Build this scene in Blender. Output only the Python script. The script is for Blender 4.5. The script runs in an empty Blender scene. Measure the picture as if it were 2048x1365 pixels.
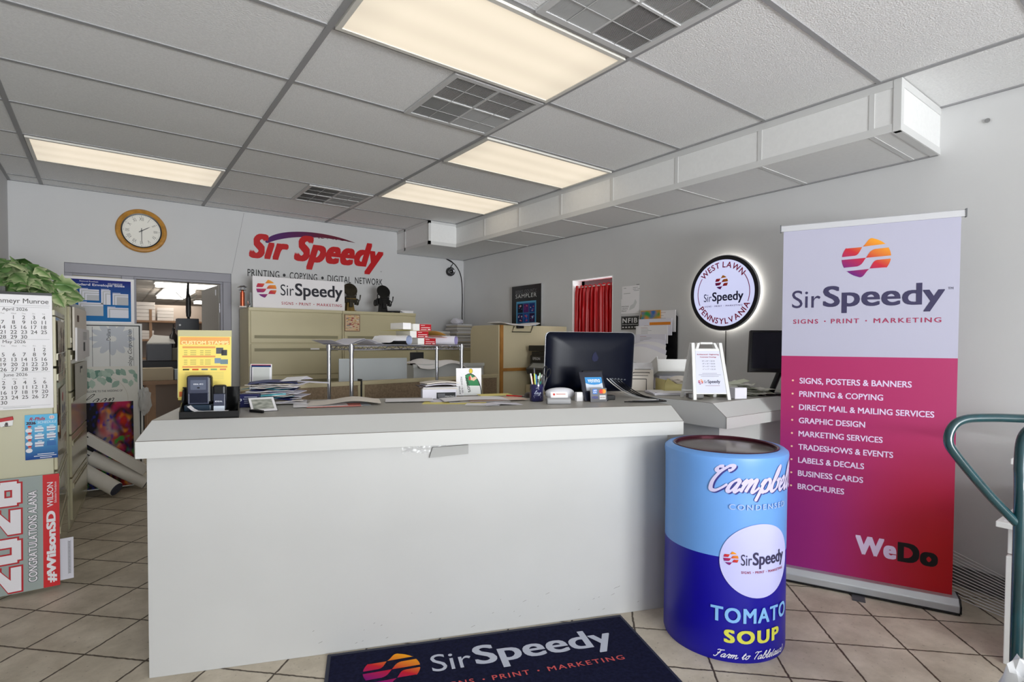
import bpy, bmesh, math, random
from math import sin, cos, pi, radians as R
from mathutils import Vector as V, Matrix, noise

SC = bpy.context.scene
COL = SC.collection

# ---------------------------------------------------------------- camera
cd = bpy.data.cameras.new('camera'); cam = bpy.data.objects.new('camera', cd); COL.objects.link(cam)
yaw, pit, rol = 0.6397, -0.0244, 0.0047
f = V((sin(yaw)*cos(pit), cos(yaw)*cos(pit), sin(pit)))
r0 = V((cos(yaw), -sin(yaw), 0)); u0 = r0.cross(f)
rr = r0*cos(rol)+u0*sin(rol); uu = u0*cos(rol)-r0*sin(rol)
m = Matrix.Identity(4)
for i in range(3):
    m[i][0] = rr[i]; m[i][1] = uu[i]; m[i][2] = -f[i]
m[2][3] = 1.38
cam.matrix_world = m
cd.sensor_fit = 'HORIZONTAL'; cd.sensor_width = 36.0; cd.lens = 36*1082.0/2048
cd.shift_x = (1024-1020.79)/2048; cd.shift_y = (710.23-682.5)/2048
cd.clip_start = 0.02; cd.clip_end = 100
SC.camera = cam

# ---------------------------------------------------------------- view, world, daylight
SC.view_settings.view_transform = 'Standard'; SC.view_settings.look = 'None'
SC.view_settings.gamma = 1.0; SC.view_settings.use_curve_mapping = False
SC.view_settings.exposure = 0.24
w = bpy.data.worlds.new('world'); SC.world = w; w.use_nodes = True
bg = w.node_tree.nodes['Background']; bg.inputs[0].default_value = (0.80, 0.90, 1.0, 1); bg.inputs[1].default_value = 1.0
def area(name, loc, rot, sx, sy, power, col):
    l = bpy.data.lights.new(name, 'AREA'); l.shape = 'RECTANGLE'; l.size = sx; l.size_y = sy; l.energy = power; l.color = col
    o = bpy.data.objects.new(name, l); COL.objects.link(o); o.location = loc; o.rotation_euler = rot
    return o
# daylight coming through the shop windows in the front wall (behind the camera)
area('daylight_front', (.93, -3.88, 1.42), (R(90), 0, 0), 2.7, 2.2, 30, (0.95, 0.98, 1.0))
# added lamp far outside the shop windows, evening out light through the room
area('street_fill', (1.2, -14.0, 3.5), (R(90), 0, 0), 12.0, 7.2, 2900, (0.96, 0.985, 1.0))
# added lamp facing up outside the shop, put there to brighten the ceiling
area('pavement_fill', (1.4, -12.0, -0.1), (R(180), 0, 0), 12.0, 10.0, 12500, (0.95, 0.98, 1.0))
DIFF_E = 0.65      # ceiling light diffusers, radiance
BACK_E = 5.0

# ---------------------------------------------------------------- materials
def lin(c):
    return tuple(((x/255.0)/12.92 if x/255.0 <= 0.04045 else ((x/255.0+0.055)/1.055)**2.4) for x in c)
_M = {}
def mat(name, c=(200, 200, 200), rough=0.6, metal=0.0, emit=0.0, spec=0.4, coat=0.0, trans=0.0, var=0.0, vscale=8.0, bump=0.0, bscale=60.0, alpha=1.0):
    if name in _M: return _M[name]
    mt = bpy.data.materials.new(name); mt.use_nodes = True; nt = mt.node_tree; b = nt.nodes['Principled BSDF']
    c3 = lin(c)
    b.inputs['Base Color'].default_value = (*c3, 1); b.inputs['Roughness'].default_value = rough
    b.inputs['Metallic'].default_value = metal; b.inputs['Specular IOR Level'].default_value = spec
    b.inputs['Coat Weight'].default_value = coat; b.inputs['Transmission Weight'].default_value = trans
    b.inputs['Alpha'].default_value = alpha
    if emit:
        b.inputs['Emission Color'].default_value = (*c3, 1); b.inputs['Emission Strength'].default_value = emit
    if var or bump:
        tc = nt.nodes.new('ShaderNodeTexCoord')
    if var:
        n = nt.nodes.new('ShaderNodeTexNoise'); n.inputs['Scale'].default_value = vscale; n.inputs['Detail'].default_value = 5
        nt.links.new(tc.outputs['Object'], n.inputs['Vector'])
        rp = nt.nodes.new('ShaderNodeValToRGB')
        rp.color_ramp.elements[0].position = 0.3; rp.color_ramp.elements[1].position = 0.7
        rp.color_ramp.elements[0].color = (*[x*(1-var) for x in c3], 1); rp.color_ramp.elements[1].color = (*[min(1, x*(1+var)) for x in c3], 1)
        nt.links.new(n.outputs['Fac'], rp.inputs['Fac']); nt.links.new(rp.outputs['Color'], b.inputs['Base Color'])
    if bump:
        n2 = nt.nodes.new('ShaderNodeTexNoise'); n2.inputs['Scale'].default_value = bscale; n2.inputs['Detail'].default_value = 4
        nt.links.new(tc.outputs['Object'], n2.inputs['Vector'])
        bp = nt.nodes.new('ShaderNodeBump'); bp.inputs['Strength'].default_value = bump; bp.inputs['Distance'].default_value = 0.01
        nt.links.new(n2.outputs['Fac'], bp.inputs['Height']); nt.links.new(bp.outputs['Normal'], b.inputs['Normal'])
    _M[name] = mt
    return mt
def ink(name='printed_ink', rough=0.5, emit=0.0, spec=0.3):
    if name in _M: return _M[name]
    mt = bpy.data.materials.new(name); mt.use_nodes = True; nt = mt.node_tree; b = nt.nodes['Principled BSDF']
    a = nt.nodes.new('ShaderNodeAttribute'); a.attribute_name = 'Col'
    nt.links.new(a.outputs['Color'], b.inputs['Base Color']); b.inputs['Roughness'].default_value = rough
    b.inputs['Specular IOR Level'].default_value = spec
    if emit:
        nt.links.new(a.outputs['Color'], b.inputs['Emission Color']); b.inputs['Emission Strength'].default_value = emit
    _M[name] = mt
    return mt
def tile_floor():
    mt = bpy.data.materials.new('stone_tile'); mt.use_nodes = True; nt = mt.node_tree; b = nt.nodes['Principled BSDF']; L = nt.links.new
    N = nt.nodes.new
    tc = N('ShaderNodeTexCoord')
    mp = N('ShaderNodeMapping'); mp.vector_type = 'POINT'
    L(tc.outputs['Object'], mp.inputs['Vector'])
    s = 1/0.3005
    mp.inputs['Rotation'].default_value = (0, 0, R(45)); mp.inputs['Scale'].default_value = (s, s, s)
    # lattice point at (-0.097, 3.411) lies on a joint crossing
    px, py = (-0.097*s, 3.411*s)
    qx, qy = px*cos(R(45))-py*sin(R(45)), px*sin(R(45))+py*cos(R(45))
    mp.inputs['Location'].default_value = (-qx, -qy, 0)
    nz = N('ShaderNodeTexNoise'); nz.inputs['Scale'].default_value = 34; nz.inputs['Detail'].default_value = 4
    L(tc.outputs['Object'], nz.inputs['Vector'])
    sep = N('ShaderNodeSeparateXYZ'); L(mp.outputs['Vector'], sep.inputs[0])
    def mth(op, a, c=None):
        n = N('ShaderNodeMath'); n.operation = op
        for k, x in enumerate((a, c)):
            if x is None: continue
            if isinstance(x, (int, float)): n.inputs[k].default_value = x
            else: L(x, n.inputs[k])
        return n.outputs[0]
    wob = mth('MULTIPLY', mth('SUBTRACT', nz.outputs['Fac'], 0.5), 0.035)
    ds = []
    for ax in (0, 1):
        v = mth('ADD', sep.outputs[ax], wob)
        fr = mth('FRACT', v)
        ds.append(mth('MINIMUM', fr, mth('SUBTRACT', 1.0, fr)))
    d = mth('MINIMUM', ds[0], ds[1])
    jr = N('ShaderNodeMapRange'); jr.inputs['From Min'].default_value = 0.007; jr.inputs['From Max'].default_value = 0.021
    L(d, jr.inputs['Value'])
    n1 = N('ShaderNodeTexNoise'); n1.inputs['Scale'].default_value = 5; n1.inputs['Detail'].default_value = 8; n1.inputs['Roughness'].default_value = 0.65
    L(tc.outputs['Object'], n1.inputs['Vector'])
    rp = N('ShaderNodeValToRGB'); e = rp.color_ramp.elements
    e[0].position = 0.3; e[0].color = (*lin((176, 165, 146)), 1); e[1].position = 0.72; e[1].color = (*lin((219, 208, 190)), 1)
    L(n1.outputs['Fac'], rp.inputs['Fac'])
    n3 = N('ShaderNodeTexNoise'); n3.inputs['Scale'].default_value = 55; n3.inputs['Detail'].default_value = 2
    L(tc.outputs['Object'], n3.inputs['Vector'])
    pr = N('ShaderNodeMapRange'); pr.inputs['From Min'].default_value = 0.27; pr.inputs['From Max'].default_value = 0.34; pr.inputs['To Min'].default_value = 0.7
    L(n3.outputs['Fac'], pr.inputs['Value'])
    mx0 = N('ShaderNodeMix'); mx0.data_type = 'RGBA'; mx0.blend_type = 'MULTIPLY'; mx0.inputs['Factor'].default_value = 1
    L(rp.outputs['Color'], mx0.inputs['A']); L(pr.outputs['Result'], mx0.inputs['B'])
    mx = N('ShaderNodeMix'); mx.data_type = 'RGBA'
    L(jr.outputs['Result'], mx.inputs['Factor']); mx.inputs['A'].default_value = (*lin((66, 54, 42)), 1); L(mx0.outputs['Result'], mx.inputs['B'])
    L(mx.outputs['Result'], b.inputs['Base Color']); b.inputs['Roughness'].default_value = 0.5; b.inputs['Specular IOR Level'].default_value = 0.3
    bp = N('ShaderNodeBump'); bp.inputs['Strength'].default_value = 0.5; bp.inputs['Distance'].default_value = 0.004
    hs = mth('ADD', jr.outputs['Result'], mth('MULTIPLY', n1.outputs['Fac'], 0.5))
    L(hs, bp.inputs['Height']); L(bp.outputs['Normal'], b.inputs['Normal'])
    return mt

# ---------------------------------------------------------------- mesh helpers
class MB:
    def __init__(s): s.v = []; s.f = []; s.c = []
    def add(s, vs, fs, col=None):
        o = len(s.v); s.v += [V(p) for p in vs]
        for q in fs:
            s.f.append([i+o for i in q]); s.c.append(col if (col is None or not callable(col)) else [col(vs[i]) for i in q])
        return s
    def box(s, c, d, rz=0.0, rx=0.0, ry=0.0, col=None):
        mt = Matrix.Translation(c) @ Matrix.Rotation(rz, 4, 'Z') @ Matrix.Rotation(ry, 4, 'Y') @ Matrix.Rotation(rx, 4, 'X')
        x, y, z = d[0]/2, d[1]/2, d[2]/2
        vs = [mt @ V(p) for p in ((-x,-y,-z),(x,-y,-z),(x,y,-z),(-x,y,-z),(-x,-y,z),(x,-y,z),(x,y,z),(-x,y,z))]
        return s.add(vs, [(0,3,2,1),(4,5,6,7),(0,1,5,4),(1,2,6,5),(2,3,7,6),(3,0,4,7)], col)
    def bx(s, x0, x1, y0, y1, z0, z1, col=None):
        return s.box(((x0+x1)/2, (y0+y1)/2, (z0+z1)/2), (x1-x0, y1-y0, z1-z0), col=col)
    def prism(s, pts, vec, col=None):
        n = len(pts); vec = V(vec); a = [V(p) for p in pts]
        nrm = V((0,0,0))
        for i in range(n): nrm += a[i].cross(a[(i+1) % n])
        if nrm.dot(vec) < 0: a = a[::-1]
        vs = a + [p+vec for p in a]
        fs = [tuple(range(n))[::-1], tuple(range(n, 2*n))] + [(i, (i+1) % n, n+(i+1) % n, n+i) for i in range(n)]
        return s.add(vs, fs, col)
    def tube(s, path, rad, seg=8, closed=False, cap=True, col=None):
        P = [V(p) for p in path]; n = len(P); rings = []
        up = None
        for i in range(n):
            if closed: t = (P[(i+1) % n]-P[i-1])
            else: t = P[min(i+1, n-1)]-P[max(i-1, 0)]
            if t.length < 1e-9: t = V((0, 0, 1))
            t.normalize()
            if up is None:
                up = V((0, 0, 1)) if abs(t.z) < 0.9 else V((1, 0, 0))
            a = up - t*up.dot(t)
            if a.length < 1e-6: a = t.orthogonal()
            a.normalize(); up = a; b = t.cross(a)
            rd = rad[i] if isinstance(rad, (list, tuple)) else rad
            rings.append([P[i]+a*cos(2*pi*k/seg)*rd+b*sin(2*pi*k/seg)*rd for k in range(seg)])
        vs = [p for rg in rings for p in rg]; fs = []
        for i in range(n if closed else n-1):
            j = (i+1) % n
            for k in range(seg):
                fs.append((i*seg+k, i*seg+(k+1) % seg, j*seg+(k+1) % seg, j*seg+k))
        if cap and not closed:
            fs.append(tuple(range(seg))[::-1]); fs.append(tuple((n-1)*seg+k for k in range(seg)))
        return s.add(vs, fs, col)
    def lathe(s, prof, c=(0,0,0), seg=24, axis='Z', col=None, caps=True):
        vs = []; fs = []; c = V(c); n = len(prof)
        for (rd, h) in prof:
            for k in range(seg):
                a = 2*pi*k/seg
                p = {'Z': V((rd*cos(a), rd*sin(a), h)), 'Y': V((rd*cos(a), -h, rd*sin(a))), 'X': V((h, rd*cos(a), rd*sin(a)))}[axis]
                vs.append(c+p)
        for i in range(n-1):
            for k in range(seg):
                fs.append((i*seg+k, i*seg+(k+1) % seg, (i+1)*seg+(k+1) % seg, (i+1)*seg+k))
        if caps:
            fs.append(tuple(range(seg))[::-1]); fs.append(tuple((n-1)*seg+k for k in range(seg)))
        return s.add(vs, fs, col)
    def grid(s, fn, nu, nv, col=None):
        vs = [V(fn(i/nu, j/nv)) for j in range(nv+1) for i in range(nu+1)]
        fs = [(j*(nu+1)+i, j*(nu+1)+i+1, (j+1)*(nu+1)+i+1, (j+1)*(nu+1)+i) for j in range(nv) for i in range(nu)]
        o = len(s.v); s.v += vs
        for k, q in enumerate(fs):
            s.f.append([i+o for i in q])
            if col is None: s.c.append(None)
            else:
                i, j = k % nu, k//nu
                s.c.append([col(a/nu, b/nv) for a, b in ((i, j), (i+1, j), (i+1, j+1), (i, j+1))])
        return s
    def xf(s, mt): s.v = [mt @ p for p in s.v]; return s

THM = {}
USED = {}
def obj(name, mb, material, th=None, world=True, smooth=False, bevel=0.0, solid=0.0):
    me = bpy.data.meshes.new(name)
    vs = mb.v
    if th is not None and world:
        inv = THM[th.name].inverted(); vs = [inv @ p for p in vs]
    me.from_pydata([tuple(p) for p in vs], [], mb.f); me.update()
    if any(c is not None for c in mb.c):
        at = me.color_attributes.new('Col', 'FLOAT_COLOR', 'CORNER'); k = 0
        for fc, c in zip(mb.f, mb.c):
            for q in range(len(fc)):
                cc = (0.8, 0.8, 0.8) if c is None else (c[q] if isinstance(c, list) else c)
                at.data[k].color = (*cc[:3], 1); k += 1
    for mm in (material if isinstance(material, (list, tuple)) else [material]): me.materials.append(mm)
    o = bpy.data.objects.new(name, me); COL.objects.link(o)
    if th is not None: o.parent = th; THM[o.name] = THM[th.name].copy()
    else: THM[o.name] = Matrix.Identity(4)
    if smooth:
        me.shade_smooth()
        try: me.set_sharp_from_angle(angle=0.7)
        except Exception: pass
    if bevel:
        b = o.modifiers.new('bevel', 'BEVEL'); b.width = bevel; b.segments = 2; b.limit_method = 'ANGLE'; b.angle_limit = R(40)
    if solid:
        b = o.modifiers.new('solid', 'SOLIDIFY'); b.thickness = solid; b.offset = 1.0
    return o
def thing(name, label, cat, loc=(0,0,0), rz=0.0, group=None):
    o = bpy.data.objects.new(name, None); COL.objects.link(o); o.empty_display_size = 0.05
    o.location = loc; o.rotation_euler = (0, 0, rz); o['label'] = label; o['category'] = cat
    if group: o['group'] = group
    THM[o.name] = Matrix.Translation(loc) @ Matrix.Rotation(rz, 4, 'Z')
    return o
def tag(o, label, cat, group=None):
    o['label'] = label; o['category'] = cat
    if group: o['group'] = group
    return o
def single(name, mb, material, label, cat, group=None, **k):
    """a thing that is one mesh; its origin is moved to its base centre"""
    xs = [p.x for p in mb.v]; ys = [p.y for p in mb.v]; zs = [p.z for p in mb.v]
    c = V(((min(xs)+max(xs))/2, (min(ys)+max(ys))/2, min(zs)))
    mb.v = [p-c for p in mb.v]
    o = obj(name, mb, material, **k); o.location = c
    return tag(o, label, cat, group)
def struct(name, mb, material, **k):
    o = obj(name, mb, material, **k); o['kind'] = 'structure'; return o
def copy_tree(o, loc=None, rz=None, label=None, group=None):
    r = o.copy(); COL.objects.link(r)
    if loc is not None: r.location = loc
    if rz is not None: r.rotation_euler = (0, 0, rz)
    if label: r['label'] = label
    if group: r['group'] = group
    for ch in list(o.children):
        c = ch.copy(); COL.objects.link(c); c.parent = r
        for g in list(ch.children):
            d = g.copy(); COL.objects.link(d); d.parent = c
    return r

class Fr:
    """a flat frame in the world: origin, right, up"""
    def __init__(s, o, ux, uy): s.o = V(o); s.ux = V(ux).normalized(); s.uy = V(uy).normalized(); s.n = s.ux.cross(s.uy)
    def __call__(s, x, y, l=0.0): return s.o+s.ux*x+s.uy*y+s.n*l
def slab(fr, x0, x1, y0, y1, l0, l1, mb=None):
    mb = mb or MB()
    return mb.prism([fr(x0, y0, l0), fr(x1, y0, l0), fr(x1, y1, l0), fr(x0, y1, l0)], fr.n*(l1-l0))
def rect(mb, fr, x0, x1, y0, y1, l, col=None):
    mb.add([fr(x0, y0, l), fr(x1, y0, l), fr(x1, y1, l), fr(x0, y1, l)], [(0, 1, 2, 3)], col); return mb
def poly(mb, fr, pts, l, col=None, gcol=None):
    vs = [fr(x, y, l) for x, y in pts]; o = len(mb.v); mb.v += vs
    mb.f.append(list(range(o, o+len(vs)))); mb.c.append([gcol(x, y) for x, y in pts] if gcol else col); return mb

_TC = {}
def glyphs(s, bold=0.0, track=1.0, shear=0.0):
    k = (s, bold, track, shear)
    if k in _TC: return _TC[k]
    cu = bpy.data.curves.new('t', 'FONT'); cu.body = s; cu.size = 1; cu.offset = bold; cu.space_character = track; cu.shear = shear
    cu.resolution_u = 4
    o = bpy.data.objects.new('t', cu)
    me = o.to_mesh()
    vs = [(p.co.x, p.co.y) for p in me.vertices]; fs = [tuple(p.vertices) for p in me.polygons]
    o.to_mesh_clear(); bpy.data.objects.remove(o); bpy.data.curves.remove(cu)
    if not vs: vs = [(0, 0)]
    x0 = min(p[0] for p in vs); x1 = max(p[0] for p in vs); y0 = min(p[1] for p in vs); y1 = max(p[1] for p in vs)
    _TC[k] = (vs, fs, (x0, x1, y0, y1)); return _TC[k]
def text(mb, fr, s, x, y, w=None, h=0.02, l=0.001, bold=0.0, track=1.0, shear=0.0, col=None, align='L', rot=0.0):
    """put the ink box of s at x, y (lower left), h high and w wide (None: keep proportion)"""
    vs, fs, (a, b, c, d) = glyphs(s, 0.0, track, shear)
    if not fs: return mb
    if bold > 0:      # heavier strokes: the outline swept round a small circle
        nb = 8; m0 = len(vs); V0, F0 = vs, fs; vs = list(V0); fs = list(F0)
        for q in range(nb):
            ox, oy = ((1, .6), (1, -.6), (-1, .6), (-1, -.6), (0, .6), (0, -.6), (1, 0), (-1, 0))[q]; ox *= bold; oy *= bold; k0 = len(vs)
            vs += [(p[0]+ox, p[1]+oy) for p in V0]; fs += [tuple(i+k0 for i in t) for t in F0]
        a -= bold; b += bold; c -= bold*.6; d += bold*.6
    sy = h/(d-c) if d > c else 1; sx = sy if w is None else w/(b-a)
    W = (b-a)*sx; n0 = len(glyphs(s, 0.0, track, shear)[0]); ip = 0
    ox = x - (W/2 if align == 'C' else W if align == 'R' else 0)
    pts = []
    for p in vs:
        X = (p[0]-a)*sx+ox; Y = (p[1]-c)*sy+y
        if rot == 90: X, Y = x-(Y-y), y+(X-x)
        pts.append(fr(X, Y, l+6e-5*(ip//n0))); ip += 1
    o = len(mb.v); mb.v += pts
    for q in fs: mb.f.append([i+o for i in q]); mb.c.append(col)
    return mb
NAVY = lin((52, 50, 78)); DARK = lin((32, 32, 44)); RASP = lin((170, 38, 70))
def brand(mb, fr, x, y, w, h, l=0.001, col=NAVY):
    b = y+0.225*h
    text(mb, fr, 'Sir', x, b-0.008*h, w*0.205, h*0.665, l, 0.0, col=col)
    text(mb, fr, 'Speedy', x+w*0.222, y, w*0.778, h, l, 0.022, col=col)
def tagline(mb, fr, x, y, w, h, l=0.001, col=RASP):
    text(mb, fr, 'SIGNS \u2022 PRINT \u2022 MARKETING', x, y, w, h, l, 0.008, 1.25, col=col)
def bez(p0, p1, p2, p3, n=8):
    return [tuple((1-t)**3*a+3*(1-t)**2*t*b+3*(1-t)*t*t*c+t**3*d for a, b, c, d in zip(p0, p1, p2, p3)) for t in [i/n for i in range(n+1)]]
def arc(a0, a1, n=8): return [(cos(R(a0+(a1-a0)*i/n)), sin(R(a0+(a1-a0)*i/n))) for i in range(n+1)]
def _logo_pieces():
    top = bez((-.14, .58), (.04, .75), (.06, 1.0), (.24, .985)) + arc(70, 41, 6) + [(.82, .64)]
    l2 = [(-.80, .54), (-.16, .56)] + bez((-.16, .56), (-.26, .35), (-.30, .16), (-.46, .14))[1:] + [(-.97, .11)] + arc(172, 146, 5)
    r2 = [(.0, .0)] + bez((0, 0), (.12, .20), (.14, .36), (.36, .42))[1:] + [(.90, .45)] + arc(27, 3, 5) + [(.998, .04)]
    inv = lambda q: [(-x, -y) for x, y in q]
    return [top, l2, r2, inv(r2), inv(l2), inv(top)]
LOGO = _logo_pieces()
C_OR, C_RD, C_PU = lin((250, 170, 40)), lin((205, 40, 55)), lin((105, 30, 125))
def logo_col(x, y, warm=1.0):
    t = max(0, min(1, (x*0.55+y*0.83+1.0)/2.0))
    a, b, k = (C_PU, C_RD, t/0.5) if t < 0.5 else (C_RD, C_OR, (t-0.5)/0.5)
    return tuple(p+(q-p)*k for p, q in zip(a, b))
def logo(mb, fr, cx, cy, r, l=0.001, ry=None):
    ry = ry or r
    for pc in LOGO:
        vs = [fr(cx+x*r, cy+y*ry, l) for x, y in pc]; o = len(mb.v); mb.v += vs
        mb.f.append(list(range(o, o+len(vs)))); mb.c.append([logo_col(x, y) for x, y in pc])
    return mb
def arc_text(mb, fr, s, cx, cy, rad, a0, a1, h, l, col, bold=0.0, flip=False):
    wd = [0.30 if ch == ' ' else (lambda q: q[1]-q[0])(glyphs(ch)[2])+0.14 for ch in s]; tot = sum(wd)-wd[0]/2-wd[-1]/2
    for i, ch in enumerate(s):
        if ch == ' ': continue
        a = R(a0+(a1-a0)*(sum(wd[:i])+wd[i]/2-wd[0]/2)/tot); vs, fs, (x0, x1, y0, y1) = glyphs(ch)
        _, _, (X0, X1, Y0, Y1) = glyphs('N'); k = h/(Y1-Y0)
        px, py = cx+rad*cos(a), cy+rad*sin(a); th = a-pi/2 if not flip else a+pi/2
        for iq, (bx_, by_) in enumerate([(0, 0)]+([(bold*cos(pi*q/3), bold*sin(pi*q/3)) for q in range(6)] if bold else [])):
            o = len(mb.v)
            for p in vs:
                X = (p[0]+bx_-(x0+x1)/2)*k; Y = (p[1]+by_-(Y0+Y1)/2)*k
                mb.v.append(fr(px+X*cos(th)-Y*sin(th), py+X*sin(th)+Y*cos(th), l+6e-5*iq))
            for q in fs: mb.f.append([j+o for j in q]); mb.c.append(col)
    return mb
def catmull(P, n=8):
    out = []; Q = [P[0]]+list(P)+[P[-1]]
    for i in range(1, len(Q)-2):
        p0, p1, p2, p3 = Q[i-1], Q[i], Q[i+1], Q[i+2]
        for k in range(n):
            t = k/n
            out.append(tuple(0.5*((2*b)+(-a+c)*t+(2*a-5*b+4*c-d)*t*t+(-a+3*b-3*c+d)*t**3) for a, b, c, d in zip(p0, p1, p2, p3)))
    out.append(tuple(P[-1])); return out
def stroke(mb, mapf, pts, wd, l, col=None, nib=R(35), contrast=0.6, n=8):
    """pen stroke with a slanted nib along a smooth 2-D path"""
    q = catmull(pts, n); vs = []
    for i, p in enumerate(q):
        a = q[max(0, i-1)]; b = q[min(len(q)-1, i+1)]; dx, dy = b[0]-a[0], b[1]-a[1]; L = math.hypot(dx, dy) or 1
        dx, dy = dx/L, dy/L
        ww = wd*((1-contrast)+contrast*abs(sin(math.atan2(dy, dx)-nib)))*0.5
        if i in (0, len(q)-1): ww *= 0.5
        vs += [mapf(p[0]-dy*ww, p[1]+dx*ww, l), mapf(p[0]+dy*ww, p[1]-dx*ww, l)]
    mb.add(vs, [(2*i+1, 2*i+3, 2*i+2, 2*i) for i in range(len(q)-1)], col); return mb
# joined-up hand, one unit = x-height: letter -> (advance, strokes)
HAND = {
 'C': (1.55, [[(.55,2.05),(.2,2.0),(.1,1.75),(.35,1.62),(.62,1.85),(.95,2.12),(1.3,2.1),(1.25,1.8),(1.0,1.72)], [(.95,2.12),(.45,1.55),(.22,.8),(.35,.12),(.75,-.02),(1.15,.25),(1.45,.6)]]),
 'a': (1.05, [[(.78,.82),(.55,1.0),(.2,.7),(.12,.2),(.32,0),(.6,.3),(.8,.95)], [(.8,.95),(.7,.25),(.82,0),(1.1,.3)]]),
 'm': (1.6, [[(.0,.6),(.2,1.0),(.22,.6),(.15,0)], [(.15,.3),(.4,.9),(.6,.95),(.62,.6),(.55,0)], [(.57,.3),(.85,.9),(1.08,.95),(1.08,.5),(1.1,.05),(1.3,.05),(1.6,.4)]]),
 'p': (1.1, [[(.05,.55),(.25,1.0),(.22,.3),(.12,-.75)], [(.2,.45),(.5,.98),(.85,.8),(.82,.2),(.5,0),(.25,.2)], [(.6,.02),(.9,.1),(1.12,.4)]]),
 'b': (1.0, [[(.0,.35),(.45,1.3),(.52,1.9),(.3,1.85),(.16,1.0),(.16,.2),(.4,0),(.75,.25),(.78,.75),(.55,.95),(.72,.85),(1.05,.95)]]),
 'e': (.85, [[(.05,.35),(.5,.55),(.62,.88),(.4,1.0),(.18,.65),(.18,.2),(.42,0),(.7,.15),(.9,.4)]]),
 'l': (.55, [[(.0,.3),(.4,1.2),(.5,1.9),(.32,1.9),(.18,1.0),(.2,.1),(.38,0),(.6,.3)]]),
 "'": (.25, [[(.12,1.9),(.05,1.5)]]),
 's': (.8, [[(.05,.3),(.4,1.05),(.5,.7),(.6,.3),(.4,0),(.15,.05)], [(.4,0),(.6,.05),(.8,.3)]]),
 'F': (1.2, [[(.1,1.7),(.3,1.95),(.8,1.9),(1.35,2.0)], [(.75,1.9),(.6,.9),(.4,0),(.1,-.1),(.0,.15)], [(.3,1.0),(.9,1.08)]]),
 'r': (.75, [[(.0,.3),(.3,1.1),(.45,.9),(.65,.92),(.5,.4),(.55,.05),(.75,.25)]]),
 't': (.65, [[(.0,.3),(.35,1.6),(.22,.4),(.35,0),(.65,.3)], [(.05,1.1),(.6,1.15)]]),
 'o': (.85, [[(.55,.95),(.2,.8),(.15,.2),(.4,0),(.68,.35),(.62,.85),(.5,.98),(.9,.9)]]),
 'T': (1.1, [[(.05,1.6),(.3,1.95),(.8,1.88),(1.4,2.0)], [(.8,1.9),(.6,.9),(.5,.2),(.65,0)]]),
 'u': (1.05, [[(.0,.5),(.2,1.0),(.15,.3),(.35,0),(.65,.35),(.8,1.0)], [(.8,1.0),(.7,.25),(.85,0),(1.05,.3)]]),
 'x': (.9, [[(.1,.9),(.35,.95),(.5,.1),(.85,.1)], [(.8,1.0),(.1,0)]]),
 'n': (1.1, [[(.0,.5),(.2,1.0),(.22,.6),(.15,0)], [(.17,.3),(.5,.95),(.72,.9),(.7,.3),(.8,0),(1.1,.3)]]),
 'i': (.55, [[(.0,.3),(.25,1.0),(.2,.3),(.32,0),(.55,.3)], [(.3,1.4),(.34,1.45)]]),
 'g': (1.0, [[(.78,.82),(.5,1.0),(.18,.6),(.2,.1),(.5,.15),(.8,.95)], [(.8,.95),(.65,-.5),(.4,-.85),(.15,-.6),(.5,-.1),(1.0,.3)]]),
 'y': (1.0, [[(.0,.5),(.2,1.0),(.15,.4),(.35,.05),(.65,.35),(.8,1.0)], [(.8,1.0),(.65,-.5),(.4,-.85),(.15,-.6),(.5,-.1),(1.0,.3)]]),
 '(': (.5, [[(.45,1.7),(.15,1.0),(.2,.3),(.35,-.2)]]), ')': (.5, [[(.05,1.7),(.4,1.2),(.35,.4),(.05,-.2)]]), ' ': (.7, []),
}
def script(mb, mapf, s, x, y, w, xh, wd, l, col=None, slant=0.35, contrast=0.6):
    tot = sum(HAND[c][0] for c in s); k = w/(tot*xh); cx = 0.0
    for c in s:
        ad, st = HAND[c]
        for q in st:
            stroke(mb, mapf, [(x+(cx+px+py*slant)*xh*k, y+py*xh) for px, py in q], wd, l, col, contrast=contrast)
        cx += ad
    return mb
def crumple(mb, c, d, amp=0.3, sub=3, seed=0, flat=False, freq=3.0):
    b = bmesh.new(); bmesh.ops.create_icosphere(b, subdivisions=sub, radius=1.0)
    vs = []
    for p in b.verts:
        q = p.co.copy(); nn = noise.noise(q*freq+V((seed*3.1, seed, 0)))+0.5*noise.noise(q*freq*2.3+V((seed, 0, seed*2)))
        q *= 1+amp*nn
        z = max(q.z, -0.75) if flat else q.z
        vs.append(V(c)+V((q.x*d[0]/2, q.y*d[1]/2, (z+(0.75 if flat else 0))*d[2]/2)))
    b.verts.index_update()
    mb.add(vs, [tuple(v.index for v in q.verts) for q in b.faces]); b.free(); return mb
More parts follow.
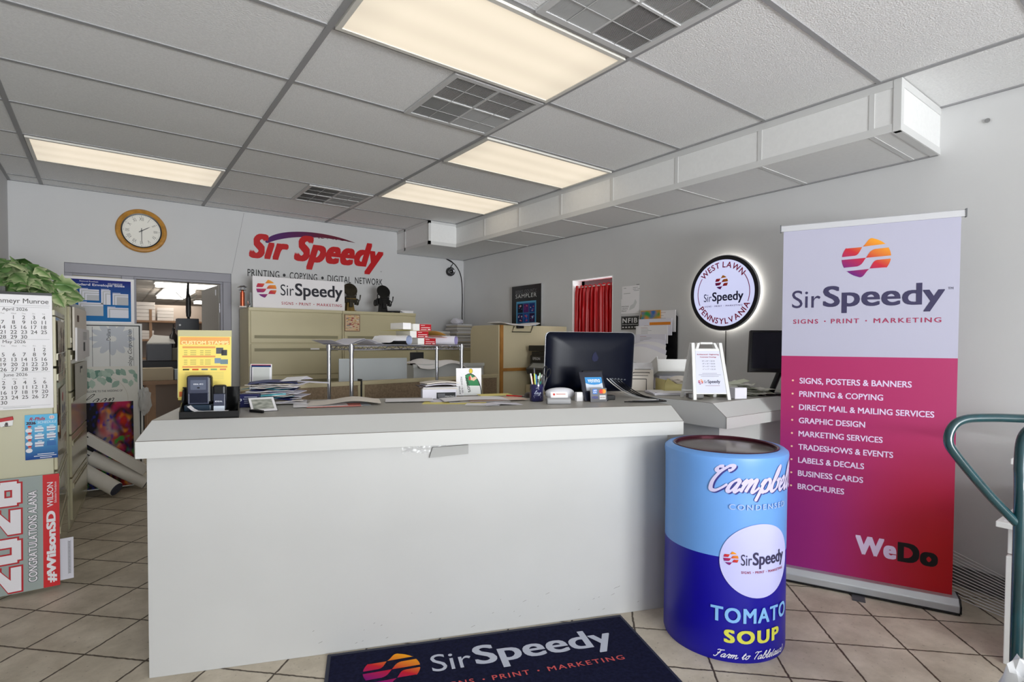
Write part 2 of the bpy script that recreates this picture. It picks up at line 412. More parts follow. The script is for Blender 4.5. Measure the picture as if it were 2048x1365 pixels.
def sheet(c, w, d, rz=0.0, curl=0.0, sag=0.0, th=0.0006, seed=0, wav=0.0, nu=10, nv=10, lift=None):
    """a loose sheet of paper, lower left at its middle, lightly curled"""
    mb = MB(); cs, sn = cos(rz), sin(rz)
    def P(u, v):
        x, y = (u-.5)*w, (v-.5)*d
        z = curl*max(0, u-0.55)**2*4+sag*(4*(u-.5)**2)+wav*(1+sin(u*7+seed)*cos(v*5+seed*2))*0.5
        if lift: z += lift(u, v)
        return (c[0]+x*cs-y*sn, c[1]+x*sn+y*cs, c[2]+z)
    mb.grid(P, nu, nv)
    n = len(mb.v); top = [p+V((0, 0, th)) for p in mb.v]; F = list(mb.f)
    mb.v += top; mb.c = []
    mb.f = [q[::-1] for q in F]+[[i+n for i in q] for q in F]
    edge = [i for i in range(nu)]+[nu+j*(nu+1) for j in range(nv)]+[nv*(nu+1)+i for i in range(nu, 0, -1)]+[j*(nu+1) for j in range(nv, 0, -1)]
    for a, b in zip(edge, edge[1:]+edge[:1]): mb.f.append([a, b, b+n, a+n])
    mb.c = [None]*len(mb.f); return mb
INK = ink(); INKG = ink('coated_print', 0.55, spec=0.2)

# ================================================================ the room
XL, XR, YB, YF, ZC = -0.672, 3.875, 6.28, -3.8, 2.742
m_wall = mat('wall_paint', (205, 205, 206), 0.7, var=0.03, vscale=1.2, bump=0.04, bscale=180)
m_wallr = mat('wall_paint_grey', (216, 216, 216), 0.7, var=0.04, vscale=1.3, bump=0.05, bscale=150)
m_tile = mat('ceiling_tile', (240, 240, 240), 0.85, var=0.05, vscale=90, bump=0.35, bscale=140)
m_tbar = mat('ceiling_bar', (158, 158, 160), 0.5)
m_soff = mat('soffit_board', (232, 232, 231), 0.55, var=0.02, vscale=40, bump=0.08, bscale=160)
m_strip = mat('soffit_strip', (212, 212, 211), 0.45)
m_white = mat('white_paint', (238, 238, 236), 0.5)
m_black = mat('black_plastic', (22, 22, 24), 0.35)
m_paper = mat('paper', (243, 241, 243), 0.8)
m_paper2 = mat('paper_cool', (232, 230, 240), 0.8)
m_paper3 = mat('paper_warm', (238, 230, 220), 0.8)
m_yel = mat('yellow_paper', (240, 226, 140), 0.8)
m_pink = mat('pink_paper', (232, 150, 140), 0.8)
m_chrome = mat('chrome', (205, 207, 215), 0.14, 1.0)
m_beige = mat('beige_enamel', (206, 196, 160), 0.4, var=0.03, vscale=3)
m_steel = mat('brushed_steel', (150, 150, 155), 0.35, 0.9)

struct('floor', MB().bx(XL-.3, XR+.3, YF-.2, 15.2, -.06, 0), tile_floor())
struct('ceiling', MB().bx(XL-.1, XR+.1, YF-.1, YB+.05, ZC, ZC+.05), m_tile)
struct('wall_left', MB().bx(XL-.1, XL, YF, YB, 0, ZC), m_wall)
struct('wall_right', (lambda b: (b.bx(XR, XR+.25, YF, 3.575, 0, ZC), b.bx(XR, XR+.25, 4.135, YB+.2, 0, ZC), b.bx(XR, XR+.25, 3.575, 4.135, 0, .9), b.bx(XR, XR+.25, 3.575, 4.135, 2.02, ZC), b)[-1])(MB()), m_wallr)
# back wall with the doorway to the print room
struct('wall_back', (lambda b: (b.bx(XL-.1, -.307, YB, YB+.14, 0, ZC), b.bx(1.04, XR, YB, YB+.14, 0, ZC), b.bx(-.307, 1.04, YB, YB+.14, 2.074, ZC), b)[-1])(MB()), m_wall)
# front wall behind the camera: two big shop windows
fw = MB(); fw.bx(XL-.1, XR+.1, YF-.1, YF, 0, .28); fw.bx(XL-.1, XR+.1, YF-.1, YF, 2.56, ZC)
for a, b in ((XL-.1, -.42), (.93, 1.02), (2.28, XR+.1)): fw.bx(a, b, YF-.1, YF, .28, 2.56)
struct('wall_front', fw, m_wall)
for i, (a, b) in enumerate(((-.42, .93), (1.02, 2.28))):
    wf = MB()
    wf.bx(a, b, YF-.06, YF-.02, .28, .33); wf.bx(a, b, YF-.06, YF-.02, 2.51, 2.56); wf.bx(a, a+.05, YF-.06, YF-.02, .33, 2.51); wf.bx(b-.05, b, YF-.06, YF-.02, .33, 2.51)
    struct('window_%d' % (i+2), wf, m_steel)
# thin joint in the back wall board, left of the painted sign
struct('trim_4', MB().prism([(1.163, YB-.001, ZC-.02), (1.167, YB-.001, ZC-.02), (1.047, YB-.001, 2.08), (1.043, YB-.001, 2.08)], (0, -.001, 0)), mat('wall_joint', (165, 165, 168), .7))

# ceiling T-bars
RX = [-.451, .784, 2.016, 3.25]; TY = [-1.31+.61*k for k in range(13)]
TY = [2.373+.6135*(k-6) for k in range(13)]
TYX = [2.373+.6135*(k-6) for k in range(-4, 0)]
tb = MB()
for x in RX: tb.bx(x-.0135, x+.0135, YF, YB, ZC-.006, ZC+.002)
for y in TYX+TY: tb.bx(XL, XR, y-.0115, y+.0115, ZC-.0045, ZC+.002)
tb.bx(XL, XL+.022, YF, YB, ZC-.006, ZC); tb.bx(XR-.022, XR, YF, 1.06, ZC-.006, ZC); tb.bx(XL, XR, YB-.022, YB, ZC-.006, ZC)
struct('trim_1', tb, m_tbar)

# soffit along the right wall, wider at its far end
SX, SY0, SZ = 3.262, 1.055, 2.475
so = MB(); so.bx(SX, XR, SY0, 5.45, SZ, ZC-.004); so.bx(2.905, XR, 5.45, YB, SZ, ZC-.004)
struct('wall_soffit', so, m_soff)
st = MB()
st.bx(SX-.004, SX, SY0, 5.45, SZ-.003, SZ+.038); st.bx(SX-.004, SX, SY0, 5.45, ZC-.045, ZC-.004)
for y in [SY0+.13+.6135*k for k in range(8)]:
    if y > 5.4: continue
    st.bx(SX-.003, SX, y-.013, y+.013, SZ+.03, ZC-.03)
    st.bx(SX, XR, y-.013, y+.013, SZ-.003, SZ)
st.bx(SX-.006, SX+.03, SY0-.005, SY0+.03, SZ-.004, ZC-.004)
st.bx(SX, XR, SY0-.004, SY0, SZ-.003, SZ+.036); st.bx(SX, XR, SY0-.004, SY0, ZC-.045, ZC-.004)
st.bx(SX, XR, SY0, SY0+.04, SZ-.004, SZ)
st.bx(2.901, SX, 5.446, 5.45, SZ-.003, SZ+.036); st.bx(2.901, SX, 5.446, 5.45, ZC-.03, ZC-.004)
st.bx(2.901, 2.905, 5.446, YB, SZ-.003, SZ+.036); st.bx(2.901, 2.905, 5.446, YB, ZC-.035, ZC-.004); st.bx(2.901, 2.905, 6.04, 6.07, SZ, ZC-.01)
st.bx(2.901, 2.93, 5.446, 5.47, SZ-.003, ZC-.004)
struct('trim_2', st, m_strip)
struct('trim_3', (lambda b: (b.bx(XR-.02, XR, 1.06, YB, SZ-.006, SZ), b.bx(2.905, XR, YB-.02, YB, SZ-.006, SZ), b)[-1])(MB()), m_tbar)
struct('baseboard_right', MB().bx(XR-.014, XR, YF, 4.1, 0, .115), mat('grey_marble_base', (118, 118, 118), .4, var=.35, vscale=9))
struct('baseboard_left', MB().bx(XL, XL+.012, YF, YB, 0, .1), mat('grey_marble_base'))

# two nails / plugs left in the right wall
for (y, z) in ((.843, 2.6),):
    single('wall_anchor', MB().lathe([(.012, 0), (.012, .004), (.005, .006), (.003, .012)], (XR-.012, y, z), 12, 'X'), mat('nail_metal', (150, 150, 150), .4, .5), 'tiny metal anchor left in the grey wall right of the soffit', 'anchor')

# ---------------------------------------------------------------- ceiling lights
m_diff = None
def diffuser():
    mt = bpy.data.materials.new('prismatic_diffuser'); mt.use_nodes = True; nt = mt.node_tree; b = nt.nodes['Principled BSDF']; L = nt.links.new
    b.inputs['Base Color'].default_value = (*lin((170, 166, 156)), 1); b.inputs['Roughness'].default_value = .35
    tc = nt.nodes.new('ShaderNodeTexCoord'); sp = nt.nodes.new('ShaderNodeSeparateXYZ'); L(tc.outputs['Object'], sp.inputs[0])
    # tubes behind the lens: brighter along three lines, dimmer at the ends
    mu = nt.nodes.new('ShaderNodeMath'); mu.operation = 'MULTIPLY'; mu.inputs[1].default_value = 2*pi/.19; L(sp.outputs[1], mu.inputs[0])
    cs = nt.nodes.new('ShaderNodeMath'); cs.operation = 'COSINE'; L(mu.outputs[0], cs.inputs[0])
    ab = nt.nodes.new('ShaderNodeMath'); ab.operation = 'ABSOLUTE'; L(sp.outputs[0], ab.inputs[0])
    mr = nt.nodes.new('ShaderNodeMapRange'); mr.inputs['From Min'].default_value = .4; mr.inputs['From Max'].default_value = .62; mr.inputs['To Min'].default_value = 1.0; mr.inputs['To Max'].default_value = .82; L(ab.outputs[0], mr.inputs['Value'])
    m2 = nt.nodes.new('ShaderNodeMath'); m2.operation = 'MULTIPLY_ADD'; m2.inputs[1].default_value = .05; L(cs.outputs[0], m2.inputs[0]); L(mr.outputs['Result'], m2.inputs[2])
    m3 = nt.nodes.new('ShaderNodeMath'); m3.operation = 'MULTIPLY'; m3.inputs[1].default_value = DIFF_E; L(m2.outputs[0], m3.inputs[0])
    b.inputs['Emission Color'].default_value = (1.0, .87, .68, 1); L(m3.outputs[0], b.inputs['Emission Strength'])
    return mt
m_diff = diffuser()
def ceil_light(x0, x1, y0, y1, label, proto=None):
    c = ((x0+x1)/2, (y0+y1)/2, ZC-.02); hx, hy = (x1-x0)/2-.018, (y1-y0)/2-.016
    if proto: return copy_tree(proto, c, None, label)
    t = thing('ceiling_light', label, 'ceiling light', c, 0, 'lit ceiling troffers')
    fm = MB()
    for a, b, cc, d in ((-hx, hx, -hy, -hy+.022), (-hx, hx, hy-.022, hy), (-hx, -hx+.022, -hy+.022, hy-.022), (hx-.022, hx, -hy+.022, hy-.022)): fm.bx(a, b, cc, d, .004, .02)
    obj('frame', fm, mat('light_frame', (225, 222, 214), .4), t, world=False)
    obj('diffuser', MB().bx(-hx+.02, hx-.02, -hy+.02, hy-.02, .008, .014), m_diff, t, world=False)
    return t
L1 = ceil_light(RX[1], RX[2], TY[5], TY[6], 'nearest lit ceiling light panel, largest, at the top centre')
ceil_light(RX[2], RX[3], TY[7], TY[8], 'lit ceiling light panel beside the soffit, nearer of two', L1)
ceil_light(RX[2], RX[3], TY[9], TY[10], 'lit ceiling light panel beside the soffit, farther of two', L1)
ceil_light(RX[0], RX[1], TY[10], TY[11], 'lit ceiling light panel at far left above the clock', L1)
ceil_light(RX[1], RX[2], TY[1], TY[2], 'lit ceiling light panel overhead behind the camera, nearer the counter', L1)  # extra panel out of view, added to brighten the floor
ceil_light(RX[1], RX[2], TYX[1], TYX[2], 'lit ceiling light panel overhead close to the shop windows', L1)  # second added panel out of view, also there for floor light

# ---------------------------------------------------------------- ceiling vents (louvred 2 x 2 ft grilles)
def vent(name, x0, x1, y0, y1, label, dirs, dmat):
    c = ((x0+x1)/2, (y0+y1)/2, ZC-.013); hx, hy = (x1-x0)/2-.014, (y1-y0)/2-.012
    t = thing(name, label, 'air vent', c, 0, 'ceiling air vents')
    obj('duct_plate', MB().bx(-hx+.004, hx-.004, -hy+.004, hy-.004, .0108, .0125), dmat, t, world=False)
    fm = MB()
    for a, b, cc, d in ((-hx, hx, -hy, -hy+.03), (-hx, hx, hy-.03, hy), (-hx, -hx+.03, -hy+.03, hy-.03), (hx-.03, hx, -hy+.03, hy-.03)): fm.bx(a, b, cc, d, .0, .0105)
    fm.bx(-.006, .006, -hy+.03, hy-.03, .0005, .0103); fm.bx(-hx+.03, -.006, -.006, .006, .0005, .0103); fm.bx(.006, hx-.03, -.006, .006, .0005, .0103)
    for s in (-1, 1):
        fm.bx(s*hx/2-.002, s*hx/2+.002, -hy+.03, hy-.03, .0009, .0022); fm.bx(-hx+.03, hx-.03, s*hy/2-.002, s*hy/2+.002, .0013, .0026)
    obj('frame', fm, mat('vent_frame', (205, 205, 205), .45), t, world=False)
    qs = [(-hx+.03, -.006, -hy+.03, -.006), (.006, hx-.03, -hy+.03, -.006), (-hx+.03, -.006, .006, hy-.03), (.006, hx-.03, .006, hy-.03)]
    for (a, b, cc, d), (ax, tilt) in zip(qs, dirs):
        g = MB(); n = 34
        for k in range(n):
            if ax == 'x':
                p = a+(b-a)*(k+.5)/n; g.box((p, (cc+d)/2, .006), (.0012, d-cc, .0075), ry=R(tilt))
            else:
                p = cc+(d-cc)*(k+.5)/n; g.box(((a+b)/2, p, .005), (b-a, .0012, .0075), rx=R(tilt))
        obj('louvre', g, mat('vent_blade', (200, 200, 200), .5), t, world=False)
    return t
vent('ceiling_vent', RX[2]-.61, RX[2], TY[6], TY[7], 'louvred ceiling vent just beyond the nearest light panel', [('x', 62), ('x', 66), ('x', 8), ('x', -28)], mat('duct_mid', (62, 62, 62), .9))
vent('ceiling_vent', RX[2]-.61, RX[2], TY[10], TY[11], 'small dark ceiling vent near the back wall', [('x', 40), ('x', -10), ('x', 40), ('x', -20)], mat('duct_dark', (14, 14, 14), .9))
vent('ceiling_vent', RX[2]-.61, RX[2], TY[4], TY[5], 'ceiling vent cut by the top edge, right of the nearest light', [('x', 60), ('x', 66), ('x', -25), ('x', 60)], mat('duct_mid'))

# ---------------------------------------------------------------- doorway and print room beyond
m_frame = mat('door_frame_grey', (150, 149, 158), .45)
df = MB()
y0, y1 = YB+.015, YB+.11
df.bx(-.307, 1.04, y0, y1, 1.985, 2.074); df.bx(-.307, 1.04, y0+.02, y1, 1.965, 1.99)
df.bx(.965, 1.04, y0, y1, 0, 1.985); df.bx(.945, .97, y0+.03, y1, 0, 1.985)
df.bx(.11, .205, y0, y1, 0, 1.985); df.bx(-.307, -.25, y0, y1, 0, 1.985); df.bx(.195, .225, y0+.03, y1, 0, 1.985)
struct('door_1', df, m_frame, bevel=.004)
struct('window_5', MB().bx(-.25, .11, YB+.05, YB+.07, 0, 1.985), mat('sidelight_panel', (196, 188, 165), .5))
# open door leaf, swung into the print room
dl = thing('door_leaf', 'grey steel door standing open into the print room', 'door', (.94, YB+.13, 0))
obj('panel', MB().prism([(.938, YB+.12, .01), (.885, 7.24, .01), (.925, 7.245, .01), (.978, YB+.12, .01)], (0, 0, 1.95)), mat('door_paint', (176, 172, 166), .5), dl)
obj('hinge', MB().box((.95, YB+.105, 1.72), (.02, .04, .1)), m_steel, dl)
obj('hinge', MB().box((.95, YB+.105, .3), (.02, .04, .1)), m_steel, dl)
obj('bumper_plate', MB().prism([(.931, 6.52, 1.86), (.9295, 6.56, 1.86), (.9295, 6.56, 1.92), (.931, 6.52, 1.92)], (-.004, 0, 0)), m_steel, dl)
# print room shell
PZ, PY = 2.25, 14.9
m_bwall = mat('print_room_wall', (176, 165, 156), .8)
struct('wall_print_room_back', MB().bx(-1.6, 4.0, PY, PY+.1, 0, PZ), m_bwall)
struct('wall_print_room_left', MB().bx(-1.7, -1.6, YB+.14, PY, 0, PZ), m_bwall)
struct('wall_print_room_right', MB().bx(4.0, 4.1, YB+.2, PY, 0, PZ), m_bwall)
struct('ceiling_print_room', MB().bx(-1.7, 4.1, YB+.14, PY+.1, PZ, PZ+.05), mat('print_room_ceiling', (205, 200, 194), .85))
tb = MB()
for k in range(8): tb.bx(-1.6, 4.0, 7.2+k*1.22-.015, 7.2+k*1.22+.015, PZ-.006, PZ)
for k in range(8): tb.bx(-1.2+k*.61-.012, -1.2+k*.61+.012, YB+.14, PY, PZ-.005, PZ)
struct('trim_5', tb, mat('print_room_bar', (170, 165, 160), .6))
m_tubeL = mat('fluorescent_lens', (255, 250, 240), .4, emit=BACK_E)
def fl(x0, x1, y0, y1, label):
    t = thing('fluorescent_fixture', label, 'ceiling light', ((x0+x1)/2, (y0+y1)/2, PZ), 0, 'print room fluorescent fixtures')
    obj('housing', MB().bx(x0, x1, y0, y1, PZ-.03, PZ-.006), m_white, t); obj('lens', MB().bx(x0+.02, x1-.02, y0+.02, y1-.02, PZ-.075, PZ-.03), m_tubeL, t)
fl(.56, 1.95, 9.35, 9.75, 'bright fluorescent fixture seen through the doorway, nearest')
fl(.74, 1.2, 10.4, 12.4, 'bright fluorescent fixture running away behind the nearest one')
fl(1.5, 2.7, 13.2, 13.7, 'farthest bright fluorescent fixture beside the open door')
fl(-1.3, .2, 8.2, 8.6, 'fluorescent fixture hidden left of the print room doorway')
# wall shelves in the print room
m_wood = mat('brown_shelf_wood', (150, 118, 92), .6, var=.15, vscale=6)
sh = thing('shelving_unit', 'tall wooden shelving unit against the far print room wall', 'shelving', (.9, 11.1, 0))
for x in (.3, .585, 1.4, 2.2): obj('upright', MB().bx(x-.02, x+.02, 11.0, 11.05, 0, 1.9), m_wood, sh)
for z in (.45, 1.05, 1.36, 1.68): obj('shelf', MB().bx(.3, 2.2, 10.98, 11.35, z, z+.03), m_wood, sh)
obj('back_panel', MB().bx(.3, 2.2, 11.35, 11.37, 0, 2.0), m_bwall, sh)
m_box = mat('carton_white', (222, 214, 208), .7)
def pile(x, y, z, w, d, h, n, label, group):
    p = None
    for k in range(n):
        mb = MB().bx(-w/2, w/2, -d/2, d/2, 0, h*.94)
        lb = '%s, %s from the bottom' % (label, ('lowest', 'second', 'third', 'fourth', 'fifth')[k]) if n > 1 else label
        o = tag(obj('paper_carton', mb, m_box, bevel=.003), lb, 'box', group); o.location = (x, y, z+k*h)
pile(.51, 11.13, 1.712, .28, .25, .062, 5, 'white carton in the leftmost stack on the upper shelf', 'cartons on the print room shelf')
pile(.8, 11.13, 1.712, .24, .25, .055, 4, 'white carton stacked right of the shelf post', 'cartons on the print room shelf')
pile(1.06, 11.13, 1.712, .26, .25, .04, 1, 'low white carton right of the carton stacks on the print room shelf', 'cartons on the print room shelf')
pile(.52, 11.13, 1.392, .22, .25, .05, 3, 'white carton on the middle print room shelf at left', 'cartons on the print room shelf')
# work table with clutter
tt = thing('work_table', 'brown wooden work table beyond the doorway', 'table', (.7, 8.1, 0))
obj('tabletop', MB().bx(.2, 1.6, 7.9, 8.6, .83, .875), m_wood, tt)
for x, y in ((.42, 7.95), (1.5, 7.95), (.42, 8.5), (1.5, 8.5)): obj('leg', MB().bx(x-.045, x+.045, y-.04, y+.04, 0, .83), m_wood, tt)
obj('lower_shelf', MB().bx(.42, 1.5, 7.95, 8.55, .28, .32), m_wood, tt)
obj('back_board', MB().bx(.46, 1.5, 8.42, 8.46, .32, .8), mat('brown_board', (140, 124, 112), .8), tt)
single('carton', MB().bx(.27, .66, 8.0, 8.22, .876, 1.03), mat('tan_carton', (188, 172, 144), .7), 'open tan carton with printed front on the print room table', 'box', bevel=.004)
single('plastic_tub', MB().bx(.67, .86, 8.0, 8.2, .876, 1.01), mat('grey_tub', (150, 158, 160), .35), 'small grey plastic tub right of the tan carton on the table', 'tub', bevel=.008)
g = thing('press_machine', 'grey box shaped print machine behind the work table', 'machine', (.55, 8.9, 0))
m_mgrey = mat('machine_grey', (82, 84, 90), .5)
obj('body', MB().bx(.36, .95, 8.7, 9.2, 0, 1.1), mat('machine_dark', (42, 43, 47), .5), g, bevel=.01)
obj('hopper', MB().bx(.42, .70, 8.66, 9.0, 1.1, 1.325), m_mgrey, g, bevel=.006)
obj('feed_tray', MB().prism([(.42, 8.7, 1.33), (.74, 8.7, 1.33), (.72, 8.9, 1.42), (.5, 8.95, 1.44)], (0, 0, .012)), mat('machine_light', (190, 188, 182), .5), g)
obj('side_unit', MB().bx(.7, .95, 8.68, 9.0, 1.1, 1.27), mat('machine_olive', (110, 106, 92), .6), g, bevel=.005)
single('document_case', MB().bx(.24, .34, 8.66, 8.9, 0, 1.3), mat('dark_blue_case', (60, 58, 90), .5), 'dark blue case standing left of the grey print machine', 'case', bevel=.004)
single('spray_bottle', MB().lathe([(.045, 0), (.05, .05), (.05, .17), (.02, .21), (.018, .27), (.008, .28), (.008, .33)], (.735, 8.85, 1.272), 14), mat('dark_bottle', (45, 42, 42), .3), 'dark pump bottle on top of the grey print machine', 'bottle', smooth=True)
hd = thing('hanging_control_box', 'dark control box on a pole under the print room ceiling', 'control box', (.83, 8.0, 1.5))
obj('box', MB().bx(.705, .94, 7.95, 8.2, 1.5, 1.655), m_mgrey, hd, bevel=.004)
obj('pole', MB().tube([(.835, 8.05, 1.655), (.825, 8.05, 1.9), (.84, 8.05, 2.25)], [.016, .02, .008], 8), m_black, hd)
obj('motor', MB().lathe([(.025, 1.68), (.03, 1.74), (.028, 1.93), (.012, 1.98)], (.835, 8.05, 0), 10), m_black, hd)
obj('cable', MB().tube(catmull([(.70, 8.05, 1.99), (.75, 8.05, 1.93), (.82, 8.05, 1.9), (.9, 8.05, 1.93), (.93, 8.05, 1.97)], 6), .005, 6), mat('cable_white', (220, 218, 214), .5), hd)
obj('knob', MB().lathe([(.0, 0), (.012, 0), (.012, .012), (.0, .012)], (.73, 7.95, 1.57), 10, 'Y'), mat('knob_light', (220, 220, 220), .4), hd)
for k, (x, y, z, w_) in enumerate(((.84, 8.1, .66, .2), (.86, 8.1, .52, .2))):
    single('paper_roll', MB().tube([(x, y-.15, z), (x, y+.3, z)], .035, 12), m_paper, ('upper', 'lower')[k]+' white paper roll poking out beside the work table', 'paper roll', 'rolls beside the work table')

# ---------------------------------------------------------------- window with the red curtain
wn = MB()
wn.bx(XR+.13, XR+.17, 3.575, 4.135, 1.95, 2.02); wn.bx(XR+.13, XR+.17, 3.575, 4.135, .9, .95); wn.bx(XR+.13, XR+.17, 3.575, 3.62, .9, 2.02); wn.bx(XR+.13, XR+.17, 4.09, 4.135, .9, 2.02)
struct('window_1', wn, mat('window_frame_dark', (110, 112, 116), .4))
struct('trim_6', (lambda b: (b.bx(XR-.003, XR+.2, 3.574, 3.58, .9, 2.014), b.bx(XR-.003, XR+.2, 4.13, 4.136, .9, 2.014), b.bx(XR-.003, XR+.2, 3.574, 4.136, 2.014, 2.021), b)[-1])(MB()), m_white)
area('daylight_side', (XR+.5, 3.86, 1.6), (0, R(90), 0), .9, .55, 9, (0.96, 0.98, 1.0))
ct = thing('curtain', 'red gathered curtain hanging in the small side window', 'curtain', (XR+.03, 3.855, .95))
def cur(u, v):
    y = 3.584+.542*u; z = .96+(1.955-.96)*v
    a = 1.0 if v < .93 else .6
    ph = u*2*pi*9+1.2*sin(u*9)+.5*sin(v*3+u*5)
    return (XR+.032+a*(.017*sin(ph)+.009*sin(ph*2.3+1)), y, z+.008*sin(u*55)*(v > .97))
obj('drape', MB().grid(cur, 170, 26), mat('red_curtain_cloth', (196, 12, 20), .38, var=.12, vscale=5, spec=.5), ct, smooth=True, solid=.002)
obj('curtain_rod', MB().tube([(XR+.032, 3.5805, 1.94), (XR+.032, 4.1295, 1.94)], .005, 8), m_white, ct)

# ================================================================ front counter
CA = V((.12, 2.617, 0)); CAN = R(-21.61); CU = V((cos(CAN), sin(CAN), 0)); CN = V((-sin(CAN), cos(CAN), 0))
ZT = 1.047
def C(u, n, z=ZT): return CA+CU*u+CN*n+V((0, 0, z))
m_lam = mat('white_laminate', (201, 201, 199), .45, var=.02, vscale=1.5)
m_lamt = mat('grey_laminate_top', (178, 175, 168), .4, var=.03, vscale=30)
m_edge = mat('laminate_seam', (110, 102, 92), .6)
def profile(uvs, n0, z0): pass
ctr = thing('front_counter', 'long white reception counter with grey top filling the foreground', 'counter', C(1.2, .3, 0), CAN)
def ext(pts, u0, u1, ins=0.0):
    mb = MB(); a = [C(u0, n, z) for n, z in pts]; mb.prism(a, CU*(u1-u0)); return mb
body = MB()
body.prism([C(0, 0, 0), C(2.361, 0, 0), C(2.361, .68, 0), C(0, .68, 0)], (0, 0, .912))
obj('body', body, mat('counter_body_white', (197, 197, 196), .5, var=.025, vscale=2.2), ctr, bevel=.002)
uL, uR = -.02, 2.418
tp = MB()  # top with chamfered front and ends
lo = [C(uL, -.055, .98), C(uR, -.055, .98), C(uR+.03, .75, .98), C(uL-.03, .75, .98)]
bt = [p-V((0, 0, .068)) for p in lo]
hi = [C(uL+.02, .062, ZT), C(uR-.0, .062, ZT), C(uR+.03, .75, ZT), C(uL-.03, .75, ZT)]
vs = bt+lo+hi
obj('ledge', MB().add(vs, [(3, 2, 1, 0), (0, 1, 5, 4), (1, 2, 6, 5), (2, 3, 7, 6), (3, 0, 4, 7), (4, 5, 9, 8), (5, 6, 10, 9), (6, 7, 11, 10), (7, 4, 8, 11), (8, 9, 10, 11)]), m_lam, ctr)
obj('counter_top', MB().add([hi[0]+V((0,0,.0005)), hi[1]+V((0,0,.0005)), hi[2]+V((0,0,.0005)), hi[3]+V((0,0,.0005))], [(0, 1, 2, 3)]), m_lamt, ctr)
sm = MB()
sm.tube([lo[0]+V((0, 0, .0003)), lo[1]+V((0, 0, .0003))], .0012, 6); sm.tube([hi[0], hi[1]], .001, 6); sm.tube([lo[1], hi[1]], .001, 6); sm.tube([lo[0], hi[0]], .001, 6)
obj('seam', sm, m_edge, ctr)
sc = MB(); rnd = random.Random(4)
cfr = Fr(C(0, 0, 0), CU, (0, 0, 1))
for k in range(26):
    a = rnd.uniform(.55, 2.2); b = rnd.uniform(.02, .16) ; l_ = rnd.uniform(.004, .02)
    poly(sc, cfr, [(a, b), (a+l_, b+l_*.35), (a+l_*1.1, b+l_*.35+.0025), (a+.002, b+.002)], .0008)
obj('scuff_mark', sc, mat('scuff', (120, 116, 112), .7), ctr)
# clear tape and foam patch under the ledge
tpe = MB()
def tw(u, v): return cfr(1.012+.20*u, .872+.038*v+.004*sin(u*9), .003+.006*noise.noise(V((u*14, v*6, 1))))
tpe.grid(tw, 30, 8)
tz = thing('tape_patch', 'crumpled clear tape and grey foam strip stuck under the counter ledge', 'tape', C(1.16, -.01, .85))
obj('clear_tape', tpe, mat('clear_tape', (235, 235, 235), .12, alpha=.45, spec=.8), tz, smooth=True)
obj('foam_strip', MB().prism([cfr(1.135, .848, 0.001), cfr(1.315, .858, .001), cfr(1.315, .9, .001), cfr(1.15, .895, .001)], cfr.n*.012), mat('grey_foam', (172, 172, 170), .8), tz)

# ================================================================ second counter to the right
c2 = thing('side_counter', 'shorter white side counter between soup drum and grey wall', 'counter', (3.2, 2.2, 0))
Z2 = 1.04
def P2(y, z): return (2.72, y, z)
pr = [(1.665, .905), (1.665, .968), (1.755, Z2), (3.1, Z2), (3.1, .905)]
obj('ledge', MB().prism([V((2.72, y, z)) for y, z in pr], (XR-.01-2.72, 0, 0)), m_lam, c2)
obj('counter_top', MB().bx(2.722, XR-.012, 1.757, 3.098, Z2, Z2+.0006), m_lamt, c2)
obj('body', MB().bx(2.77, XR-.02, 1.74, 3.05, 0, .905), m_lam, c2)
obj('seam', MB().tube([(2.72, 1.665, .968), (2.72, 1.755, Z2), (2.72, 3.1, Z2)], .001, 6).tube([(2.72, 1.665, .968), (3.8, 1.665, .968)], .001, 6).tube([(2.72, 1.755, Z2), (3.8, 1.755, Z2)], .001, 6).tube([(2.719, 1.665, .906), (2.719, 1.665, .968)], .001, 6), m_edge, c2)

# ================================================================ soup-can drum
DC = V((2.346, 1.444, 0)); DR = .27
dr = thing('soup_can_drum', 'tall blue drum wrapped as a soup can in front of the banner', 'drum', DC)
def cyl(a, z, l=0.0): return (DC.x+(DR+l)*cos(R(a)), DC.y+(DR+l)*sin(R(a)), z)
zs = [0.0, .012, .05, .2, .45, .7, .84, .872, .886]
rs = [-.004, .0, .0, -.001, -.002, -.002, .0, .004, .002]
BLUE1, BLUE2 = lin((112, 168, 240)), lin((16, 6, 156))
mb = MB()
mb.lathe([(DR+a, z) for a, z in zip(rs, zs) if z <= .455]+[(DR-.002, .455)], DC, 96, col=BLUE2, caps=False)
mb.lathe([(DR-.002, .455)]+[(DR+a, z) for a, z in zip(rs, zs) if z > .455]+[(DR-.012, .897), (DR-.03, .9), (DR-.038, .895)], DC, 96, col=BLUE1, caps=False)
obj('wrap', mb, ink('satin_vinyl', .38, spec=.45), dr, smooth=True)
obj('rim', MB().lathe([(DR-.038, .893), (DR-.036, .900), (DR-.04, .902), (DR-.046, .897), (DR-.046, .885)], DC, 96, caps=False), mat('drum_rim_red', (84, 34, 48), .3, .5), dr, smooth=True)
obj('lid', MB().lathe([(DR-.045, .878), (DR-.045, .886), (DR-.06, .888), (DR-.075, .884), (.001, .884)], DC, 96), mat('drum_lid_brown', (92, 78, 74), .16, .3, spec=.6), dr, smooth=True)
lg = lambda x, z, l: cyl(x, z, l)         # x is an angle in degrees, counter-clockwise = to the right
K = 180/pi/DR
mapd = lambda x, y, l=0.0: V(cyl(245+x*K, y, l))   # x in metres along the wrap
class FrD:
    def __call__(s, x, y, l=0.0): return mapd(x, y, l)
fd = FrD()
mb = MB()
disc = [(0, .445)]; n = 64
vs = [mapd(0, .445, .002)]; rings = 6
for q in range(1, rings+1):
    for k in range(n): vs.append(mapd(.172*q/rings*cos(2*pi*k/n), .445+.16*q/rings*sin(2*pi*k/n), .002))
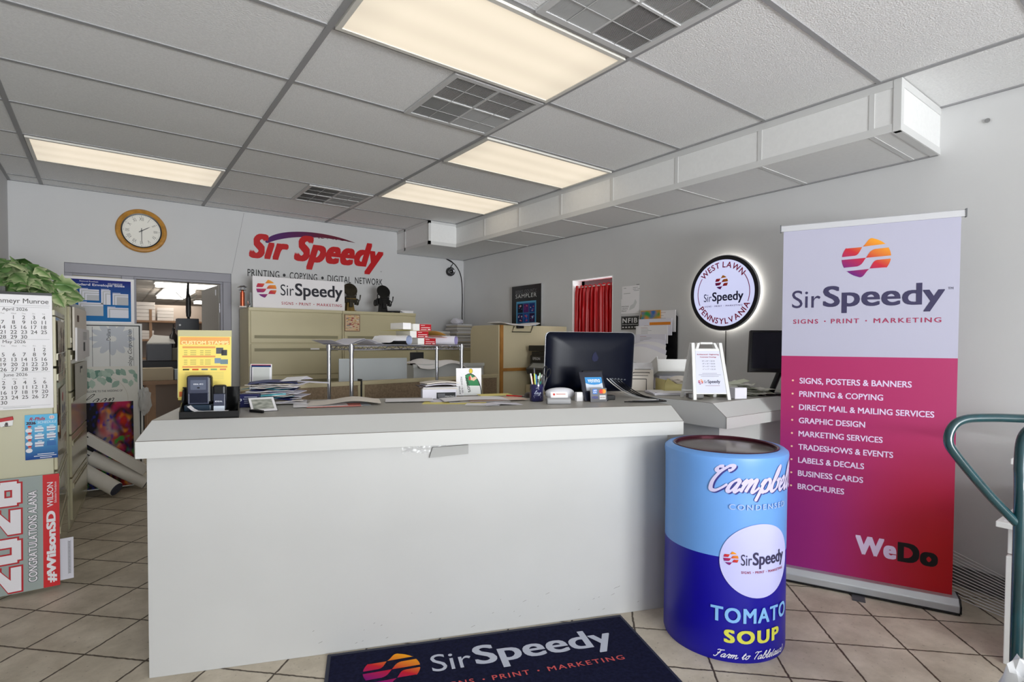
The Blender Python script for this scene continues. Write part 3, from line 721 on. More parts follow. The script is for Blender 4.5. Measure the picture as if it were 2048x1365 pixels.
fs = [(0, 1+k, 1+(k+1) % n) for k in range(n)]
for q in range(rings-1):
    for k in range(n): fs.append((1+q*n+k, 1+(q+1)*n+k, 1+(q+1)*n+(k+1) % n, 1+q*n+(k+1) % n))
obj('round_badge', mb.add(vs, fs, lin((205, 206, 255))), INK, dr, smooth=True)
mb = MB(); logo(mb, fd, -.126, .456, .030, .0035)
obj('logo', mb, INK, dr)
def line(th, fn_, *a, name='lettering', mm=None, **k):
    if fn_ is tagline:      # three words with dots between, each a piece of its own
        fr, x, y, w, h, l = a[:6]; cl = a[6] if len(a) > 6 else RASP
        for s_, p, q in (('SIGNS', 0, .184), ('PRINT', .277, .472), ('MARKETING', .571, 1.0)):
            b_ = MB(); text(b_, fr, s_, x+p*w, y, (q-p)*w, h, l, .012, 1.25, col=cl); obj('tagline_word', b_, mm or INK, th)
        for p in (.233, .52):
            b_ = MB(); poly(b_, fr, [(x+p*w+.16*h*c_, y+.5*h+.16*h*d_) for c_, d_ in arc(0, 330, 11)], l, cl); obj('tagline_dot', b_, mm or INK, th)
        return
    b_ = MB(); fn_(b_, *a, **k); return obj(name, b_, mm or INK, th)
line(dr, brand, fd, -.086, .412, .225, .072, .0035, lin((60, 56, 90)), name='badge_lettering'); line(dr, tagline, fd, -.084, .393, .215, .0105, .0035, name='badge_tagline')
line(dr, text, fd, 'CONDENSED', -.137, .666, .28, .024, .003, .012, 1.3, col=lin((176, 196, 236)))
line(dr, text, fd, 'TOMATO', -.205, .176, .378, .066, .003, .03, 1.14, col=lin((140, 196, 250)))
line(dr, text, fd, 'SOUP', -.15, .088, .262, .058, .003, .045, 1.2, col=lin((226, 226, 90)))
line(dr, script, fd, 'Farm to Table(aux)', -.19, .022, .335, .016, .0045, .003, lin((235, 235, 250)), .4, .3, name='handwritten_line')
mb = MB()
script(mb, fd, "Campbell's", -.232+.006, .744-.004, .47, .052, .0205, .002, lin((60, 60, 140)), .45, .55)
script(mb, fd, "Campbell's", -.232, .744, .47, .052, .0195, .0035, lin((214, 206, 240)), .45, .55)
obj('script_lettering', mb, INK, dr)

# ================================================================ roll-up banner
B0 = V((3.204, 1.532, 0)); BU = V((.399, -.917, 0)).normalized()
fb = Fr(B0, BU, (0, 0, 1))
bn = thing('rollup_banner', 'tall roll-up banner with white top and crimson list of services', 'banner', fb(.335, 0, 0))
ba = MB(); pf = [(-.07, .012), (-.07, .05), (-.045, .078), (.045, .078), (.07, .05), (.07, .012)]
mb = MB().prism([fb(-.085, z, l) for l, z in pf][::1], fb.ux*.845)
obj('base', mb, mat('banner_silver', (196, 200, 204), .35, .5), bn, bevel=.004)
mb = MB()
for x in (-.089, .76): mb.prism([fb(x, z, l*1.06) for l, z in pf], fb.ux*.006)
mb.prism([fb(-.085, .004, -.072), fb(.76, .004, -.072), fb(.76, .004, .073), fb(-.085, .004, .073)], (0, 0, .01))
obj('base_trim', mb, m_black, bn)
for x in (.325,): 
    mb = MB().prism([fb(x-.03, .0, -.13), fb(x+.03, .0, -.13), fb(x+.03, .0, .145), fb(x-.03, .0, .145)], (0, 0, .006))
    obj('foot', mb, mat('banner_foot', (70, 70, 74), .5), bn)
obj('pole', MB().tube([fb(.33, .05, -.05), fb(.33, 2.02, -.05)], .011, 10), m_steel, bn)
mb = MB(); pf = [(-.012, 2.028), (-.012, 2.058), (-.004, 2.066), (.008, 2.06), (.01, 2.028)]
mb.prism([fb(-.086, z, l) for l, z in pf], fb.ux*.841)
obj('top_rail', mb, mat('banner_rail', (216, 217, 222), .3, .2), bn)
obj('rail_cap', MB().box(fb(-.087, 2.046, 0), (.006, .026, .042), rz=math.atan2(BU.y, BU.x)).box(fb(.756, 2.046, 0), (.006, .026, .042), rz=math.atan2(BU.y, BU.x)), mat('cap_grey', (110, 112, 116), .5), bn)
c1, c2_, c3_ = lin((180, 44, 104)), lin((196, 4, 22)), lin((150, 32, 122))
def bcol(u, v):
    # printed colour: raspberry, violet towards the lower left, red towards the lower right
    sm_ = lambda a, b, x: (lambda t: t*t*(3-2*t))(max(0, min(1, (x-a)/(b-a))))
    y = v; t1 = sm_(.25, .95, u)*sm_(.78, .18, y); t2 = sm_(.85, .05, u)*sm_(.95, .25, y)
    return tuple(a+(b-a)*t1+(c-a)*t2*(1-t1) for a, b, c in zip(c1, c2_, c3_))
def bulge(x, z): return .004+.006*sin((x+.07)/.81*pi)*sin(z/2.03*pi)
mb = MB()
WH = lin((190, 189, 210))
mb.grid(lambda u, v: fb(-.072+.809*u, 1.305+(2.03-1.305)*v, bulge(-.072+.809*u, 1.305+(2.03-1.305)*v)), 24, 20, col=lambda u, v: WH)
mb.grid(lambda u, v: fb(-.072+.809*u, .07+(1.305-.07)*v, bulge(-.072+.809*u, .07+1.235*v)), 24, 36, col=bcol)
obj('banner_sheet', mb, ink('banner_fabric', .42, spec=.4), bn, smooth=True)
class FrB:
    n = fb.n
    def __call__(s, x, y, l=0.0): return fb(x, y, bulge(x, y)+l)
fbb = FrB()
mb = MB(); logo(mb, fbb, .333, 1.848, .113, .0012, .107); obj('logo', mb, INK, bn)
line(bn, brand, fbb, -.022, 1.548, .70, .153, .0012, lin((62, 58, 92)), name='name_lettering'); line(bn, text, fbb, 'TM', .69, 1.66, .022, .012, .0012, 0, col=NAVY, name='trademark_sign')
line(bn, tagline, fbb, -.014, 1.491, .68, .0255, .0012, lin((172, 52, 92)))
LW = lin((236, 214, 246))
for i, (s, x1) in enumerate((('SIGNS, POSTERS & BANNERS', .548), ('PRINTING & COPYING', .424), ('DIRECT MAIL & MAILING SERVICES', .646), ('GRAPHIC DESIGN', .345), ('MARKETING SERVICES', .426), ('TRADESHOWS & EVENTS', .474), ('LABELS & DECALS', .344), ('BUSINESS CARDS', .341), ('BROCHURES', .253))):
    z = 1.1465-.0768*i
    lo_ = .006 if i == 0 else 0
    line(bn, text, fbb, s, .023, z-lo_, x1-.023, .033+lo_, .0012, .022, col=LW, name='service_line')
    line(bn, poly, fbb, [(-.011+.0055*a, z+.016+.0055*b) for a, b in arc(0, 345, 15)], .0012, lin((244, 200, 170)), name='bullet')
line(bn, text, fbb, 'We', .311, .212, .187, .104, .0012, .05, 1.06, col=LW, name='slogan_word')
line(bn, text, fbb, 'Do', .503, .207, .173, .106, .0012, .06, 1.1, col=lin((14, 10, 14)), name='slogan_word')

# ================================================================ logo mat
MO = V((.758, 2.351, 0)); MU = V((cos(R(-21.76)), sin(R(-21.76)), 0)); MN = V((-MU.y, MU.x, 0))
fm = Fr(MO, MU, MN)
mt_ = thing('logo_mat', 'navy door mat with white lettering in front of the counter', 'mat', fm(.7, -.45, 0))
W_, D_ = 1.402, .89
obj('rubber_border', slab(fm, 0, W_, -.02-D_, -.004, 0, .007), mat('mat_rubber', (44, 48, 66), .6), mt_, bevel=.003)
obj('carpet', slab(fm, .016, W_-.016, -.01-D_, -.030, .004, .011), mat('mat_pile_navy', (26, 28, 54), .95, var=.35, vscale=70, bump=.6, bscale=500, spec=.1), mt_)
mb = MB(); logo(mb, fm, .267, -.192, .117, .0118, .112)
pile_ink = ink('carpet_print', .95, spec=.05)
obj('logo', mb, pile_ink, mt_)
mb = MB(); MW = lin((190, 194, 208)); line(mt_, brand, fm, .43, -.295, .835, .186, .0118, MW, name='name_lettering', mm=pile_ink); line(mt_, tagline, fm, .435, -.368, .81, .031, .0118, lin((205, 92, 92)), name='tagline', mm=pile_ink)

# ================================================================ round lit sign on the right wall
fs_ = Fr((XR-.05, 2.385, 1.765), (0, -1, 0), (0, 0, 1))
rs_ = thing('round_lit_sign', 'round backlit white sign with black rim glowing on the grey wall', 'sign', (XR-.05, 2.385, 1.475))
RR_ = .287
def ring(mb, fr, r0, r1, l, a0=0, a1=360, n=96, col=None, cx=0, cy=0):
    pts = [(cos(R(a0+(a1-a0)*k/n)), sin(R(a0+(a1-a0)*k/n))) for k in range(n+1)]
    vs = [fr(cx+x*r0, cy+y*r0, l) for x, y in pts]+[fr(cx+x*r1, cy+y*r1, l) for x, y in pts]; m_ = n+1
    return mb.add(vs, [(k, m_+k, m_+k+1, k+1) for k in range(n)], col)
mb = MB(); mb.lathe([(RR_, -.002), (RR_, .014), (.0, .014)], (XR-.05-.004, 2.385, 1.765), 96, 'X', caps=False)
obj('acrylic_rim', mb.lathe([(RR_+.006, .006), (RR_+.006, .014), (RR_-.01, .014)], (XR-.05-.004, 2.385, 1.765), 96, 'X', caps=False), mat('sign_rim_white', (235, 236, 240), .3), rs_, smooth=True)
mb = MB(); ring(mb, fs_, RR_-.030, RR_, .0065); 
obj('rim', mb, mat('sign_rim_black', (28, 26, 34), .3), rs_)
mb = MB().add([fs_((RR_-.028)*x, (RR_-.028)*y, .006) for x, y in arc(0, 356.25, 95)], [tuple(range(96))])
obj('face', mb, mat('sign_face_lit', (206, 210, 245), .4, emit=.62), rs_)
mb = MB(); logo(mb, fs_, -.012, .083, .054, .007); obj('logo', mb, INK, rs_)
line(rs_, brand, fs_, -.165, -.083, .335, .092, .007, lin((46, 44, 74)), name='name_lettering'); line(rs_, tagline, fs_, -.157, -.106, .32, .0115, .007, lin((110, 60, 90)), name='tagline')
RD_ = lin((178, 34, 66))
line(rs_, arc_text, fs_, 'WEST LAWN', 0, 0, .218, 136, 44, .043, .007, RD_, .02, name='top_arc_lettering')
line(rs_, arc_text, fs_, 'PENNSYLVANIA', 0, 0, .218, 213, 333, .043, .007, RD_, .02, True, name='bottom_arc_lettering')
line(rs_, ring, fs_, .2155, .2215, .007, 146, 204, 24, RD_, name='arc_line'); line(rs_, ring, fs_, .2155, .2215, .007, 38, -20, 24, RD_, name='arc_line')
# ring of LEDs behind the disc, shining on the wall
mb = MB(); n = 72
mb.tube([(XR-.022, 2.385+(RR_-.012)*cos(2*pi*k/n), 1.765+(RR_-.012)*sin(2*pi*k/n)) for k in range(n)], .005, 6, True)
obj('led_strip', mb, mat('led_white', (255, 250, 240), .4, emit=5.5), rs_)
obj('cord', MB().tube([(XR-.008, 2.385, 1.48), (XR-.008, 2.383, 1.05)], .003, 6), m_black, rs_)

# ================================================================ hand truck, bag, white cabinet, wire shelf
m_teal = mat('teal_enamel', (6, 58, 66), .25, var=.25, vscale=14, coat=.4, spec=.6)
hk = thing('hand_truck', 'teal tubular hand truck at the right edge of the photo', 'hand truck', (2.35, .36, 0))
D1 = V((.798, -.602, 0))
up_ = [(2.286, .395, .03), (2.291, .396, .85), (2.300, .400, 1.0), (2.314, .396, 1.085), (2.34, .372, 1.12), (2.40, .325, 1.13), (2.52, .235, 1.12), (2.57, .197, 1.06), (2.58, .19, .95), (2.58, .19, .03)]
obj('frame_tube', MB().tube(catmull(up_, 6), .0165, 12), m_teal, hk, smooth=True)
hp = [(2.289, .402, .815), (2.225, .458, .905), (2.142, .523, 1.03), (2.124, .538, 1.075), (2.135, .53, 1.12), (2.168, .507, 1.142), (2.23, .46, 1.147), (2.32, .39, 1.145), (2.45, .29, 1.14)]
obj('handle', MB().tube(catmull(hp, 6), .0135, 12), m_teal, hk, smooth=True)
for z in (.25, .55, .8): obj('crossbar', MB().tube([(2.29, .396, z), (2.58, .19, z)], .011, 10), m_teal, hk, smooth=True)
obj('toe_plate', MB().prism([V((2.26, .40, .004)), V((2.59, .15, .004)), V((2.47, -.01, .004)), V((2.14, .24, .004))], (0, 0, .008)), m_teal, hk)
for k, p in enumerate(((2.25, .36), (2.60, .10))):
    mb = MB().lathe([(.03, -.02), (.09, -.022), (.10, -.01), (.10, .01), (.09, .022), (.03, .02)], (0, 0, 0), 24, 'X'); mb.xf(Matrix.Translation((p[0]+.03, p[1]+.06, .102)) @ Matrix.Rotation(R(-37), 4, 'Z'))
    obj('wheel', mb, m_black, hk, smooth=True)
single('plastic_bag', crumple(MB(), (2.128, .322, .001), (.18, .17, .56), .2, 4, 3, True, 2.4), mat('white_plastic_film', (226, 228, 232), .3, spec=.6), 'crumpled white plastic bag standing on the floor against the hand truck', 'bag', smooth=True)
wc = thing('white_cabinet', 'white low cabinet by the right wall behind the hand truck', 'cabinet', (3.45, .0, 0))
obj('base', MB().bx(3.085, XR-.02, -.5, .575, 0.0, .47), m_white, wc, bevel=.003)
obj('body', MB().bx(3.11, XR-.02, -.5, .575, .475, .6), m_white, wc, bevel=.003)
obj('top', MB().bx(3.03, XR-.02, -.52, .60, .6, .625), m_white, wc, bevel=.003)
obj('upper_shelf', MB().bx(3.12, XR-.02, -.5, .575, .86, .885), m_white, wc, bevel=.003)
obj('back_panel', MB().bx(XR-.05, XR-.022, -.5, .575, .625, .86), m_white, wc)
obj('handle', MB().bx(3.07, 3.085, .38, .39, .3, .42), m_steel, wc)
for k in range(4):
    o = tag(obj('paper_sheet', MB().box((0, 0, .0015), (.2, .28, .003)), m_paper), ('bottom', 'second', 'third', 'top')[k]+' white sheet on the low white cabinet top', 'paper', 'sheets on the white cabinet')
    o.location = (3.16+.006*k, .44-.01*k, .6255+.0032*k); o.rotation_euler = (0, 0, .1*k)
# epoxy wire shelf leaning behind the banner
ws = thing('wire_shelf', 'white wire shelf lying against the right wall behind the banner', 'wire shelf', (3.6, .85, 0))
rods = MB()
for k in range(15):
    y = 1.18-.005*k; t = k/14
    a = V((3.845, 1.5, .30-.26*t)); b = V((3.83, .93, .16-.12*t)) if True else None
    pts = [(3.855-.2*t, 1.35, .40-.34*t), (3.845-.23*t, .98, .215-.175*t), (3.835-.27*t, .62, .10-.085*t)]
    rods.tube(pts, .0022, 6)
obj('rod', rods, mat('white_wire', (240, 240, 240), .35), ws)
obj('cross_wire', MB().tube([(3.862, 1.32, .40), (3.655, 1.32, .05)], .003, 6).tube([(3.846, .98, .218), (3.616, .98, .037)], .003, 6).tube([(3.838, .63, .105), (3.566, .63, .013)], .003, 6), mat('white_wire'), ws)

# ================================================================ left: filing cabinets and what hangs on them
m_cab = mat('cabinet_putty', (200, 196, 168), .32, var=.02, vscale=3, coat=.25)
m_cabd = mat('cabinet_drawer_putty', (198, 192, 162), .22, coat=.5)
def file_cab(name, label, cx, cy, w, d, h, rz, nd, group, sheetmat=None, m1=None, m2=None, fronts=True, hh=.03):
    """lateral file; local x = width, front faces -y, base at the origin"""
    t = thing(name, label, 'filing cabinet', (cx, cy, 0), rz, group)
    obj('body', MB().bx(-w/2, w/2, -d/2+.012, d/2, 0, h), m1 or m_cab, t, world=False, bevel=.003)
    dh = (h-.06-.03)/nd
    for k in range(nd):
        z0 = .06+k*dh
        o = obj('drawer', MB().bx(-w/2+.018, w/2-.018, -d/2-.004, -d/2+.012, z0+.006, z0+dh-.006), m2 or m_cabd, t, world=False, bevel=.003)
        rec = MB(); zz = z0+dh*(.80 if k < nd-1 else .2)
        x0, x1 = -w/2+.05, w/2-.05
        rec.prism([(x0, -d/2-.0045, zz-hh/2), (x1, -d/2-.0045, zz-hh/2), (x1, -d/2-.0045, zz+hh/2), (x0, -d/2-.0045, zz+hh/2)], (0, -.0012, 0))
        obj('pull_recess_shade', rec, mat('pull_shadow_putty', (150, 143, 112), .5), o, world=False)  # flat strip; shade of the pull recess put into its darker colour
        rm = MB().prism([(x0, -d/2-.0055, zz+hh/2), (x1, -d/2-.0055, zz+hh/2), (x1, -d/2-.0055, zz+hh/2+.004), (x0, -d/2-.0055, zz+hh/2+.004)], (0, -.006, 0))
        rm.prism([(x0-.004, -d/2-.0045, zz-hh/2-.003), (x0, -d/2-.0045, zz-hh/2-.003), (x0, -d/2-.0045, zz+hh/2+.004), (x0-.004, -d/2-.0045, zz+hh/2+.004)], (0, -.006, 0))
        obj('pull_lip', rm, m2 or m_cabd, o, world=False)
    lk = MB().lathe([(.011, 0), (.011, .004), (.0, .004)], (0, -d/2-.001+.012, h-.016), 14, 'Y')
    obj('lock', lk, m_steel, t, world=False, smooth=True)
    obj('top_edge', MB().bx(-w/2, w/2, -d/2-.002, -d/2+.012, h-.03, h), m1 or m_cab, t, world=False, bevel=.002)
    return t
# near pair stand side by side along the left wall, fronts facing right (+x)
G_ = 'putty filing cabinets along the left wall'
fa = file_cab('filing_cabinet', 'shorter putty filing cabinet at left with the calendar on its side', -.452, 4.362, .87, .43, 1.545, R(90), 5, G_)
fbb_ = file_cab('filing_cabinet', 'taller putty filing cabinet behind the calendar one, papers on its front', -.404, 5.485, .915, .43, 1.655, R(85.8), 5, G_)
# things stuck on the near cabinet's drawers (front plane x = -.2345, right = +y)
ff = Fr((-.2275, 3.94, 0), (0, 1, 0), (0, 0, 1))
rnd = random.Random(7)
mb = MB(); rect(mb, ff, .06, .62, 1.13, 1.49, 0, lin((206, 198, 180)))
for k in range(70):
    x, z = rnd.uniform(.07, .56), rnd.uniform(1.14, 1.44); c = rnd.choice([(40, 36, 40), (60, 58, 66), (150, 120, 112), (196, 150, 146), (120, 110, 100), (236, 232, 224)])
    rect(mb, ff, x, x+rnd.uniform(.01, .05), z, z+rnd.uniform(.015, .06), .0006+.00002*k, lin(c))
single('sticker_sheet', mb, INK, 'cluttered sheet of stickers on the top drawer of the shorter filing cabinet', 'sticker sheet')
mb = MB(); rect(mb, ff, .18, .66, .78, 1.09, 0, lin((222, 220, 208)))
for a in range(3): poly(mb, ff, [(.42+.1*cos(R(90+120*a)+.5)+.05*cos(t_), .98+.05*sin(R(90+120*a))+.03*sin(t_)) for t_ in [2*pi*k/10 for k in range(10)]], .0006+.0001*a, lin([(190, 70, 70), (100, 110, 140), (130, 130, 140)][a]))
for k in range(5): rect(mb, ff, .25, .6, .84+.016*k, .849+.016*k, .001, lin((150, 150, 160)))
single('taped_flyer', mb, INK, 'white flyer with pinwheel emblem taped to the shorter filing cabinet', 'flyer')
mb = MB(); poly(mb, ff, [(.10+.05*x, .90+.075*y) for x, y in arc(0, 345, 23)], .0, lin((176, 84, 40))); poly(mb, ff, [(.10+.03*x, .90+.05*y) for x, y in arc(0, 345, 23)], .0006, lin((230, 190, 150)))
single('round_sticker', mb, INK, 'small round brown sticker left of the pinwheel flyer on the cabinet', 'sticker')
# front of the taller cabinet: hanging white folders
RB = Matrix.Translation((-.404, 5.485, 0)) @ Matrix.Rotation(R(85.8), 4, 'Z')
fB = Fr(RB @ V((-.4575, -.2235, 0)), (RB.to_3x3() @ V((1, 0, 0))), (0, 0, 1))
pk = thing('paper_pocket', 'white paper pocket full of forms hung on the taller filing cabinet', 'wall pocket', fB(.45, 1.28, .02))
obj('pocket', MB().prism([fB(.10, 1.30, 0), fB(.80, 1.30, 0), fB(.80, 1.62, 0), fB(.10, 1.62, 0)], fB.n*.012), m_paper3, pk)
obj('form_stack', MB().prism([fB(.11, 1.22, .012), fB(.84, 1.24, .014), fB(.84, 1.46, .014), (fB(.13, 1.47, .012))], fB.n*.012), m_paper, pk)
mb = MB(); rect(mb, fB, .24, .34, 1.515, 1.565, .0135, lin((110, 78, 50))); rect(mb, fB, .46, .55, 1.29, 1.36, .0275, lin((60, 58, 60)))
for k in range(6): rect(mb, fB, .44, .66, 1.38+.011*k, 1.384+.011*k, .0275, lin((170, 170, 170)))
obj('printing', mb, INK, pk)
mb = MB(); rect(mb, fB, .14, .86, .93, 1.2, .006, lin((216, 214, 206))); rect(mb, fB, .42, .56, 1.12, 1.17, .0068, lin((40, 40, 42))); rect(mb, fB, .45, .56, 1.10, 1.15, .0074, lin((226, 224, 214)))
single('taped_form', mb, INK, 'white form taped under the paper pocket on the taller filing cabinet', 'form')
for (fr_, lab) in ((ff, 'shorter'),): pass
# paper decoration on top of the taller cabinet
pd = thing('paper_boat', 'folded paper decoration with red tips on the taller filing cabinet', 'paper decoration', (-.22, 5.25, 1.656))
obj('fold', MB().prism([(-.24, 5.18, 1.657), (-.22, 5.42, 1.657), (-.20, 5.30, 1.657)], (.01, .0, .05)).prism([(-.245, 5.14, 1.68), (-.2, 5.18, 1.71), (-.2, 5.3, 1.66)], (.015, 0, .005)), m_paper, pd)
obj('red_tip', MB().prism([(-.23, 5.26, 1.70), (-.2, 5.33, 1.735), (-.19, 5.27, 1.69)], (.012, 0, .006)).prism([(-.23, 5.36, 1.70), (-.2, 5.43, 1.73), (-.19, 5.37, 1.69)], (.012, 0, .006)), mat('red_paper', (196, 30, 40), .6), pd)
for k in range(3):
    single('papers_on_cabinet', sheet((-.42+.03*k, 5.18+.02*k, 1.657+.006*k), .28, .36, .2*k, wav=.004, seed=k), mat(('tan_paper', 'olive_paper', 'paper_warm2')[k], ((176, 160, 120), (150, 140, 96), (216, 206, 180))[k], .7), ('lowest tan', 'middle olive', 'topmost cream')[k]+' sheet on top of the taller filing cabinet', 'paper', 'sheets on the taller filing cabinet')
# calendar on the side of the near cabinet (plane facing the camera)
fc = Fr((-.70, 3.918, 0), (1, 0, 0), (0, 0, 1))
cl_ = thing('wall_calendar', 'three month white wall calendar on the filing cabinet side', 'calendar', fc(.2, 1.0, 0))
X0, X1 = .13, .455
obj('page_block', slab(fc, X0, X1, 1.003, 1.62, .002, .012), m_paper, cl_)
obj('top_binding', slab(fc, X0, X1, 1.62, 1.634, .001, .015), m_black, cl_)
mb = MB(); GK = lin((70, 66, 62)); l = .0128; GL = lin((165, 165, 165))
text(mb, fc, 'Lindenmeyr Munroe', .165, 1.566, .276, .034, l, .002, col=GK)
rect(mb, fc, .30, .445, 1.5625, 1.5640, l, GL); rect(mb, fc, X0+.01, X1-.012, 1.5525, 1.5538, l, GL)
cx_ = [.172, .213, .254, .297, .338, .379, .420]
def month(name, z, first, nd):
    text(mb, fc, name, .253, z, None, .022, l, .001, col=GK)
    for k, dn in enumerate(('Sun', 'Mon', 'Tue', 'Wed', 'Thu', 'Fri', 'Sat')): text(mb, fc, dn, cx_[k], z-.0125, None, .007, l, 0, col=lin((150, 148, 146)), align='C')
    row = 0; col = first
    for dday in range(1, nd+1):
        text(mb, fc, str(dday), cx_[col], z-.039-.0264*row, None, .0195, l, .003, col=GK, align='C')
        col += 1
        if col == 7: col = 0; row += 1
month('April 2026', 1.528, 3, 30)
rect(mb, fc, X0+.01, X1-.012, 1.3795, 1.3808, l, GL)
month('May 2026', 1.354, 5, 31)
rect(mb, fc, X0+.01, X1-.012, 1.2025, 1.2038, l, GL)
month('June 2026', 1.177, 1, 30)
rect(mb, fc, X0+.01, X1-.012, 1.020, 1.0212, l, GL)
rect(mb, fc, .25, .36, 1.012, 1.015, l, lin((190, 190, 190)))
obj('lettering', mb, INK, cl_)
# fridge magnet, schedule, yard sign, card on the same cabinet side
mg = thing('jar_magnet', 'red and white jar shaped magnet below the calendar', 'magnet', fc(.262, .895, 0))
obj('white_body', MB().prism([fc(*p, .001) for p in ((.238, .912), (.286, .918), (.289, .948), (.231, .94))], fc.n*.008), m_white, mg, bevel=.002)
obj('red_cap', MB().prism([fc(*p, .001) for p in ((.226, .938), (.290, .948), (.287, .967), (.228, .957))], fc.n*.012), mat('magnet_red', (186, 20, 26), .4), mg, bevel=.002)
mb = MB()
for x, z, a in ((.262, .931, .006), (.261, .922, .008)): poly(mb, fc, [(x+a*cx0, z+a*cy0) for cx0, cy0 in arc(0, 330, 11)], .0097, lin((110, 104, 104)))
rect(mb, fc, .248, .278, .914, .9165, .0097, lin((120, 116, 116)))
obj('print', mb, INK, mg)
def fade(a, b, t): return tuple(p+(q-p)*t for p, q in zip(a, b))
mb = MB()
S0, S1, T0, T1 = .334, .470, .722, .968
mb.grid(lambda u, v: fc(S0+(S1-S0)*u, T0+(T1-T0)*v, .0015), 2, 10, col=lambda u, v: fade(lin((24, 66, 140)), lin((108, 192, 234)), min(1, v*1.25)))
WHT = lin((238, 240, 244)); REDC = lin((190, 30, 44))
script(mb, fc, 'ph', .0, .0, .01, .01, .001, .0, None) if False else None
text(mb, fc, 'R-Phils', S0+.018, .936, .066, .018, .0022, .02, shear=.3, col=REDC)
poly(mb, fc, [(S0+.112+.0115*a, .950+.0105*b) for a, b in arc(0, 345, 23)], .0022, WHT); poly(mb, fc, [(S0+.112+.009*a, .950+.008*b) for a, b in arc(0, 345, 23)], .0026, REDC); poly(mb, fc, [(S0+.112+.0075*a, .950+.0068*b) for a, b in arc(0, 345, 23)], .0028, WHT)
text(mb, fc, '10', S0+.107, .9465, .01, .007, .003, .02, col=REDC)
text(mb, fc, '2026', S0+.005, .915, .040, .016, .0022, .05, col=lin((60, 24, 40))); text(mb, fc, '2026', S0+.006, .9155, .039, .0155, .0026, .0, col=WHT)
text(mb, fc, 'SCHEDULE', S0+.052, .918, .080, .014, .0022, .02, shear=.2, col=lin((200, 228, 245)))
rn = random.Random(3)
for (bx0, bz) in ((.040, .878), (.090, .880), (.040, .838), (.090, .840), (.040, .796), (.090, .80)):
    rect(mb, fc, S0+bx0+.012, S0+bx0+.03, bz+.024, bz+.0275, .0022, WHT)
    for q in range(6):
        if bx0 > .08 and bz == .80:
            rect(mb, fc, S0+bx0, S0+bx0+.038, bz-.006+.0045*q, bz-.0035+.0045*q, .0022, lin((60, 96, 170))); continue
        rect(mb, fc, S0+bx0, S0+bx0+rn.uniform(.034, .04), bz-.004+.0042*q, bz-.0005+.0042*q, .0022, WHT if q != 2 else lin((150, 120, 150)))
for q, z in enumerate((.895, .858, .822, .785)):
    poly(mb, fc, [(S0+.016+.014*a, z-.012+.012*b) for a, b in arc(0, 345, 15)], .0022+.0002*q, lin((226, 226, 230)))
    poly(mb, fc, [(S0+.019+.0065*a, z+.006+.007*b) for a, b in arc(0, 345, 15)], .0024+.0002*q, lin((196, 140, 116)))
    poly(mb, fc, [(S0+.019+.0085*a, z+.009+.006*b) for a, b in arc(-10, 190, 12)], .0026+.0002*q, REDC)
for q, (a, b) in enumerate(((.05, .12), (.035, .13), (.06, .11))): rect(mb, fc, S0+a, S0+b, .748-.010*q, .7515-.010*q, .0022, WHT)
single('schedule_poster', mb, INKG, 'light blue baseball schedule sheet below the calendar', 'poster')

# yard sign leaning on the cabinet side
ys = Fr((-.72, 3.862, .0), (1, 0, 0), (0, .075, 1))
yd = thing('yard_sign', 'grey and red graduation yard sign turned sideways on the floor', 'yard sign', ys(.25, 0, 0))
obj('panel', slab(ys, .02, .494, .022, .635, -.012, .0), mat('corrugated_plastic_grey', (150, 160, 156), .5), yd)
mb = MB(); rect(mb, ys, .424, .494, .022, .635, .0006, lin((206, 28, 34)))
obj('red_band', mb, INK, yd)
mb = MB(); WS = lin((232, 228, 232))

class Rot:
    n = ys.n
    def __call__(s, x, y, l=0.0): return ys(.494-y, .022+x, l)   # writing runs upwards
rt = Rot()
def block2026(mb, grow, l, col):
    # slab-cut numerals drawn as polygons; x along the sign's length, y across
    g = grow
    W, H = .128, .155; gap = .152
    y0 = .160
    cnt = [0]
    def P(x, pts):
        cnt[0] += 1; poly(mb, rt, [(x+a*W, y0+b*H) for a, b in pts], l+cnt[0]*2e-5, col)
    e = g/W; h = g/H
    def seg(x, a0, a1, b0, b1): cnt[0] += 1; rect(mb, rt, x+a0*W-g, x+a1*W+g, y0+b0*H-g, y0+b1*H+g, l+cnt[0]*2e-5, col)
    for k, ch in enumerate('2026'):
        x = .012+k*gap
        if ch == '2':
            seg(x, 0, 1, 0, .27); seg(x, .1, .9, .76, 1.0); seg(x, .70, 1.0, .55, .9); seg(x, 0, .3, .62, .9)
            P(x, [(0-e, .2), (.36+e*.5, .2), (1.0+e, .6), (1+e, .78), (.68-e, .64), (0-e, .34)])
        elif ch == '0':
            seg(x, .1, .9, 0, .24); seg(x, .1, .9, .76, 1); seg(x, 0, .34, .1, .9); seg(x, .66, 1, .1, .9)
        else:
            seg(x, .1, .9, 0, .22); seg(x, 0, .34, .1, .9); seg(x, .66, 1, .1, .52); seg(x, .3, .9, .42, .62); seg(x, .1, .9, .78, 1); seg(x, .66, 1, .68, .9)
block2026(mb, .008, .0008, lin((180, 26, 36))); block2026(mb, .0, .0014, WS)
CB = lin((20, 22, 22))
text(mb, rt, 'CONGRATULATIONS ALANA', .044, .0925, .492, .040, .0008, .07, col=CB); text(mb, rt, 'CONGRATULATIONS ALANA', .046, .0945, .488, .036, .0014, .025, col=WS)
text(mb, rt, '#WilsonSD', .022, .013, .39, .043, .0016, .05, col=WS)
text(mb, rt, 'WILSON', .434, .026, .136, .026, .0016, .01, col=WS); text(mb, rt, 'Education Foundation', .455, .012, .115, .010, .0016, .0, col=WS)
obj('lettering', mb, INK, yd)
cdm = MB(); cf = Fr((-.236, 3.93, .0), (1, .02, 0), (0, .1, 1)); slab(cf, 0, .066, .022, .252, -.004, 0, cdm)
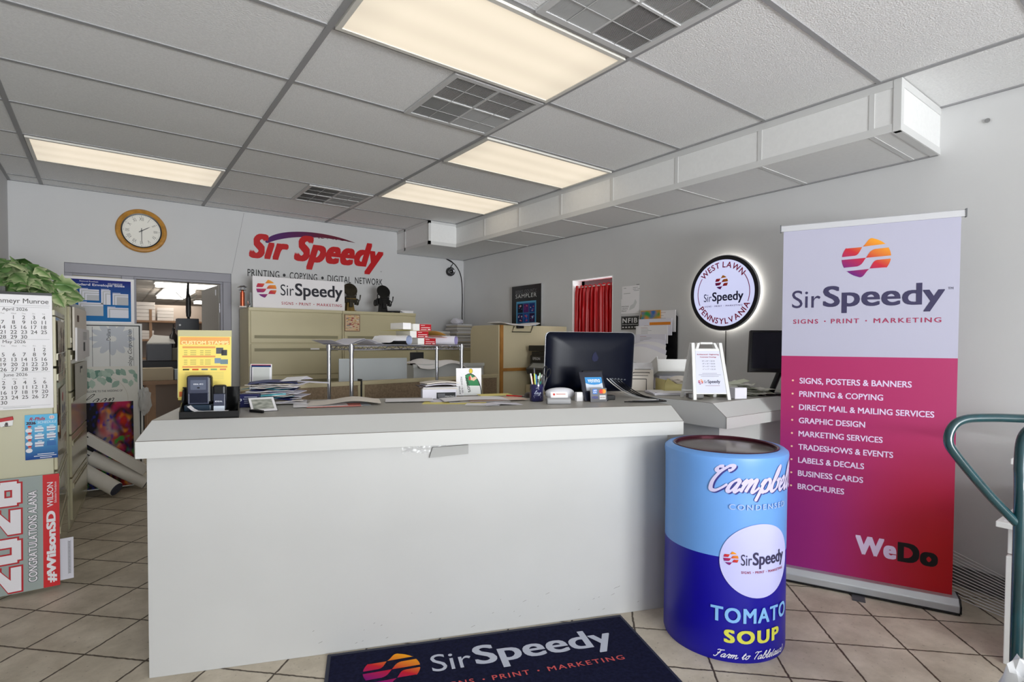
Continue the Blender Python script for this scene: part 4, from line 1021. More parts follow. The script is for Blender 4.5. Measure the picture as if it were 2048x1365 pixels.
cw = thing('white_card', 'small white card on the floor leaning beside the yard sign', 'card', cf(.033, .022, 0))
obj('board', cdm, m_paper2, cw)
mb = MB(); rect(mb, cf, .041, .043, .05, .235, .0006, lin((150, 150, 154))); rect(mb, cf, .052, .054, .05, .235, .0006, lin((150, 150, 154)))
for k in range(22): rect(mb, cf, .0445, .0505, .052+.0083*k, .057+.0083*k, .0006, lin((120, 120, 124)))
obj('printing', mb, INK, cw)
# plant and little things on the near cabinet
CT = 1.546
pl = thing('leafy_plant', 'variegated green trailing plant on the shorter filing cabinet', 'plant', (-.42, 4.30, CT))
obj('pot', MB().lathe([(.06, 0), (.085, .10), (.09, .11), (.08, .11), (.06, .02)], (-.42, 4.30, CT), 20), mat('dark_pot', (50, 44, 40), .6), pl, smooth=True)
lf = MB(); rn = random.Random(11)
LA, LB, LD = lin((206, 210, 166)), lin((88, 132, 62)), lin((26, 54, 24))
def leaf(c, dr_, up2, s, tone):
    d = V(dr_).normalized(); u_ = V(up2); sd = d.cross(u_).normalized(); nn = sd.cross(d).normalized()
    # ivy / poinsettia outline: pointed with two side lobes
    o2 = [(0, 0), (.12, .30), (.30, .60), (.42, .36), (.62, .40), (.82, .2), (1.1, 0)]
    vs = []; base = len(lf.v)
    mids = [(0, 0), (.3, 0), (.6, 0), (1.05, 0)]
    left = [V(c)+d*a*s+sd*b*s+nn*(-.25*b*s-.25*a*a*s) for a, b in o2]; right = [V(c)+d*a*s-sd*b*s+nn*(-.25*b*s-.25*a*a*s) for a, b in o2]
    mid = [V(c)+d*a*s+nn*(.03*s-.25*a*a*s) for a, b in o2]
    lf.v += left+mid+right; n = len(o2)
    ce = fade(LA, LB, tone); cm = fade(LB, LD, tone*.7)
    for k in range(n-1):
        lf.f.append([base+k, base+n+k, base+n+k+1, base+k+1]); lf.c.append([ce, cm, cm, ce])
        lf.f.append([base+n+k, base+2*n+k, base+2*n+k+1, base+n+k+1]); lf.c.append([cm, ce, ce, cm])
for k in range(230):
    th_ = rn.uniform(0, 2*pi); ph = math.asin(rn.uniform(-.15, 1.0)) ; rd = rn.uniform(.55, 1.06)
    dx, dy, dz = cos(ph)*cos(th_), cos(ph)*sin(th_), sin(ph)
    c = (-.42+dx*.20*rd, 4.30+dy*.24*rd, CT+.12+dz*.19*rd)
    leaf(c, (dx+rn.uniform(-.5, .5), dy+rn.uniform(-.5, .5), dz*.3-rn.uniform(.1, .7)), (dx*.8+rn.uniform(-.5, .5), dy*.8-.6+rn.uniform(-.6, .6), dz*.8+.3+rn.uniform(-.4, .4)), rn.uniform(.065, .125), rn.random())
obj('leaves', lf, ink('leaf_surface', .45, spec=.4), pl)
stm = MB()
for k in range(26):
    th_ = 2*pi*k/26*3.1; stm.tube(catmull([(-.42, 4.30, CT+.1), (-.42+.09*cos(th_), 4.30+.1*sin(th_), CT+.2), (-.42+.18*cos(th_), 4.30+.2*sin(th_), CT+.17)], 5), .0025, 5)
obj('stems', stm, mat('stem_green', (70, 84, 44), .6), pl)
bk = thing('wire_tray', 'dark ribbed tray holding slips at the left edge, under the plant leaves', 'tray', (-.53, 3.99, CT))
mb = MB()
mb.bx(-.66, -.44, 3.97, 3.975, CT+.03, CT+.12); mb.bx(-.66, -.44, 3.97, 4.06, CT+.03, CT+.035); mb.bx(-.445, -.44, 3.97, 4.06, CT, CT+.12)
for k in range(22): mb.bx(-.655+.01*k, -.651+.01*k, 3.966, 3.971, CT+.03, CT+.12)
obj('tray', mb, mat('tray_smoke', (74, 74, 70), .4), bk)
mb = MB(); tf = Fr((-.66, 3.9645, CT+.05), (1, 0, 0), (0, 0, 1))
for k in range(10): rect(mb, tf, .02+.018*k, .03+.018*k, .01, .03, 0, lin((226, 222, 214)))
obj('white_marks', mb, INK, bk)
single('amber_glass_dish', MB().lathe([(.03, 0), (.05, .01), (.055, .075), (.05, .078), (.045, .015), (.0, .012)], (-.375, 3.995, CT), 20), mat('amber_glass', (214, 160, 60), .12, trans=.6), 'small amber glass dish behind the calendar top, under the leaves', 'dish', smooth=True)
# things by the doorway: boards, print, tubes
ep = thing('envelope_poster', 'blue envelope size chart poster beside the doorway', 'poster', (-.05, YB, 1.5))
ef = Fr((-.33, YB-.012, 0), (1, 0, 0), (0, 0, 1))
obj('sheet', slab(ef, .005, .535, 1.525, 1.952, -.002, .001), m_paper, ep)
mb = MB(); mb.grid(lambda u, v: ef(.02+.49*u, 1.55+.38*v, .0016), 3, 10, col=lambda u, v: fade(lin((16, 110, 176)), lin((18, 24, 120)), max(0, (v-.3)/.7)))
LW2 = lin((226, 226, 236)); LG2 = lin((188, 190, 194))
text(mb, ef, 'National Envelope', .13, 1.903, .135, .015, .0024, .0, col=LW2)
text(mb, ef, 'Standard Envelope Sizes', .062, 1.866, .40, .028, .0024, .02, col=LW2)
text(mb, ef, 'WILLIAMHOUSE', .335, 1.892, .11, .014, .0024, .0, col=LW2); rect(mb, ef, .333, .447, 1.8885, 1.890, .0024, LW2)
for (a, b, c, d, n) in ((.13, .27, 1.74, 1.84, 6), (.285, .355, 1.705, 1.84, 5), (.37, .49, 1.705, 1.81, 4), (.33, .49, 1.585, 1.68, 3), (.12, .30, 1.60, 1.72, 4)):
    for q in range(n): rect(mb, ef, a+.010*q, b-.0, c, d-.010*q, .0024+.0003*q, (LW2, LG2)[q % 2])
    rect(mb, ef, a, a+.06, d+.003, d+.008, .0024, LW2)
obj('printed_chart', mb, INKG, ep)
# tall cheque board
qf = Fr((-.20, YB-.075, 0), (1, 0, 0), (0, .03, 1))
cq = thing('cheque_board', 'tall oversized cheque board with black border leaning by the doorway', 'board', qf(.2, 0, 0))
obj('panel', slab(qf, .0, .463, .02, 1.535, -.012, 0), mat('foamcore_white', (228, 228, 226), .6), cq)
mb = MB(); GB = lin((196, 200, 208)); BK = lin((24, 24, 26))
rect(mb, qf, .02, .447, 1.508, 1.517, .0006, BK); rect(mb, qf, .437, .447, .04, 1.517, .0006, BK); rect(mb, qf, .02, .03, .04, 1.517, .0006, BK)
for k in range(12):
    a = R(30*k); pts = []
    for t_ in range(12):
        s_ = 2*pi*t_/12; lx, ly = .075+.055*cos(s_), .022*sin(s_)
        pts.append((.235+(lx*cos(a)-ly*sin(a))*1.35, 1.39+(lx*sin(a)+ly*cos(a))*1.2))
    pts = [(min(max(px_, .032), .435), min(py_, 1.506)) for px_, py_ in pts]
    poly(mb, qf, pts, .0005+.00001*k, GB)
class RotQ:
    n = qf.n
    def __call__(s, x, y, l=0.0): return qf(.463-y, x, l)
rq = RotQ()
text(mb, rq, 'Dollars', 1.375, .242, .105, .030, .0012, .0, col=BK); rect(mb, rq, .98, 1.37, .247, .250, .0012, BK); rect(mb, rq, .98, 1.50, .375, .378, .0012, BK)
text(mb, rq, 'Technology Corporation', 1.02, .072, .46, .042, .0012, .0, shear=.3, col=BK); rect(mb, rq, .95, 1.49, .066, .068, .0012, BK)
obj('printing', mb, INK, cq)
# wedding welcome board in front of it
wfm = Fr((-.20, YB-.105, 0), (1, 0, 0), (0, .03, 1))
wd = thing('wedding_board', 'cream wedding welcome board with green leaves in front of the cheque board', 'board', wfm(.2, 0, 0))
obj('panel', slab(wfm, .0, .425, .02, 1.135, -.008, 0), mat('foamcore_cream', (226, 224, 216), .6), wd)
mb = MB(); rn = random.Random(5)
for k in range(34):
    x, z = rn.uniform(.02, .40), 1.12-rn.uniform(0, .12)*(1 if rn.random() < .5 else .3); a = rn.uniform(-2.4, -.4); s_ = rn.uniform(.05, .085)
    pts = [(x+(lx*cos(a)-ly*sin(a))*s_, z+(lx*sin(a)+ly*cos(a))*s_) for lx, ly in [(.0, 0), (.3, .28), (.65, .28), (1, 0), (.65, -.28), (.3, -.28)]]
    pts = [(min(max(p, .003), .42), min(q, 1.13)) for p, q in pts]
    poly(mb, wfm, pts, .0006+.00004*k, fade(lin((96, 140, 124)), lin((186, 206, 190)), rn.random()))
text(mb, wfm, 'WELCOME TO THE WEDDING OF', .025, .90, .28, .018, .0012, .004, col=BK)
script(mb, wfm, 'aan', .075, .80, .17, .042, .007, .0012, BK, .3, .4); script(mb, wfm, 'l', .0, .80, .05, .042, .007, .0012, BK, .3, .4)
class CirW:
    n = wfm.n
    def __call__(s, x, y, l=0.0): return wfm(.12+x, .83+y, l)
ring(mb, CirW(), .225, .2275, .001, -10, 75, 24, lin((196, 186, 170)))
obj('printing', mb, INK, wd)
# abstract print
af = Fr((-.20, YB-.15, 0), (1, 0, 0), (0, .04, 1))
ap = thing('abstract_print', 'dark multicoloured abstract paint print standing by the doorway', 'print', af(.2, 0, 0))
obj('panel', slab(af, .0, .385, .02, .815, -.01, 0), mat('foamcore_white'), ap)
def paint(u, v):
    p = V((u*3.1, v*4.3, .7)); n1 = noise.noise(p*1.3); n2 = noise.noise(p*2.7+V((5, 1, 0))); n3 = noise.noise(p*5+V((2, 8, 0)))
    c = lin((10, 4, 18)); d = math.hypot((u-.5)*1.2, (v-.62)*.9)
    glow = max(0, 1-d*3.2+n2*.5); c = fade(c, lin((226, 200, 205)), min(1, glow*.9))
    c = fade(c, lin((200, 40, 24)), max(0, min(1, (n1*1.6+.35-abs(u-.75)*1.6))))
    c = fade(c, lin((236, 150, 30)), max(0, min(1, (n2*2.4-.45)))*(u > .35))
    c = fade(c, lin((28, 40, 160)), max(0, min(1, (n3*2.2-.3)))*(.9 if v > .8 or u < .6 else .4))
    c = fade(c, lin((50, 150, 60)), max(0, min(1, (-n2*2.6-.45)))*(v < .6))
    c = fade(c, lin((190, 30, 80)), max(0, min(1, (-n1*2.2-.35)))*(u > .5))
    return c
obj('picture', MB().grid(lambda u, v: af(.0+.385*u, .03+.78*v, .0008), 64, 90, col=paint), INKG, ap)
# tubes and a long box lying at the end of the cabinet
m_tube = mat('mailing_tube_white', (232, 228, 220), .5, var=.03)
def mtube(p0, p1, rad, label, n):
    t = thing('mailing_tube', label, 'mailing tube', p1, 0, 'rolls and boxes by the doorway')
    obj('tube', MB().tube([p0, p1], rad, 24), m_tube, t, smooth=True)
    d = (V(p1)-V(p0)).normalized()
    obj('end_cap', MB().tube([V(p1)-d*.004, V(p1)+d*.006], rad*.93, 24), mat('tube_end_dark', (60, 66, 84), .5), t, smooth=True)
mtube((-.20, 6.06, .235), (.045, 5.86, .066), .062, 'fat white mailing tube pointing forward out of the tube pile', 0)
mtube((-.14, 6.075, .34), (.27, 5.99, .060), .055, 'white mailing tube lying with its end toward the counter', 1)
lb = thing('long_carton', 'long flat white carton sloping down in front of the abstract print', 'box', (.25, 5.8, 0), 0, 'rolls and boxes by the doorway')
q0, q1 = V((-.20, 6.06, .50)), V((.25, 6.0, .14))
dd = (q1-q0).normalized(); sd = V((.15, 1, 0)).normalized(); nn = dd.cross(sd).normalized()
if nn.z < 0: nn = -nn
obj('carton', MB().prism([q0, q1, q1+nn*.085, q0+nn*.085], -sd*.05), m_tube, lb, bevel=.003)
obj('corner_mark', MB().prism([q0+dd*.02+nn*.05-sd*.0505, q0+dd*.035+nn*.05-sd*.0505, q0+dd*.035+nn*.06-sd*.0505, q0+dd*.02+nn*.06-sd*.0505], -sd*.001), m_black, lb)
for k in range(3):
    a0, a1 = V((-.21, 6.085+.009*k, .40-.05*k)), V((.16-.03*k, 6.075+.009*k, .14-.02*k)); d3 = (a1-a0).normalized(); n3_ = V((-d3.z, 0, d3.x)).normalized()
    single('flat_panel', MB().prism([a0, a1, a1+n3_*.03, a0+n3_*.03], (0, .008, 0)), m_tube, ('front', 'middle', 'rear')[k]+' flat white strip of the three behind the mailing tubes', 'strip', 'flat strips by the doorway')
pb = MB(); crumple(pb, (.275, 6.16, .80), (.10, .07, .26), .35, 3, 9)
single('clear_bag', pb, mat('clear_poly', (225, 226, 226), .15, alpha=.55, spec=.7), 'crumpled clear plastic bag hanging on the edge of the cheque board', 'bag', smooth=True)

# ================================================================ back wall
wl = thing('wall_lettering', 'big red painted shop name lettering on the back wall', 'lettering', (1.95, YB, 2.05))
wf_ = Fr((0, YB-.0015, 0), (1, 0, 0), (0, 0, 1))
mb = MB(); line(wl, text, wf_, 'S\u0131r', 1.210, 2.258, .405, .268, .0, .055, 1.12, .36, lin((186, 12, 20)), name='red_word')
line(wl, text, wf_, 'Speedy', 1.668, 2.184, 1.058, .378, .0, .055, 1.08, .36, lin((186, 12, 20)), name='red_word')
for s_, x_, w3 in (('PRINTING', 1.196, .318), ('COPYING', 1.622, .30), ('DIGITAL', 2.04, .275), ('NETWORK', 2.365, .347)): line(wl, text, wf_, s_, x_, 2.062, w3, .077, .0, .006, 1.1, col=lin((20, 20, 22)), name='black_word')
for x_ in (1.565, 1.982): line(wl, poly, wf_, [(x_+.015*a, 2.1+.017*b) for a, b in arc(0, 345, 23)], .0, lin((50, 50, 54)), name='dot')
line(wl, text, wf_, '\u00ae', 2.685, 2.222, .016, .016, .0, .0, col=lin((60, 60, 60)), name='registered_sign')
mb = MB(); top = bez((1.385, 2.472), (1.48, 2.60), (1.95, 2.66), (2.366, 2.545), 20); bot = bez((1.40, 2.435), (1.6, 2.545), (1.95, 2.585), (2.366, 2.543), 20)
ends = bez((1.40, 2.435), (1.365, 2.425), (1.365, 2.46), (1.385, 2.472), 5)[1:-1]
PUR, DRD = lin((72, 10, 92)), lin((96, 8, 40))
sw = top+bot[::-1]+ends
vs = [wf_(x, z, 0) for x, z in top]+[wf_(x, z, 0) for x, z in bot]; n = len(top)
gc = lambda x: fade(PUR, DRD, max(0, min(1, (x-1.5)/.5)))
o_ = len(mb.v); mb.v += vs
for k in range(n-1):
    mb.f.append([o_+n+k, o_+n+k+1, o_+k+1, o_+k]); mb.c.append([gc(bot[k][0]), gc(bot[k+1][0]), gc(top[k+1][0]), gc(top[k][0])])
poly(mb, wf_, [bot[0]]+ends+[top[0]], 0, PUR)
rn = random.Random(8)
for k in range(60):
    t_ = rn.uniform(.45, .97); i_ = int(t_*20); x = bot[i_][0]+rn.uniform(0, .04); z = bot[i_][1]-rn.uniform(-.004, .018)*(1.2-t_)
    rect(mb, wf_, x, x+rn.uniform(.006, .02), z, z+.004, 0, DRD)
obj('brush_stroke', mb, INK, wl)
# clock
kf = Fr((.27, YB-.03, 2.42), (1, 0, 0), (0, 0, 1))
ck = thing('wall_clock', 'round oak wall clock with Roman numerals above the doorway', 'clock', (.27, YB-.03, 2.215))
obj('case', MB().lathe([(.203, -.0), (.205, .012), (.195, .026), (.178, .03), (.163, .022), (.16, .012), (.16, 0)], (.27, YB-.004, 2.42), 64, 'Y', caps=False), mat('oak', (186, 132, 54), .4, var=.25, vscale=18), ck, smooth=True)
obj('bezel', MB().lathe([(.163, .010), (.163, .024), (.152, .022), (.150, .010)], (.27, YB-.004, 2.42), 64, 'Y', caps=False), m_black, ck, smooth=True)
obj('dial', MB().lathe([(.155, .002), (.155, .012), (0, .012)], (.27, YB-.004, 2.42), 48, 'Y', caps=False), mat('clock_dial', (238, 235, 226), .5), ck)
kd = Fr((.27, YB-.0165, 2.42), (1, 0, 0), (0, 0, 1)); mb = MB()
for k, s_ in enumerate(('XII', 'I', 'II', 'III', 'IV', 'V', 'VI', 'VII', 'VIII', 'IX', 'X', 'XI')):
    a = R(90-30*k); vs_, fs_2, (a0, a1, b0, b1) = glyphs(s_, -.006); sc_ = .033/(b1-b0); o_ = len(mb.v); th_ = a-pi/2
    if 3 < k < 9: pass
    for p in vs_:
        X = (p[0]-(a0+a1)/2)*sc_*.62; Y = (p[1]-(b0+b1)/2)*sc_
        mb.v.append(kd(.112*cos(a)+X*cos(th_)-Y*sin(th_), .112*sin(a)+X*sin(th_)+Y*cos(th_), .0))
    for q in fs_2: mb.f.append([j+o_ for j in q]); mb.c.append(lin((24, 24, 24)))
for k in range(60):
    a = R(6*k); s_ = .0016 if k % 5 else .003; cxx, cyy = .14*cos(a), .14*sin(a); rect(mb, kd, cxx-s_, cxx+s_, cyy-s_, cyy+s_, .0, lin((40, 40, 40)))
obj('numerals', mb, INK, ck)
def hand(name, ang, ln, wd_, l):
    a = R(90-ang); d = (cos(a), sin(a)); e = (-d[1], d[0])
    mb = MB().prism([kd(d[0]*p+e[0]*q, d[1]*p+e[1]*q, l) for p, q in ((-.025, wd_), (-.025, -wd_), (ln*.7, -wd_*.8), (ln, 0), (ln*.7, wd_*.8))], kd.n*.0015)
    obj(name, mb, m_black, ck)
hand('hour_hand', 57, .085, .004, .003); hand('minute_hand', 180, .125, .003, .005)
obj('hub', MB().lathe([(.007, 0), (.007, .009), (0, .009)], (.27, YB-.0165, 2.42), 16, 'Y'), m_black, ck)
obj('glass', MB().lathe([(.15, .021), (.0, .0215)], (.27, YB-.004, 2.42), 48, 'Y', caps=False), mat('clear_glass', (255, 255, 255), .03, alpha=.08, spec=.8), ck)
# lateral files along the back wall
GB_ = 'putty lateral files along the back wall'
f1 = file_cab('lateral_file', 'putty lateral file under the white sign board by the doorway', 1.566, 5.985, .925, .45, 1.705, 0, 5, GB_, m1=m_beige, m2=m_beige)
f2 = file_cab('lateral_file', 'putty lateral file holding the two old presses', 2.468, 5.985, .87, .45, 1.705, 0, 5, GB_, m1=m_beige, m2=m_beige)
f3 = file_cab('lateral_file', 'lower putty lateral file in the corner holding magazine stacks', 3.325, 6.03, .80, .44, 1.30, 0, 4, GB_, m1=m_beige, m2=m_beige)
LT = 1.706
single('drawer_label', MB().bx(1.69, 1.78, 5.750, 5.753, 1.288, 1.306), m_paper, 'white label on the lateral file under the sign, second drawer', 'label')
single('drawer_label', MB().bx(2.28, 2.37, 5.750, 5.753, 1.288, 1.306), m_paper, 'white label on the lateral file with the presses, second drawer', 'label')
# white sign board
sf = Fr((1.157, 5.83, LT), (1, 0, 0), (0, .05, 1))
sb = thing('sign_board', 'white shop sign board standing on the lateral file', 'sign', sf(.46, 0, 0))
obj('panel', slab(sf, .0, .925, .0, .318, -.02, 0), mat('sign_white', (236, 232, 234), .45), sb, bevel=.002)
mb = MB(); logo(mb, sf, .128, .195, .095, .001, .092); obj('logo', mb, INK, sb)
mb = MB(); brand(mb, sf, .262, .098, .64, .172, .001, lin((36, 36, 46))); obj('lettering', mb, INK, sb); line(sb, tagline, sf, .27, .042, .622, .029, .001, lin((172, 30, 52)))
# trophy, figurine, plaque
tr = thing('trophy', 'small trophy with copper column and silver animal on top', 'trophy', (1.068, 5.86, LT))
obj('base', MB().bx(1.035, 1.10, 5.83, 5.89, LT, LT+.012), mat('trophy_marble', (210, 200, 190), .3), tr)
obj('column', MB().lathe([(.021, .012), (.021, .148), (.012, .15), (.012, .16)], (1.068, 5.86, LT), 20), mat('copper_foil', (196, 96, 66), .25, .7), tr, smooth=True)
obj('cup_plate', MB().lathe([(.004, .158), (.03, .165), (.034, .172), (0, .172)], (1.068, 5.86, LT), 16), m_chrome, tr)
an = MB(); z_ = LT+.172
an.tube(catmull([(1.026, 5.86, z_+.018), (1.040, 5.86, z_+.028), (1.068, 5.86, z_+.036), (1.098, 5.86, z_+.03), (1.108, 5.86, z_+.022)], 5), [.004]*4+[.007]*4+[.010]*4+[.010]*4+[.008]*4+[.004], 8) if False else None
an.tube([(1.024, 5.86, z_+.02), (1.038, 5.86, z_+.028), (1.05, 5.86, z_+.034), (1.07, 5.86, z_+.036), (1.09, 5.86, z_+.034), (1.102, 5.86, z_+.026), (1.112, 5.86, z_+.034)], [.003, .007, .009, .011, .010, .005, .002], 8)
for x in (1.048, 1.056, 1.086, 1.094): an.tube([(x, 5.86+(.006 if x in (1.048, 1.094) else -.006), z_+.03), (x, 5.86, z_)], .0028, 6)
obj('animal_figure', an, m_chrome, tr, smooth=True)
fg = thing('figurine', 'tiny silver figurine between trophy and sign board', 'figurine', (1.125, 5.82, LT))
mb = MB(); mb.lathe([(.014, 0), (.012, .006), (.004, .008), (.004, .016)], (1.125, 5.82, LT), 10); mb.tube([(1.112, 5.82, LT+.05), (1.118, 5.82, LT+.034), (1.128, 5.82, LT+.026), (1.14, 5.82, LT+.038)], [.003, .007, .008, .003], 8); mb.tube([(1.112, 5.82, LT+.05), (1.109, 5.82, LT+.062)], [.005, .003], 8)
obj('body', mb, m_chrome, fg, smooth=True)
single('clear_plaque', MB().bx(1.140, 1.30, 5.88, 5.888, LT, LT+.155), mat('smoked_acrylic', (170, 176, 176), .1, alpha=.5, spec=.6), 'clear acrylic plaque behind the left end of the sign board', 'plaque')
# two old presses
m_iron = mat('cast_iron', (20, 19, 18), .5, .3)
m_brass = mat('aged_brass', (120, 98, 52), .5, .6, var=.4, vscale=20)
def press(x, y, label, mm, m2):
    t = thing('hand_press', label, 'old printing press', (x, y, LT), 0, 'old presses on the lateral file')
    B = MB(); B.bx(-.055, .055, -.06, .06, 0, .012); B.prism([(-.045, -.04, .012), (.045, -.04, .012), (.032, -.03, .11), (-.032, -.03, .11)], (0, .07, 0)); obj('base', B, m2, t, world=False)
    B = MB(); B.bx(-.06, .06, -.05, .05, .10, .165); B.bx(-.085, -.06, -.02, .02, .08, .15); B.bx(.06, .085, -.02, .02, .08, .15); B.bx(-.02, .02, -.06, -.04, .05, .17); B.bx(-.05, .05, -.045, -.035, .165, .185)
    obj('frame', B, mm, t, world=False, bevel=.004)
    for s_ in (-1, 1):
        W = MB(); W.lathe([(.03, -.004), (.036, -.006), (.036, .006), (.03, .004)], (s_*.09, 0, .11), 18, 'X', caps=False)
        for q in range(4): W.tube([(s_*.09, 0, .11), (s_*.09, .032*cos(q*pi/2), .11+.032*sin(q*pi/2))], .003, 5)
        obj('gear_wheel', W, mm, t, world=False, smooth=True)
    P = MB(); P.lathe([(.0, -.006), (.078, -.006), (.08, 0), (.078, .006), (.05, .008), (.0, .01)], (0, 0, 0), 36, 'Y'); P.xf(Matrix.Translation((.005, -.01, .245)) @ Matrix.Rotation(R(-24), 4, 'X'))
    obj('ink_disc', P, mm, t, world=False, smooth=True)
    for s_ in (-1, 1): obj('arm', MB().tube([(s_*.06, 0, .14), (s_*.072, -.02, .20), (s_*.03, -.005, .235)], .006, 8), mm, t, world=False)
    obj('lever', MB().tube([(.085, -.02, .09), (.105, -.04, .14), (.108, -.045, .19)], [.005, .005, .008], 8), mm, t, world=False)
    for q in range(3): obj('roller', MB().tube([(-.055, -.055, .12+.022*q), (.055, -.055, .12+.022*q)], .007, 10), m2 if q == 1 else mm, t, world=False)
    return t
press(2.17, 5.93, 'brassy old hand printing press beside the sign board', mat('tarnished_iron', (48, 42, 30), .5, .4, var=.4, vscale=25), m_brass)
press(2.55, 5.90, 'black old hand printing press standing alone on the lateral file', m_iron, m_iron)
single('black_cloth', crumple(MB(), (2.70, 5.84, LT+.001), (.26, .12, .03), .3, 3, 2, True), m_black, 'flat black strap lying beside the black press', 'strap')
bd = thing('white_binder', 'white binder lying on the right end of the lateral file', 'binder', (2.80, 5.90, LT))
obj('cover', MB().bx(2.715, 2.885, 5.78, 6.05, LT, LT+.003).bx(2.715, 2.885, 5.78, 6.05, LT+.026, LT+.029).bx(2.715, 2.718, 5.78, 6.05, LT, LT+.029), m_white, bd)
obj('pages', MB().bx(2.72, 2.88, 5.785, 6.045, LT+.003, LT+.026), m_paper, bd)
# little magnet board
mb = MB(); nf = Fr((2.05, 5.749, 0), (1, 0, 0), (0, 0, 1)); rect(mb, nf, .0, .17, 1.485, 1.665, 0, lin((112, 60, 48))); rect(mb, nf, .006, .164, 1.491, 1.659, .0008, lin((224, 196, 160)))
rn = random.Random(21)
for k in range(70): 
    x, z = .01+.15*rn.random(), 1.495+.155*rn.random(); rect(mb, nf, x, min(.163, x+rn.uniform(.006, .03)), z, min(1.658, z+rn.uniform(.003, .012)), .001+.00003*k, lin(rn.choice([(200, 130, 100), (170, 60, 60), (240, 214, 170), (120, 130, 140), (226, 190, 110), (236, 226, 214)])))
single('magnet_board', mb, INK, 'small colourful notice stuck on the lateral file with the presses', 'notice')
# stacks on the low corner file
def mags(x, y, z, w, d, n, h, label, group, seed, tones):
    rn = random.Random(seed)
    for k in range(n):
        mb = MB().bx(-w/2, w/2, -d/2, d/2, 0, h*.97)
        o = tag(obj('magazine', mb, mat('mag%d' % (k % len(tones)), tones[k % len(tones)], .6)), label % ('number %d from the bottom' % (k+1) if k else 'lowest'), 'magazine', group)
        o.location = (x+rn.uniform(-.012, .012), y+rn.uniform(-.01, .01), z+k*h); o.rotation_euler = (0, 0, rn.uniform(-.06, .06))
TN = [(214, 210, 204), (186, 180, 172), (228, 226, 222), (168, 164, 158), (206, 196, 178), (222, 222, 226)]
mags(3.635, 6.0, 1.302, .22, .28, 18, .0165, 'magazine in the tall corner stack, %s', 'magazines in the tall corner stack', 1, TN)
mags(3.33, 6.02, 1.302, .22, .28, 9, .0225, 'catalogue in the low stack left of the tall corner stack, %s', 'catalogues in the low corner stack', 2, [(196, 190, 180), (214, 206, 190), (178, 170, 158)])
single('open_booklet', crumple(MB(), (3.60, 6.0, 1.60), (.14, .2, .09), .25, 2, 5, True), m_paper2, 'white crumpled papers on top of the tall corner magazine stack', 'papers')
# camera and its cable
cm_ = thing('security_camera', 'small round black security camera in the back corner', 'camera', (3.66, YB-.04, 2.28))
obj('body', MB().lathe([(.0, 0), (.056, 0), (.06, .02), (.055, .05), (.045, .058)], (3.656, YB-.002, 2.305), 24, 'Y'), m_black, cm_, smooth=True)
obj('lens_ring', MB().lathe([(.044, .056), (.038, .062), (.03, .058)], (3.656, YB-.002, 2.305), 24, 'Y', caps=False), m_steel, cm_, smooth=True)
obj('lens', MB().lathe([(.026, .056), (.018, .064), (0, .066)], (3.656, YB-.002, 2.305), 20, 'Y'), mat('lens_glass', (12, 12, 16), .08, spec=.8), cm_, smooth=True)
obj('cable', MB().tube(catmull([(3.66, YB-.02, 2.36), (3.70, YB-.015, 2.42), (3.67, YB-.012, 2.45), (3.60, YB-.012, 2.472)], 6), .005, 6), m_black, cm_)
single('wall_cable', MB().tube(catmull([(3.60, YB-.012, 2.47), (3.74, YB-.014, 2.40), (3.83, YB-.012, 2.25), (3.852, YB-.01, 2.0), (3.85, YB-.01, 1.75), (3.858, YB-.01, 1.35)], 8), .006, 6), m_black, 'thin dark cable running down the back corner from the camera', 'cable')

# ================================================================ office behind the counter
m_fab = mat('partition_fabric', (146, 126, 102), .95, var=.2, vscale=60, bump=.3, bscale=300)
m_pfr = mat('partition_frame_beige', (196, 184, 150), .5)
m_pdk = mat('partition_post_dark', (40, 38, 36), .5)
pa0, pa1 = V((.55, 3.89, 0)), V((2.90, 4.12, 0)); pd_ = (pa1-pa0).normalized()
fp = Fr(pa0, pd_, (0, 0, 1))
for k, (a, b, lab) in enumerate(((.0, .985, 'brown fabric partition panel behind the counter, left of the dark post'), (1.0, 2.15, 'brown fabric partition panel behind the counter, right of the dark post'), (2.165, 2.37, 'narrow brown fabric partition panel beside the cream workstation'))):
    t = thing('partition_panel', lab, 'partition', fp((a+b)/2, 0, 0), math.atan2(pd_.y, pd_.x), 'brown fabric partitions')
    obj('fabric', slab(fp, a+.02, b-.02, .08, 1.045, -.02, .02), m_fab, t)
    fm_ = MB(); slab(fp, a, b, 1.045, 1.075, -.028, .028, fm_); slab(fp, a, b, .0, .08, -.025, .025, fm_); slab(fp, a, a+.02, .08, 1.045, -.026, .026, fm_); slab(fp, b-.02, b, .08, 1.045, -.026, .026, fm_)
    obj('frame', fm_, m_pfr, t, bevel=.003)
for x, lab in ((.9925, 'dark connecting post between the two wide partition panels'), (2.1575, 'dark connecting post at the narrow partition panel')):
    single('partition_post', slab(fp, x-.0075, x+.0075, 0, 1.09, -.024, .024), m_pdk, lab, 'post', 'partition posts')
